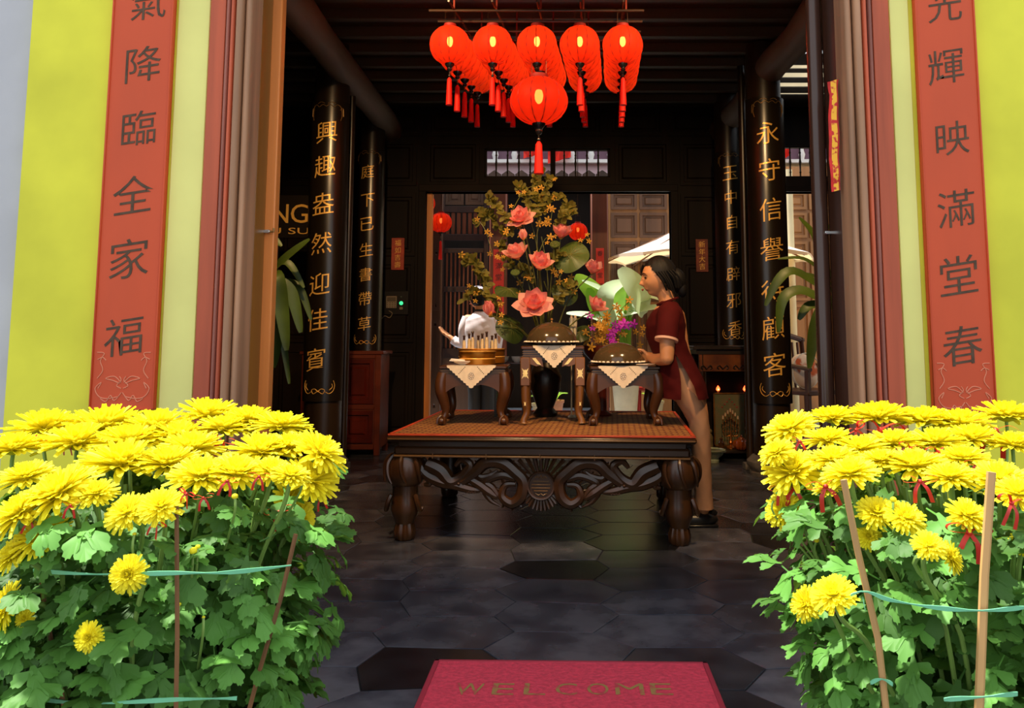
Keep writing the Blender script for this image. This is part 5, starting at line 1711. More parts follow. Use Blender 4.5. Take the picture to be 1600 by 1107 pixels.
def limb(m, pts, rr, seg=14, n=5):
    q = catmull(pts, n)
    r2 = []
    for i in range(len(rr) - 1):
        r2 += [lerp(rr[i], rr[i + 1], k / n) for k in range(n)]
    r2.append(rr[-1])
    m.tube(q, r2, seg)
    m.ball(q[0], rr[0], 12, 8)
    m.ball(q[-1], rr[-1], 12, 8)
def hand(m, wrist, fwd, palm_n, curl=0.5, size=0.175, thumb_side=1):
    """palm plus five separate fingers; fwd = along the hand, palm_n = out of the palm"""
    f = Vector(fwd).normalized()
    nrm = Vector(palm_n)
    nrm = (nrm - f * nrm.dot(f)).normalized()
    s_ = f.cross(nrm) * thumb_side
    k = size / 0.175
    w = Vector(wrist)
    pc = w + f * 0.045 * k
    for q in range(4):
        o = (q - 1.5) * 0.0185 * k
        b = w + f * 0.085 * k + s_ * -o
        m.tube([w + s_ * -o * 0.5, pc + s_ * -o * 0.95, b], [0.013 * k, 0.0125 * k, 0.0105 * k], 8)
        L = (0.070, 0.078, 0.072, 0.056)[q] * k
        pts, d, p = [b], f.copy(), b
        for j, fr in enumerate((0.45, 0.32, 0.23)):
            ang = curl * (0.5, 0.7, 0.6)[j]
            d = (d * math.cos(ang) + nrm * math.sin(ang)).normalized()
            p = p + d * L * fr
            pts.append(p)
        m.tube(pts, [0.0095 * k, 0.0088 * k, 0.0082 * k, 0.0062 * k], 8)
        m.ball(pts[-1], 0.0064 * k, 8, 6)
    t0 = w + f * 0.022 * k + s_ * 0.022 * k
    t1 = t0 + (f * 0.6 + s_ * 0.75 + nrm * 0.35).normalized() * 0.034 * k
    t2 = t1 + (f * 0.9 + s_ * 0.25 + nrm * 0.5).normalized() * 0.030 * k
    m.tube([w + f * 0.01 * k, t0, t1, t2], [0.014 * k, 0.0125 * k, 0.0105 * k, 0.008 * k], 8)
    m.ball(t2, 0.008 * k, 8, 6)
def fuse(m, name, material, parent, voxel=0.0055):
    """one continuous skin out of overlapping limbs"""
    me = m.mesh('limbs', material)
    o = bpy.data.objects.new('limbs', me)
    COL.objects.link(o)
    md = o.modifiers.new('fuse', 'REMESH')
    md.mode = 'VOXEL'
    md.voxel_size = voxel
    sm = o.modifiers.new('smooth', 'SMOOTH')
    sm.factor = 0.5
    sm.iterations = 2
    dg = bpy.context.evaluated_depsgraph_get()
    dg.update()
    out = bpy.data.meshes.new_from_object(o.evaluated_get(dg))
    bpy.data.objects.remove(o)
    bpy.data.meshes.remove(me)
    out.materials.clear()
    out.materials.append(material)
    out.shade_smooth()
    return link(name, out, parent)
def loft(rings, n=32, slit=None, wob=0.0):
    """rings: (centre, rx, ry); slit: list of half opening angles at -y per ring (None = closed)"""
    m = MB()
    vs, fs = [], []
    k1 = n + 1
    for i, (c, rx, ry) in enumerate(rings):
        d = slit[i] if slit else 0.0
        for k in range(k1):
            a = -PI / 2 + d + (2 * PI - 2 * d) * k / n
            w = 1 + wob * math.sin(5 * a + i * 1.3) + wob * 0.7 * math.sin(9 * a - i)
            vs.append((c[0] + rx * w * math.cos(a), c[1] + ry * w * math.sin(a), c[2]))
    for i in range(len(rings) - 1):
        for k in range(n):
            fs.append((i * k1 + k, i * k1 + k + 1, (i + 1) * k1 + k + 1, (i + 1) * k1 + k))
    return m.add(vs, fs)
def dense(rings, n=5):
    out = []
    C = catmull([r[0] for r in rings], n)
    for i in range(len(rings) - 1):
        for k in range(n):
            t = k / n
            t2 = t
            out.append((C[i * n + k], lerp(rings[i][1], rings[i + 1][1], t2), lerp(rings[i][2], rings[i + 1][2], t2)))
    out.append((C[-1], rings[-1][1], rings[-1][2]))
    return out
def headM(c, fwd, up=(0, 0, 1), s=1.0):
    f = Vector(fwd).normalized()
    l = Vector(up).cross(f).normalized()
    u = f.cross(l)
    return Matrix(((f.x * s, l.x * s, u.x * s, c[0]), (f.y * s, l.y * s, u.y * s, c[1]), (f.z * s, l.z * s, u.z * s, c[2]), (0, 0, 0, 1)))
# ---- the woman at the table
YW_ = 4.52
root = thing('person', 'woman in a maroon slit tunic and beige trousers leaning over a domed dish', 'person', (0.83, YW_, 0))
base = root.location.copy()
def W(px, py, dy=0.0):
    return at(px, py, YW_ + dy) - base
k = 1 / ppm(YW_)
b = MB()
HM = headM(W(1029, 434, 0), (-1, -0.10, -0.12), (-0.12, 0, 1), 0.98)
b2 = head_mb(HM)
b.add(b2.v, b2.f)
limb(b, [W(1036, 448), W(1042, 468), W(1046, 486)], [0.050, 0.047, 0.055])
limb(b, [W(1044, 500), W(1046, 530), W(1054, 560), W(1068, 600)], [0.10, 0.105, 0.095, 0.11])
limb(b, [W(1045, 497, -0.12), W(1045, 497, 0.12)], [0.055, 0.055])
for dy in (-0.075, 0.085):
    limb(b, [W(1077, 605, dy), W(1093, 660, dy), W(1096, 705, dy), W(1098, 750, dy), W(1100, 796, dy)], [0.085, 0.052, 0.046, 0.042, 0.030])
el, wr_ = W(1042, 560, -0.20), W(1016, 560, 0.04)
limb(b, [W(1045, 497, -0.155), W(1043, 528, -0.19), el], [0.050, 0.043, 0.037])
limb(b, [el, W(1030, 562, -0.09), wr_], [0.038, 0.034, 0.024])
hand(b, wr_, (-0.55, 0.75, 0.05), (-0.8, -0.5, -0.2), 0.35, 0.165, 1)
el2, wr2 = W(1034, 560, 0.24), W(1008, 556, 0.30)
limb(b, [W(1045, 497, 0.155), W(1038, 528, 0.21), el2], [0.050, 0.043, 0.037])
limb(b, [el2, W(1022, 560, 0.28), wr2], [0.038, 0.034, 0.024])
hand(b, wr2, (-0.9, -0.2, -0.1), (-0.2, -0.9, -0.3), 0.4, 0.165, -1)
fuse(b, 'body', mskin, root)
face_bits(HM, root)
# hair: cap with a fringe and a low knot, loose strands
hm = MB()
seg, rings = 48, 32
vs, fs, idx = [], [], {}
for i in range(rings + 1):
    t = PI * i / rings
    for j in range(seg):
        a = 2 * PI * j / seg
        x, y, z = math.sin(t) * math.cos(a), math.sin(t) * math.sin(a), -math.cos(t)
        r = 1 + 0.012 * math.sin(14 * a + 3 * t)
        vs.append((-0.010 + 0.102 * x * r, 0.084 * y * r, 0.008 + 0.120 * z * r))
for i in range(rings):
    for j in range(seg):
        j2 = (j + 1) % seg
        q = (i * seg + j, i * seg + j2, (i + 1) * seg + j2, (i + 1) * seg + j)
        c = sum((Vector(vs[n_]) for n_ in q), Vector()) / 4
        if c.x > 0.048 - max(0, 0.045 - c.z) * 0.75 and c.z < 0.078 or c.z < -0.085 or (c.x > 0.005 and c.z < -0.01):
            continue
        fs.append(q)
hm.add(vs, fs, 0, HM)
hair = hm.build('hair', mhair, root)
kn = MB()
kn.ball((-0.105, 0, -0.030), 0.062, 16, 10, M=HM, sc3=(0.85, 1.0, 1.2))
kn.ball((-0.122, 0.01, -0.078), 0.045, 12, 8, M=HM, sc3=(0.7, 0.9, 1.2))
kn.build('hair_knot', mhair, hair)
st = MB()
for j in range(14):
    s_ = -1 if j % 2 else 1
    a = random.uniform(-0.02, 0.02)
    st.tube([HM @ Vector(p) for p in catmull([(0.03 - j * 0.008, s_ * 0.08, 0.03), (0.0 - j * 0.008, s_ * 0.086, -0.03 + a), (-0.02 - j * 0.007, s_ * 0.074, -0.085 + a)], 4)], 0.006, 5)
for j in range(5):
    st.tube([HM @ Vector(p) for p in catmull([(0.075 - j * 0.006, -0.03 - j * 0.008, 0.085 - j * 0.004), (0.086 - j * 0.008, -0.045 - j * 0.008, 0.05), (0.06 - j * 0.006, -0.07 - j * 0.003, -0.01 - j * 0.004)], 4)], [0.005] * 8 + [0.002], 5)
tag(st.build('hair_strands', mhair, hair), kind='stuff')
# tunic with side slit
R_ = lambda px, py, w, ry, dy=0.0: (W(px, py, dy), w / 2 * k, ry)
rings = dense([R_(1043, 471, 24, 0.056), R_(1045, 479, 34, 0.10), R_(1042, 490, 50, 0.165), R_(1040, 508, 62, 0.165), R_(1041, 530, 60, 0.150), R_(1049, 552, 58, 0.140), R_(1059, 578, 64, 0.175), R_(1065, 600, 72, 0.205), R_(1068, 621, 74, 0.22)], 5)
slit = [max(0.0, (i - 25) / 15.0) ** 0.8 * 0.36 for i in range(len(rings))]
tun = loft(rings, 48, slit, 0.012)
tun.build('tunic', mmaroon, root, angle=80)
for dy, s_ in ((-0.15, -1), (0.15, 1)):
    sl = MB().tube(catmull([W(1045, 489, dy * 0.75), W(1044, 505, dy * 1.12), W(1041, 532, dy * 1.32)], 5), [0.062, 0.066, 0.066, 0.064, 0.062, 0.060, 0.060, 0.060, 0.060, 0.061, 0.062], 18)
    so = sl.build('sleeve', mmaroon, root)
    MB().tube([W(1041.4, 529.5, dy * 1.305), W(1041, 533, dy * 1.325)], 0.0635, 20).build('sleeve_trim', mtrim, so)
MB().tube([W(1043, 471, 0) + Vector((0.058 * math.cos(a), 0.060 * math.sin(a), 0.02 * math.cos(a))) for a in [2 * PI * j / 24 for j in range(24)]], 0.007, 6, closed=True).build('neckline', mmaroon, root)
# trousers: hips plus two legs
tr = MB()
for dy in (-0.075, 0.085):
    rr = dense([R_(1066, 575, 34, 0.070, dy), R_(1069, 605, 42, 0.080, dy), R_(1080, 632, 42, 0.088, dy), R_(1091, 660, 31, 0.085, dy), R_(1095, 695, 29, 0.075, dy), R_(1097, 735, 27, 0.068, dy), R_(1099, 770, 26, 0.066, dy), R_(1100, 794, 28, 0.070, dy)], 5)
    q = loft(rr, 28, None, 0.02)
    tr.add(q.v, q.f)
tr.build('trousers', mbeige, root, angle=80)
for dy in (-0.075, 0.085):
    p = W(1099, 800, dy)
    p.z = 0
    sh = MB()
    sh.ball((p.x - 0.035, p.y, 0.035), 0.1, 16, 10, sc3=(1.15, 0.42, 0.36))
    sh.box(p.x - 0.145, p.x + 0.075, p.y - 0.038, p.y + 0.038, 0.0, 0.014, c=0.005)
    sh.build('shoe', mshoe, root)
# ---- the person in white in the courtyard
YQ = 8.75
root = thing('person', 'person in a white shirt and patterned headscarf seen from behind in the courtyard', 'person', (at(748, 560, YQ).x, YQ, 0))
base = root.location.copy()
def W2(px, py, dy=0.0):
    return at(px, py, YQ + dy) - base
k = 1 / ppm(YQ)
b = MB()
HM = headM(W2(745, 465), (-0.75, 0.65, -0.1), (-0.08, 0.05, 1), 1.0)
b2 = head_mb(HM)
b.add(b2.v, b2.f)
limb(b, [W2(747, 473), W2(750, 485), W2(752, 494)], [0.052, 0.050, 0.056])
limb(b, [W2(750, 503), W2(751, 530), W2(752, 560)], [0.12, 0.12, 0.12])
limb(b, [W2(731, 500), W2(771, 501)], [0.058, 0.058])
for px in (742, 762):
    limb(b, [W2(px, 570), W2(px, 612), W2(px, 655)], [0.085, 0.055, 0.04])
limb(b, [W2(729, 502), W2(724, 522), W2(725, 538, 0.05)], [0.05, 0.044, 0.038])
limb(b, [W2(725, 538, 0.05), W2(712, 534, 0.08), W2(703, 527, 0.10)], [0.038, 0.034, 0.026])
hand(b, W2(703, 527, 0.10), (-0.75, 0.1, 0.55), (0.3, -0.4, 0.8), 0.35, 0.18, -1)
limb(b, [W2(773, 503), W2(778, 525), W2(776, 548, 0.1)], [0.05, 0.044, 0.038])
limb(b, [W2(776, 548, 0.1), W2(765, 545, 0.22), W2(752, 538, 0.28)], [0.038, 0.034, 0.026])
hand(b, W2(752, 538, 0.28), (-0.8, 0.4, 0.2), (0, 0, 1), 0.4, 0.18, 1)
fuse(b, 'body', mskin, root, 0.0065)
face_bits(HM, root)
hm = MB()
hm.ball((-0.018, 0, -0.008), 0.1, 24, 16, M=HM, sc3=(0.92, 0.82, 0.98))
hair = hm.build('hair', mhair, root)
sc2 = MB()
prof = [(0.1 * math.cos(a), 0.1 * math.sin(a)) for a in [lerp(0.12, PI / 2, j / 8) for j in range(9)]]
prof[-1] = (0.0, 0.1)
SM = HM @ Matrix.Translation((-0.012, 0, 0.026)) @ Matrix.Rotation(0.35, 4, 'Y')
sc2.lathe(prof, 28, M=SM, sx=1.07, sy=0.92)
sc2.build('headscarf', mat('patterned_scarf', S('#b8b0c0'), 0.8, scale=26, col2=S('#2c2228'), mixlo=0.46, mixhi=0.54), root)
MB().tube([SM @ Vector((0.1 * 1.08 * math.cos(a), 0.1 * 0.93 * math.sin(a), 0.012)) for a in [2 * PI * j / 24 for j in range(24)]], 0.007, 6, closed=True).build('scarf_band', mat('scarf_band', S('#8a8490'), 0.8), root)
R_ = lambda px, py, w, ry, dy=0.0: (W2(px, py, dy), w / 2 * k, ry)
loft(dense([R_(752, 487, 18, 0.065), R_(752, 493, 32, 0.11), R_(751, 500, 52, 0.13), R_(751, 515, 56, 0.15), R_(752, 540, 54, 0.15), R_(752, 565, 54, 0.155), R_(752, 578, 56, 0.16)], 5), 40, None, 0.015).build('shirt', mshirt, root, angle=80)
MB().tube([W2(752, 487) + Vector((0.066 * math.cos(a), 0.067 * math.sin(a), 0.01)) for a in [2 * PI * j / 24 for j in range(24)]], 0.012, 8, closed=True).build('collar', mblack, root)
MB().tube(catmull([W2(732, 498), W2(725, 515, -0.01), W2(725, 537, 0.045)], 5), [0.07, 0.07, 0.068, 0.066, 0.064, 0.062, 0.06, 0.058, 0.056, 0.055, 0.055], 16).ball(W2(725, 538, 0.05), 0.055, 12, 8).tube(catmull([W2(725, 538, 0.05), W2(714, 535, 0.08), W2(708, 531, 0.09)], 5), [0.055] * 6 + [0.05] * 5, 16).build('sleeve', mshirt, root)
MB().tube(catmull([W2(771, 499), W2(778, 517), W2(776, 546, 0.09)], 5), [0.07, 0.07, 0.068, 0.066, 0.064, 0.062, 0.06, 0.058, 0.056, 0.055, 0.055], 16).ball(W2(776, 547, 0.1), 0.055, 12, 8).tube(catmull([W2(776, 547, 0.1), W2(766, 545, 0.21), W2(758, 541, 0.25)], 5), [0.055] * 6 + [0.05] * 5, 16).build('sleeve', mshirt, root)
tr = MB()
for px in (742, 762):
    q = loft(dense([R_(752 + (px - 752) * 0.8, 560, 32, 0.13), R_(px, 585, 26, 0.11), R_(px, 615, 21, 0.09), R_(px, 652, 20, 0.085)], 5), 24, None, 0.02)
    tr.add(q.v, q.f)
tr.build('trousers', mblack, root, angle=80)
for px in (742, 762):
    p = W2(px, 655)
    MB().ball((p.x - 0.04, p.y + 0.04, 0.035), 0.1, 14, 8, sc3=(0.9, 0.75, 0.35)).build('shoe', mshoe, root)
# ================================================================== lotus arrangement
mpetal = translucent('lotus_petal', S('#f8b4a6'), S('#f8a890'), 0.4, rnd=0.10)
mpetal2 = translucent('lotus_petal_deep', S('#f09a94'), S('#f89484'), 0.4, rnd=0.10)
mlotc = mat('lotus_heart', S('#f0a838'), 0.6, var=0.2, scale=40)
mlleaf = mat('lotus_leaf', S('#3c4c1c'), 0.45, var=0.3, scale=6)
mstem = mat('green_stem', S('#5a5c24'), 0.5, var=0.15, scale=10)
molive = translucent('olive_foliage', S('#6c6424'), S('#807820'), 0.3)
morch = translucent('yellow_orchid', S('#c08e30'), S('#c89828'), 0.3, rnd=0.15)
mpurp = translucent('purple_orchid', S('#c838c8'), S('#d848d0'), 0.3, rnd=0.15)
mvase = mat('dark_bronze_vase', (0.02, 0.013, 0.008), 0.3, 0.4)
def petal_mesh(m_, Lx=1.0, Wd=0.42, cup=0.35, bend=0.5):
    vs, fs = [], []
    nr, nc = 7, 5
    for i in range(nr):
        t = i / (nr - 1)
        w = Wd * math.sin(PI * min(1, 0.10 + t * 0.9) ** 0.85) * (1 if t < 0.98 else 0.15)
        w = max(w, 0.02)
        for j in range(nc):
            u = -1 + 2 * j / (nc - 1)
            vs.append((w * u, Lx * math.sin(t * (1 + bend * 0.15)) / math.sin(1 + bend * 0.15), cup * w * u * u + bend * 0.35 * t * t))
    for i in range(nr - 1):
        for j in range(nc - 1):
            fs.append((i * nc + j, i * nc + j + 1, (i + 1) * nc + j + 1, (i + 1) * nc + j))
    return MB().add(vs, fs).mesh('petal', m_)
PET = [petal_mesh(mpetal), petal_mesh(mpetal2, 1, 0.40, 0.45, 0.8)]
YV = 4.98
vb = at(852, 650, YV)
root = thing('lotus_arrangement', 'tall arrangement of pink lotus, leaves and yellow sprays behind the stands', 'flower arrangement', (vb.x, YV, ZM))
base = root.location.copy()
MB().lathe([(0.07, 0), (0.075, 0.02), (0.05, 0.05), (0.09, 0.16), (0.10, 0.24), (0.07, 0.31), (0.06, 0.34), (0.075, 0.37), (0.065, 0.37), (0.05, 0.33), (0, 0.3)], 32).build('vase', mvase, root)
LB = lambda px, py, Y: at(px, py, Y) - base
def stem_to(p, r=0.004, sway=0.04, nm='stem', par=None):
    q = Vector((random.uniform(-0.03, 0.03), random.uniform(-0.03, 0.03), 0.34))
    mid_ = q.lerp(p, 0.55) + Vector((random.uniform(-sway, sway), random.uniform(-sway, sway), 0.06))
    MB().tube(catmull([q, mid_, p], 6), r, 6).build(nm, mstem, par or root)
def lotus(px, py, wpx, Y, openness, axis, deep=0):
    p = LB(px, py, Y)
    R = wpx / 2 / ppm(Y)
    ax = Vector(axis).normalized()
    L = R / (0.55 + 0.45 * openness)
    f = MB()
    M0 = basis(p, ax.orthogonal(), ax)
    f.lathe([(0, -L * 0.12), (L * 0.12, -L * 0.06), (L * 0.2, L * 0.1), (L * 0.22, L * 0.22), (0, L * 0.24)], 14, M=M0)
    fl = f.build('lotus_flower', mlotc, root)
    if openness > 0.75:
        s_ = MB()
        for j in range(26):
            a = 2.4 * j
            rr = L * 0.24
            s_.tube([M0 @ Vector((rr * 0.8 * math.cos(a), rr * 0.8 * math.sin(a), L * 0.08)), M0 @ Vector((rr * 1.25 * math.cos(a), rr * 1.25 * math.sin(a), L * 0.32))], L * 0.014, 4)
        tag(s_.build('stamens', mlotc, fl), kind='stuff')
    t1 = ax.orthogonal().normalized()
    t2 = ax.cross(t1)
    layers = ((7, 8), (6, 40), (5, 62)) if openness > 0.75 else (((6, 38), (5, 58), (4, 74)) if openness > 0.4 else ((5, 66), (4, 78)))
    for li, (n, el_) in enumerate(layers):
        for j in range(n):
            a = 2 * PI * j / n + li * 0.5 + random.uniform(-0.12, 0.12)
            e = math.radians(el_ + random.uniform(-7, 7))
            rad = t1 * math.cos(a) + t2 * math.sin(a)
            d = rad * math.cos(e) + ax * math.sin(e)
            nr = ax * math.cos(e) - rad * math.sin(e)
            o = link('petal', PET[1 if (li > 0 or deep) else 0], fl)
            Lp = L * (1.05, 1.0, 0.85)[li] * random.uniform(0.92, 1.05)
            o.matrix_local = basis(p + rad * L * 0.10 * math.cos(e), d, nr, Lp)
    stem_to(p - ax * L * 0.1)
for a in ((816, 346, 46, 4.80, 0.9, (-0.35, -0.75, 0.75)), (809, 404, 42, 4.78, 0.6, (-0.3, -0.6, 0.9)), (843, 420, 46, 4.72, 0.65, (0.1, -0.6, 0.8)), (876, 372, 36, 4.86, 0.6, (0.2, -0.4, 0.9), 1),
          (835, 482, 62, 4.70, 1.0, (0, -0.75, 0.7)), (925, 427, 32, 4.84, 0.5, (0.2, -0.5, 0.9)), (928, 485, 34, 4.76, 0.45, (0.45, -0.5, 0.8)), (766, 492, 30, 4.76, 0.3, (-0.2, -0.3, 1), 1),
          (818, 304, 20, 4.88, 0.2, (-0.15, -0.2, 1)), (818, 374, 20, 4.76, 0.2, (-0.1, -0.3, 1))):
    lotus(*a)
def round_leaf(px, py, wpx, Y, nrm, droop=0.5):
    p = LB(px, py, Y)
    R = wpx / 2 / ppm(Y)
    M0 = basis(p, Vector(nrm).orthogonal(), nrm)
    vs, fs = [(0, 0, 0)], []
    n = 40
    for i, t in enumerate((0.35, 0.7, 1.0)):
        for j in range(n):
            a = 2 * PI * j / n
            w = 0.10 * t * math.sin(3 * a + px) + 0.03 * t * math.sin(20 * a)
            vs.append((R * t * math.cos(a), R * t * math.sin(a), R * (-droop * 0.5 * t * t + w)))
    for j in range(n):
        fs.append((0, 1 + j, 1 + (j + 1) % n))
    for i in range(2):
        for j in range(n):
            fs.append((1 + i * n + j, 1 + (i + 1) * n + j, 1 + (i + 1) * n + (j + 1) % n, 1 + i * n + (j + 1) % n))
    lf = MB().add(vs, fs, 0, M0).build('lotus_leaf', mlleaf, root)
    ve = MB()
    for j in range(14):
        a = 2 * PI * j / 14
        ve.tube([M0 @ Vector((R * t * math.cos(a), R * t * math.sin(a), R * (-droop * 0.5 * t * t + 0.10 * t * math.sin(3 * a + px)) + 0.001)) for t in (0.02, 0.4, 0.9)], [0.002, 0.0015, 0.0006], 4)
    tag(ve.build('leaf_veins', mstem, lf), kind='stuff')
    stem_to(p)
for a in ((891, 398, 58, 4.82, (-0.25, -0.85, 0.5)), (795, 452, 44, 4.80, (0.2, -0.45, 0.9)), (884, 456, 44, 4.88, (0.3, -0.9, 0.3)), (800, 512, 50, 4.86, (0.5, -0.7, 0.4)), (905, 520, 36, 4.9, (-0.3, -0.7, 0.6))):
    round_leaf(*a)
for px, py, w in ((867, 383, 17), (805, 427, 15)):
    p = LB(px, py, 4.76)
    r = w / 2 / ppm(4.76)
    M0 = basis(p, (1, 0, 0), (0.1, -0.7, 0.7))
    sp = MB().lathe([(0.003, -r * 1.4), (r * 0.5, -r * 0.6), (r, r * 0.1), (r * 0.97, r * 0.25), (0, r * 0.3)], 20, M=M0).build('seed_pod', mlleaf, root)
    dt = MB()
    for j in range(9):
        a = 2.4 * j
        q = r * 0.28 * math.sqrt(j)
        dt.ball(M0 @ Vector((q * math.cos(a), q * math.sin(a), r * 0.28)), r * 0.12, 6, 4)
    dt.build('seeds', mstem, sp)
    stem_to(p)
def blossom_mesh(m_):
    m = MB()
    for j in range(5):
        a = 2 * PI * j / 5
        M0 = Matrix.Rotation(a, 4, 'Z')
        m.add([(0, 0.05, 0), (0.22, 0.4, 0.10), (0.17, 0.8, 0.06), (0, 1, -0.02), (-0.17, 0.8, 0.06), (-0.22, 0.4, 0.10), (0, 0.5, 0.03)], [(0, 1, 6), (1, 2, 6), (2, 3, 6), (3, 4, 6), (4, 5, 6), (5, 0, 6)], 0, M0)
    m.ball((0, 0, 0.08), 0.17, 6, 4)
    return m.mesh('blossom', m_)
BLY, BLP = blossom_mesh(morch), blossom_mesh(mpurp)
def orchid_spray(px0, py0, px1, py1, n, Y, mesh_, par, basef, sz=6.5, mst_=None):
    a, b_ = basef(px0, py0, Y), basef(px1, py1, Y)
    q = catmull([a, a.lerp(b_, 0.5) + Vector((0, 0, 0.04)), b_], 6)
    sp = MB().tube(q, 0.0022, 5).build('orchid_spray', mst_ or mstem, par)
    for j in range(n):
        p = q[int((len(q) - 1) * (j + 0.6) / n)] + Vector((random.uniform(-0.03, 0.03), random.uniform(-0.04, 0.0), random.uniform(-0.03, 0.03)))
        nn = Vector((random.uniform(-0.6, 0.6), -1, random.uniform(-0.3, 0.8)))
        o = link('blossom', mesh_, sp)
        o.matrix_local = basis(p, nn.orthogonal(), nn, random.uniform(0.8, 1.3) * sz / ppm(Y))
for a in ((850, 330, 878, 305, 3), (848, 300, 862, 285, 2), (900, 400, 922, 372, 4), (800, 330, 835, 290, 4), (770, 400, 748, 345, 4), (780, 380, 800, 370, 3), (838, 370, 850, 348, 4), (842, 395, 862, 372, 4), (790, 430, 780, 395, 4),
          (815, 460, 822, 435, 4), (875, 440, 868, 430, 4), (752, 440, 728, 405, 5), (745, 470, 728, 455, 4), (890, 455, 890, 436, 3), (860, 350, 866, 330, 3), (775, 500, 785, 470, 5), (820, 375, 800, 345, 3)):
    orchid_spray(*a, 4.82 + random.uniform(-0.08, 0.08), BLY, root, LB, 5.4)
def leaf_spray(px0, py0, px1, py1, n, Y, lw=7.5, spread=11):
    n = int(n * 1.7)
    a, b_ = LB(px0, py0, Y), LB(px1, py1, Y)
    q = catmull([a, a.lerp(b_, 0.5) + Vector((0.0, 0, 0.03)), b_], 8)
    m = MB().tube(q, 0.0018, 4)
    s_ = 1 / ppm(Y)
    for j in range(n):
        p = q[min(len(q) - 1, int(len(q) * j / n))]
        d = Vector((random.uniform(-1, 1), random.uniform(-0.8, 0.3), random.uniform(-0.5, 1))).normalized()
        L = random.uniform(0.7, 1.3) * spread * s_
        vs, fs = blade([p, p + d * L * 0.5 + Vector((0, 0, 0.004)), p + d * L], lw * 0.5 * s_, nrm=(0.2, -1, 0.4), segs=4)
        m.add(vs, fs)
    tag(m.build('leaf_spray', molive, root), kind='stuff')
for a in ((840, 340, 838, 276, 26), (832, 330, 808, 292, 22), (848, 320, 862, 280, 18), (800, 360, 762, 310, 26), (790, 370, 752, 330, 20), (770, 340, 744, 352, 12), (760, 440, 722, 405, 22), (770, 470, 738, 405, 24), (750, 460, 725, 470, 14),
          (870, 360, 890, 322, 24), (880, 350, 894, 335, 16), (850, 330, 880, 310, 14), (800, 420, 780, 380, 16), (860, 420, 878, 400, 14), (830, 440, 812, 420, 14), (870, 470, 900, 445, 16), (780, 500, 758, 465, 16), (845, 290, 845, 268, 12)):
    leaf_spray(*a, 4.84 + random.uniform(-0.06, 0.06))
for px, py in ((840, 330), (825, 440), (830, 440), (843, 450), (812, 450), (850, 440), (838, 380), (846, 370), (822, 400)):
    stem_to(LB(px, py, 4.86), 0.003)
# ---- orchid bowl between the stands and the woman
Yo = 5.02
ob = at(940, 560, Yo)
root = thing('orchid_bowl', 'red brown bowl of yellow and purple orchids behind the brownish dome', 'flower arrangement', (ob.x, Yo, ZM))
base2 = root.location.copy()
LO = lambda px, py, Y: at(px, py, Y) - base2
ht = at(940, 540, Yo).z - ZM
mbowl = mat('red_brown_bowl', S('#5c2014'), 0.35, var=0.2, scale=8)
MB().lathe([(0.06, 0), (0.065, 0.01), (0.03, 0.03), (0.028, ht - 0.14), (0.06, ht - 0.10), (0.11, ht - 0.05), (0.13, ht), (0.12, ht), (0.09, ht - 0.04), (0, ht - 0.06)], 28).build('bowl', mbowl, root)
for x0, y0, x1, y1, n in ((935, 540, 915, 520, 4), (938, 540, 928, 505, 6), (940, 540, 945, 495, 7), (942, 540, 960, 520, 5), (940, 538, 940, 515, 6), (930, 540, 908, 530, 4), (950, 535, 975, 520, 3), (948, 530, 985, 470, 5), (995, 540, 1000, 522, 4), (945, 510, 965, 480, 4)):
    orchid_spray(x0, y0, x1, y1, n, Yo - random.uniform(0.02, 0.12), BLY, root, LO, 6.5)
orchid_spray(955, 530, 986, 505, 8, Yo - 0.12, BLP, root, LO, 7.5)
orchid_spray(950, 530, 968, 515, 5, Yo - 0.13, BLP, root, LO, 7.5)
orchid_spray(930, 530, 920, 500, 2, Yo - 0.12, BLP, root, LO, 6.5)
# slender glass candle holders beside the pearl stand's dome
mgl = mat('pale_glass', S('#e8dcb8'), 0.1, trans=0.5)
for px, lab in ((893, 'slender pale glass candle holder beside the dome, nearer the orchids'), (899, 'second slender glass candle holder standing at the orchid side of the dome')):
    p = at(px, 535, 4.86)
    r2 = thing('glass_candle_holder', lab, 'candle holder', (p.x, 4.90, ZM), 0, 'glass candle holders')
    hh = at(px, 497, 4.9).z - ZM
    MB().lathe([(0.025, 0), (0.026, 0.006), (0.005, 0.015), (0.004, hh * 0.75), (0.010, hh * 0.8), (0.013, hh * 0.95), (0.012, hh), (0.009, hh), (0.008, hh * 0.82), (0, hh * 0.8)], 14).build('glass_stem', mgl, r2)
    MB().lathe([(0.008, hh * 0.83), (0.008, hh * 1.02), (0.0, hh * 1.03)], 10).build('candle', bpy.data.materials['candle_wax'], r2)
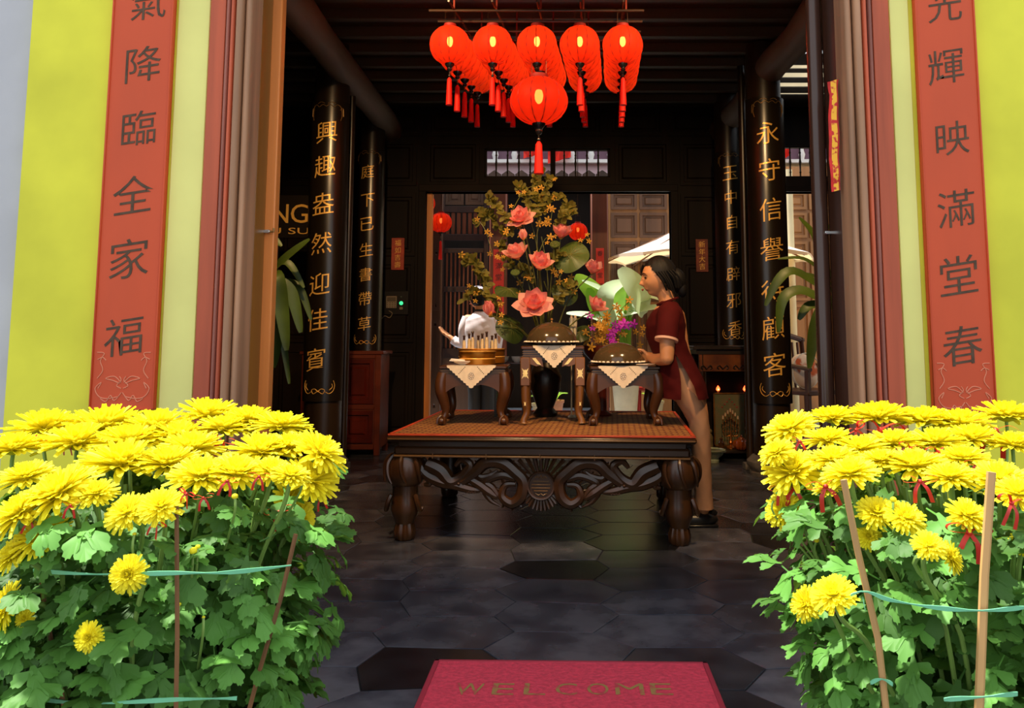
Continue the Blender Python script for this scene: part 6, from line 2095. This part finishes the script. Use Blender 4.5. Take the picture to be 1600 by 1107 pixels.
# ================================================================== corn plants inside the door
mdrac = mat('corn_plant_leaf', S('#3c4c16'), 0.45, var=0.3, scale=5, coat=0.0, spec=0.3)
mtrunk = mat('cane_trunk', S('#5c4a30'), 0.8, var=0.3, scale=12)
def corn_plant(X, Y, zc, leaves, label):
    root = thing('corn_plant', label, 'plant', (X, Y, 0))
    MB().lathe([(0.12, 0), (0.13, 0.02), (0.16, 0.28), (0.175, 0.30), (0.175, 0.33), (0.155, 0.33), (0.15, 0.29), (0, 0.27)], 28).build('pot', mat('dark_glazed_pot', S('#2a1a10'), 0.3) if 'dark_glazed_pot' not in bpy.data.materials else bpy.data.materials['dark_glazed_pot'], root)
    MB().tube([(0, 0, 0.26), (0.01, 0, zc * 0.6), (0, 0, zc)], [0.028, 0.025, 0.02], 10).build('trunk', mtrunk, root)
    for pts_, wpx, Yl in leaves:
        o = Vector((X, Y, 0))
        q = [Vector((0, 0, zc - 0.02))] + [at(px, py, Yl) - o for px, py in pts_]
        vs, fs = blade(q, wpx / 2 / ppm(Yl), nrm=(0.1, -0.8, 0.7), segs=18, fold=0.3)
        MB().add(vs, fs).build('leaf', mdrac, root)
    return root
Xl = at(412, 430, 4.3).x
corn_plant(Xl, 4.3, at(412, 440, 4.3).z, [([(440, 410), (484, 374)], 17, 4.2), ([(430, 440), (455, 460), (470, 520)], 22, 4.15), ([(430, 430), (440, 480), (448, 548)], 24, 4.1), ([(425, 420), (450, 412), (475, 450)], 14, 4.3), ([(420, 460), (432, 520), (428, 575)], 22, 4.2),
                                          ([(400, 420), (380, 400), (360, 440)], 20, 4.35), ([(410, 400), (420, 370), (440, 385)], 16, 4.45), ([(440, 440), (468, 452), (486, 500)], 14, 4.35), ([(405, 460), (395, 510), (392, 560)], 20, 4.15), ([(430, 450), (438, 500), (452, 600)], 14, 4.3)],
           'corn plant with drooping strap leaves below the gold letter sign')
Xr = at(1325, 450, 4.3).x
corn_plant(Xr, 4.3, at(1325, 455, 4.3).z, [([(1290, 420), (1272, 370), (1248, 340)], 16, 4.2), ([(1290, 430), (1255, 405), (1215, 405)], 9, 4.2), ([(1285, 450), (1240, 425), (1215, 440), (1196, 478)], 18, 4.2), ([(1290, 470), (1250, 455), (1222, 470), (1216, 520)], 20, 4.15), ([(1288, 475), (1262, 480), (1248, 500)], 17, 4.25),
                                           ([(1290, 480), (1272, 520), (1264, 576)], 22, 4.15), ([(1290, 440), (1265, 430), (1236, 428)], 8, 4.3), ([(1350, 420), (1370, 390), (1390, 430)], 18, 4.4), ([(1340, 470), (1360, 520), (1362, 570)], 20, 4.2), ([(1320, 400), (1300, 360), (1270, 348)], 14, 4.3)],
           'corn plant with strap leaves crossing the gilt couplet column')
# ================================================================== potted chrysanthemums at the door
mmum = translucent('chrysanthemum_yellow', (0.92, 0.82, 0.03), (0.95, 0.85, 0.03), 0.3, rnd=0.05)
mmleaf = translucent('chrysanthemum_leaf', S('#56883a'), S('#86ac34'), 0.22, rnd=0.5, rough=0.55)
mmstem = mat('chrysanthemum_stem', S('#7a9a48'), 0.5)
mbam2 = mat('split_bamboo', S('#c89c64'), 0.6, var=0.2, scale=12, stretch=WV)
mbam3 = mat('dark_bamboo', S('#7a5230'), 0.7, var=0.4, scale=12, stretch=WV)
mtie = mat('pale_green_tie', S('#7fd0a4'), 0.35)
mbow = mat('red_ribbon', S('#c42a1c'), 0.4)
mterra = mat('terracotta_pot', S('#8a4a28'), 0.8, var=0.2, scale=10)
msoil = mat('potting_soil', (0.02, 0.014, 0.008), 0.9)
def mum_mesh(seed, layers):
    rnd = random.Random(seed)
    m = MB()
    for n, el0, el1, L, w, r0, z0 in layers:
        for j in range(n):
            a = 2 * PI * j / n + rnd.uniform(-0.12, 0.12)
            ca, sa = math.cos(a), math.sin(a)
            LL = L * rnd.uniform(0.88, 1.08)
            da = rnd.uniform(-7, 7)
            p = Vector((r0, z0))
            vs = []
            for i in range(4):
                t = i / 3
                e = math.radians(lerp(el0, el1, t) + da)
                ww = w * (0.6, 0.95, 1.0, 0.58)[i]
                for s_ in (-1, 0, 1):
                    h_ = 0.0 if s_ == 0 else w * 0.45
                    vs.append((p.x * ca - s_ * ww * sa - h_ * math.sin(e) * ca, p.x * sa + s_ * ww * ca - h_ * math.sin(e) * sa, p.y + h_ * math.cos(e)))
                p = p + Vector((math.cos(e), math.sin(e))) * (LL / 3)
            fs = []
            for i in range(3):
                for s_ in (0, 1):
                    fs.append((i * 3 + s_, i * 3 + s_ + 1, i * 3 + s_ + 4, i * 3 + s_ + 3))
            m.add(vs, fs)
    m.lathe([(0.05, -0.16), (0.20, -0.10), (0.26, 0.0), (0.16, 0.10), (0, 0.14)], 12)
    return m.mesh('flower', mmum)
LAY = [(24, 4, -24, 0.80, 0.098, 0.22, -0.05), (24, 14, -6, 0.80, 0.095, 0.20, -0.02), (24, 28, 12, 0.74, 0.092, 0.17, 0.02), (22, 44, 34, 0.64, 0.088, 0.13, 0.05), (18, 62, 66, 0.52, 0.080, 0.09, 0.07), (12, 78, 100, 0.42, 0.070, 0.05, 0.08)]
MUMS = [mum_mesh(s_, LAY) for s_ in (1, 2, 3, 4)]
LOBES = [((0, 0.42), 90, 0.60, 0.19), ((0, 0.40), 47, 0.56, 0.165), ((0, 0.40), 133, 0.56, 0.165), ((0, 0.18), 18, 0.44, 0.145), ((0, 0.18), 162, 0.44, 0.145), ((0, 0.02), 90, 0.62, 0.15)]
OUT = [(0.0, -0.25), (0.35, -0.62), (0.66, -1.0), (0.78, -0.92), (0.84, -0.52), (0.97, -0.48), (0.97, -0.14), (1.04, 0.0), (0.97, 0.14), (0.97, 0.48), (0.84, 0.52), (0.78, 0.92), (0.66, 1.0), (0.35, 0.62), (0.0, 0.25)]
def mleaf(seed):
    """leaf of five toothed lobes joined along the midrib"""
    rnd = random.Random(seed)
    c1, c2 = rnd.uniform(0.25, 0.5), rnd.uniform(0.1, 0.35)
    z = lambda x, y: 0.06 - c2 * y * y - c1 * abs(x) ** 1.6 + 0.05 * math.sin(y * 9 + seed)
    vs, fs = [], []
    for (bx_, by_), ang, L, w in LOBES:
        an = math.radians(ang + rnd.uniform(-7, 7))
        L *= rnd.uniform(0.88, 1.12)
        ca, sa = math.cos(an), math.sin(an)
        n0 = len(vs)
        pts_ = [(0.5, 0.0)] + OUT
        for i, (u, v) in enumerate(pts_):
            x = bx_ + ca * u * L - sa * v * w
            y = by_ + sa * u * L + ca * v * w
            vs.append((x, y, z(x, y) + (0.0 if i == 0 else 0.035 * abs(v))))
        k = len(OUT)
        fs += [(n0, n0 + 1 + i, n0 + 1 + (i + 1) % k) for i in range(k)]
    m = MB().add(vs, fs)
    m.tube([(0, -0.35, -0.02), (0, 0.02, 0.05)], [0.02, 0.025], 4)
    return m
LEAF_MB = [mleaf(s_) for s_ in range(5)]
LEAVES = [m.mesh('leaf', mmleaf) for m in LEAF_MB]
bowm = MB()
for s_ in (-1, 1):
    lp_ = catmull([(0, 0, 0), (s_ * 0.5, -0.15, 0.35), (s_ * 1.0, -0.05, 0.22), (s_ * 0.85, 0.1, -0.05), (0, 0, -0.05)], 5)
    vs, fs = [], []
    for p in lp_:
        vs += [(p.x, p.y - 0.10, p.z), (p.x, p.y + 0.10, p.z)]
    fs = [(2 * i, 2 * i + 1, 2 * i + 3, 2 * i + 2) for i in range(len(lp_) - 1)]
    bowm.add(vs, fs)
    tl_ = catmull([(0, 0, 0), (s_ * 0.35, -0.15, -0.5), (s_ * 0.5, -0.05, -1.3)], 5)
    vs = []
    for p in tl_:
        vs += [(p.x - 0.12, p.y, p.z), (p.x + 0.12, p.y - 0.05, p.z)]
    fs = [(2 * i, 2 * i + 1, 2 * i + 3, 2 * i + 2) for i in range(len(tl_) - 1)]
    bowm.add(vs, fs)
bowm.ball((0, -0.02, -0.02), 0.14, 8, 6)
BOW = bowm.mesh('ribbon_bow', mbow)
def mum_pot(cx, cy, R, label, flowers, buds, stakes, ties, bows, seed):
    rnd = random.Random(seed)
    root = thing('potted_chrysanthemum', label, 'plant', (cx, cy, 0))
    O = Vector((cx, cy, 0))
    MB().lathe([(R * 0.52, 0), (R * 0.55, 0.02), (R * 0.66, 0.20), (R * 0.72, 0.215), (R * 0.72, 0.25), (R * 0.64, 0.25), (R * 0.62, 0.22)], 36).build('pot', mterra, root)
    MB().lathe([(0, 0.215), (R * 0.62, 0.22)], 24).build('soil', msoil, root)
    def rad(z):
        t = max(0, min(1, (z - 0.2) / 0.5))
        return R * (0.72 + 0.30 * math.sin(t * PI * 0.55))
    def depth_for(px, py, lo=1.2):
        Y = lerp(cy + R * 0.7, cy - R * 0.92, max(0, min(1, (py - 648) / 125)))
        X = at(px, py, Y).x
        e = R * R * 1.05 - (X - cx) ** 2
        yf = cy - math.sqrt(e) if e > 0 else cy - 0.02
        return max(Y, yf)
    fl_pos = []
    for q in flowers:
        px, py, wpx = q[:3]
        tilt = q[3] if len(q) > 3 else None
        Y = q[4] if len(q) > 4 else depth_for(px, py)
        p = at(px, py, Y)
        if tilt is None:
            out = Vector((p.x - cx, p.y - cy, 0)) / R
            k = 0.15 + max(0, (py - 700) / 190)
            n = Vector((out.x * k * 0.8, out.y * k * 0.9, 1))
        else:
            n = Vector(tilt)
        n.normalize()
        s_ = wpx / 2 / ppm(Y) * 1.08
        p = p - O - n * s_ * 0.08
        o = link('flower', rnd.choice(MUMS), root)
        o.matrix_local = basis(p, n.orthogonal(), n, s_) @ Matrix.Rotation(rnd.uniform(0, 6), 4, 'Z') @ Matrix.Diagonal((1, 1, rnd.uniform(0.8, 1.0), 1))
        b0 = Vector(((p.x) * 0.45, (p.y) * 0.45, 0.3))
        e0 = p - n * s_ * 0.1
        q_ = catmull([b0, b0.lerp(e0, 0.6) + Vector((0, 0, 0.03)), e0 - n * 0.05, e0], 5)
        MB().tube(q_, 0.0038, 6).build('stem', mmstem, root)
        fl_pos.append((p, n, s_))
    for px, py, w in buds:
        Y = depth_for(px, py) - 0.01
        p = at(px, py, Y) - O
        bd = MB().ball(p, w / 2 / ppm(Y), 10, 8, sc3=(1, 1, 0.85)).build('bud', mmum, root)
        MB().tube(catmull([Vector((p.x * 0.8, p.y * 0.7, p.z - 0.12)), p - Vector((0, 0, 0.03)), p], 4), 0.002, 5).build('bud_stem', mmstem, bd)
    # leaves: three hundred on the side one sees, the rest massed behind
    def place(a, z, rr, L):
        x, y = rr * math.cos(a), rr * math.sin(a)
        o_ = Vector((math.cos(a), math.sin(a), 0))
        t_ = Vector((-math.sin(a), math.cos(a), 0))
        d = (o_ * rnd.uniform(0.3, 1.0) + t_ * rnd.uniform(-0.8, 0.8) + Vector((0, 0, rnd.uniform(-0.75, 0.25)))).normalized()
        n = (o_ * rnd.uniform(0.3, 0.9) + Vector((0, 0, 1)) + t_ * rnd.uniform(-0.4, 0.4)).normalized()
        return basis(Vector((x, y, z)) - d * L * 0.4, d, n, L)
    cnt = 0
    toward = math.atan2(-cy, -cx)
    while cnt < 285:
        a = toward + rnd.gauss(0, 0.85)
        z = rnd.uniform(0.20, 0.745)
        o = link('leaf', LEAVES[cnt % 5], root)
        o.matrix_local = place(a, z, rad(z) * rnd.uniform(0.82, 1.02), rnd.uniform(0.050, 0.082))
        cnt += 1
    ms = MB()
    for i in range(1300):
        a = rnd.uniform(0, 2 * PI)
        z = rnd.uniform(0.22, 0.74)
        rr = rad(z) * rnd.uniform(0.35, 0.97)
        da = abs((a - toward + PI) % (2 * PI) - PI)
        if da < 1.5:
            rr = rad(z) * rnd.uniform(0.35, 0.80)
        lm = LEAF_MB[i % 5]
        ms.add(lm.v[:96], [f for f in lm.f if max(f) < 96], 0, place(a, z, rr, rnd.uniform(0.05, 0.085)))
    tag(ms.build('leaf_mass', mmleaf, root), kind='stuff')
    sm = MB()
    for i in range(40):
        a = rnd.uniform(0, 2 * PI)
        r1 = rnd.uniform(0.2, 0.85)
        sm.tube([(R * 0.4 * r1 * math.cos(a), R * 0.4 * r1 * math.sin(a), 0.21), (R * 0.8 * r1 * math.cos(a), R * 0.8 * r1 * math.sin(a), 0.5), (R * 0.95 * r1 * math.cos(a), R * 0.95 * r1 * math.sin(a), 0.74)], 0.004, 5)
    tag(sm.build('stem_mass', mmstem, root), kind='stuff')
    for pts_, wpx, Y in stakes:
        q = [at(px, py, Y) - O for px, py in pts_]
        d = q[-1] - q[0]
        q.append(q[-1] + d.normalized() * max(0.0, (q[-1].z - 0.1) / max(0.1, -d.normalized().z)))
        MB().tube(q, wpx / 2 / ppm(Y), 5, flat=0.7).build('bamboo_stake', mbam2 if cx > 0 else mbam3, root)
    for pts_ in ties:
        q = [at(px, py, Y) - O for px, py, Y in pts_]
        q = catmull(q, 4)
        vs = []
        for i, p in enumerate(q):
            w = 0.0030 * (0.7 + 0.4 * math.sin(i * 1.1))
            vs += [(p.x, p.y, p.z - w), (p.x, p.y - 0.001, p.z + w), (p.x, p.y + 0.001, p.z + w)]
        fs = []
        for i in range(len(q) - 1):
            for j in range(3):
                fs.append((3 * i + j, 3 * i + (j + 1) % 3, 3 * i + 3 + (j + 1) % 3, 3 * i + 3 + j))
        MB().add(vs, fs).build('plastic_tie', mtie, root, smooth=False)
    for px, py, wpx in bows:
        Y = depth_for(px, py) - 0.012
        p = at(px, py, Y) - O
        o = link('ribbon_bow', BOW, root)
        o.matrix_local = Matrix.Translation(p) @ Matrix.Rotation(rnd.uniform(-0.5, 0.5), 4, 'Z') @ Matrix.Rotation(rnd.uniform(-0.35, 0.35), 4, 'Y') @ Matrix.Scale(wpx * 0.62 / ppm(Y), 4)
    return root
FL = [(70, 668, 110), (165, 664, 120), (245, 668, 110), (325, 648, 100), (392, 655, 85), (440, 664, 90), (120, 690, 110), (350, 668, 92), (280, 680, 100), (453, 696, 85), (503, 706, 85, (0.75, -0.2, 1)), (205, 690, 110),
      (408, 704, 96), (190, 722, 120), (262, 722, 100), (315, 742, 100), (370, 738, 90), (300, 700, 100), (487, 748, 88, (0.6, -0.35, 1)), (455, 742, 60), (90, 768, 112, (-0.35, -0.5, 1)), (30, 800, 90, (-0.5, -0.5, 0.9)), (40, 745, 80),
      (458, 778, 62, (0.9, -0.45, 0.5)), (470, 812, 58, (1, -0.5, 0.25)), (60, 838, 82, (-0.35, -0.55, 0.9)), (198, 800, 64, (-0.1, -0.7, 0.7)), (252, 790, 64, (0.15, -0.6, 0.8)), (20, 865, 60, (-0.5, -0.6, 0.7)),
      (200, 898, 54, (0.05, -1, 0.25), 1.165), (138, 996, 42, (-0.05, -1, 0.2), 1.17), (38, 967, 28, (-0.1, -1, 0.5), 1.22), (8, 948, 68, (-0.8, -0.8, 0.3), 1.22), (150, 770, 60), (20, 700, 90), (425, 735, 60, (0.3, -0.4, 1))]
BU = [(302, 861, 12), (309, 855, 8), (367, 776, 10), (150, 765, 9), (280, 945, 7), (318, 965, 5), (470, 740, 8), (210, 835, 6)]
mum_pot(-0.735, 1.52, 0.335, 'bushy yellow chrysanthemum pot with thin dark stakes, against the grey-edged yellow pier', FL, BU,
        [([(276, 790), (277, 1000), (275, 1107)], 7, 1.215), ([(462, 835), (440, 930), (405, 1050)], 7, 1.32), ([(58, 870), (72, 960), (92, 1060)], 7, 1.26)],
        [[(52, 892, 1.26), (150, 898, 1.18), (276, 896, 1.17), (360, 895, 1.2), (455, 884, 1.29)], [(50, 1092, 1.30), (140, 1100, 1.22), (275, 1094, 1.19), (370, 1092, 1.22)]],
        [(348, 690, 34), (292, 772, 26), (318, 778, 24), (355, 752, 28), (405, 745, 26), (436, 800, 34), (500, 780, 22), (245, 818, 28), (278, 718, 22), (110, 790, 24), (48, 815, 24), (62, 688, 24), (108, 690, 26), (210, 688, 30)], 5)
FR = [(1233, 668, 82, (-0.4, -0.2, 1)), (1300, 652, 85), (1372, 650, 105), (1442, 655, 92), (1500, 660, 90), (1572, 648, 100), (1293, 686, 78), (1213, 706, 56, (-0.6, -0.3, 1)), (1462, 690, 92), (1518, 684, 82), (1582, 694, 72), (1395, 690, 90), (1345, 700, 80),
      (1238, 735, 92, (-0.3, -0.35, 1)), (1302, 716, 82), (1328, 738, 84), (1376, 718, 66), (1430, 726, 92), (1506, 716, 80), (1486, 744, 78), (1562, 748, 92), (1222, 796, 58, (-0.8, -0.5, 0.6)), (1292, 762, 44), (1590, 770, 70),
      (1370, 800, 58, (-0.1, -0.6, 0.8)), (1416, 808, 60, (0.1, -0.6, 0.8)), (1357, 838, 40, (-0.2, -0.8, 0.5)), (1512, 804, 62, (0.05, -0.5, 0.9)), (1452, 852, 50, (-0.1, -0.6, 0.8), 1.16), (1488, 872, 46, (0.7, -0.6, 0.3), 1.165),
      (1302, 928, 66, (-0.4, -0.5, 0.9), 1.22), (1258, 944, 50, (-0.9, -0.5, 0.4), 1.26), (1600, 850, 40), (1640, 690, 100), (1650, 760, 90)]
BR = [(1325, 832, 11), (1325, 782, 10), (1248, 813, 9), (1276, 845, 8), (1396, 781, 10), (1210, 780, 8)]
mum_pot(0.775, 1.52, 0.37, 'bushy yellow chrysanthemum pot with two pale flat bamboo stakes, beside the dark doorpost', FR, BR,
        [([(1318, 750), (1340, 862), (1372, 1000), (1384, 1107)], 11, 1.21), ([(1549, 738), (1538, 900), (1530, 1107)], 15, 1.14)],
        [[(1300, 950, 1.22), (1345, 925, 1.19), (1390, 938, 1.17), (1460, 950, 1.14), (1535, 955, 1.125), (1600, 950, 1.14)], [(1348, 935, 1.185), (1352, 955, 1.185)], [(1360, 1068, 1.21), (1378, 1062, 1.20), (1395, 1070, 1.20)], [(1475, 1094, 1.15), (1535, 1090, 1.125), (1590, 1085, 1.14)]],
        [(1375, 672, 60), (1290, 760, 46), (1240, 764, 40), (1337, 672, 30), (1438, 752, 40), (1514, 832, 56), (1422, 700, 30), (1556, 672, 50), (1580, 786, 46), (1525, 726, 26), (1250, 690, 30), (1312, 948, 18), (1465, 706, 34), (1220, 764, 30)], 9)
# ================================================================== the welcome mat
a, b_ = onz(672, 1039), onz(1100, 1043)
mlen = 0.55
root = thing('doormat', 'red doormat with worn WELCOME lettering on the slate floor', 'doormat', ((a.x + b_.x) / 2, a.y - mlen, 0), math.atan2(b_.y - a.y, b_.x - a.x))
mm = mat('red_pile', S('#d63c54'), 0.9, var=0.14, scale=70, bump=0.6, detail=6)
mme = mat('red_mat_edge', S('#a82c40'), 0.7)
w = (b_ - a).length / 2
MB().box(-w + 0.014, w - 0.014, 0.014, mlen - 0.010, 0.001, 0.011, c=0.003).build('pile', mm, root)
eb = MB()
for q in ((-w, -w + 0.018, 0, mlen), (w - 0.018, w, 0, mlen), (-w, w, 0, 0.016), (-w, w, mlen - 0.014, mlen)):
    eb.box(q[0], q[1], q[2], q[3], 0.0, 0.013, c=0.003)
eb.build('edging', mme, root)
mwl = mat('worn_olive_lettering', S('#a08048'), 0.9, scale=22, col2=S('#b83c48'), mixlo=0.50, mixhi=0.62)
rotq = Matrix.Rotation(-root.rotation_euler.z, 4, 'Z')
p0 = rotq @ (onz(734, 1077, 0.012) - root.location)
p1 = rotq @ (onz(1030, 1077, 0.012) - root.location)
for k, c in enumerate('WELCOME'):
    vs, fs, gw, gh = GLYPHS[c]
    wch = 0.062 if c not in 'WM' else 0.082
    hch = 0.075
    p = p0.lerp(p1, (k + (0.06 if k else 0)) / 6)
    me = MB().add([(x * wch / gw, y * hch / gh, 0) for x, y in vs], fs).mesh('letter', mwl, smooth=False)
    link('letter', me, root, loc=(p.x, p.y, 0.0118))
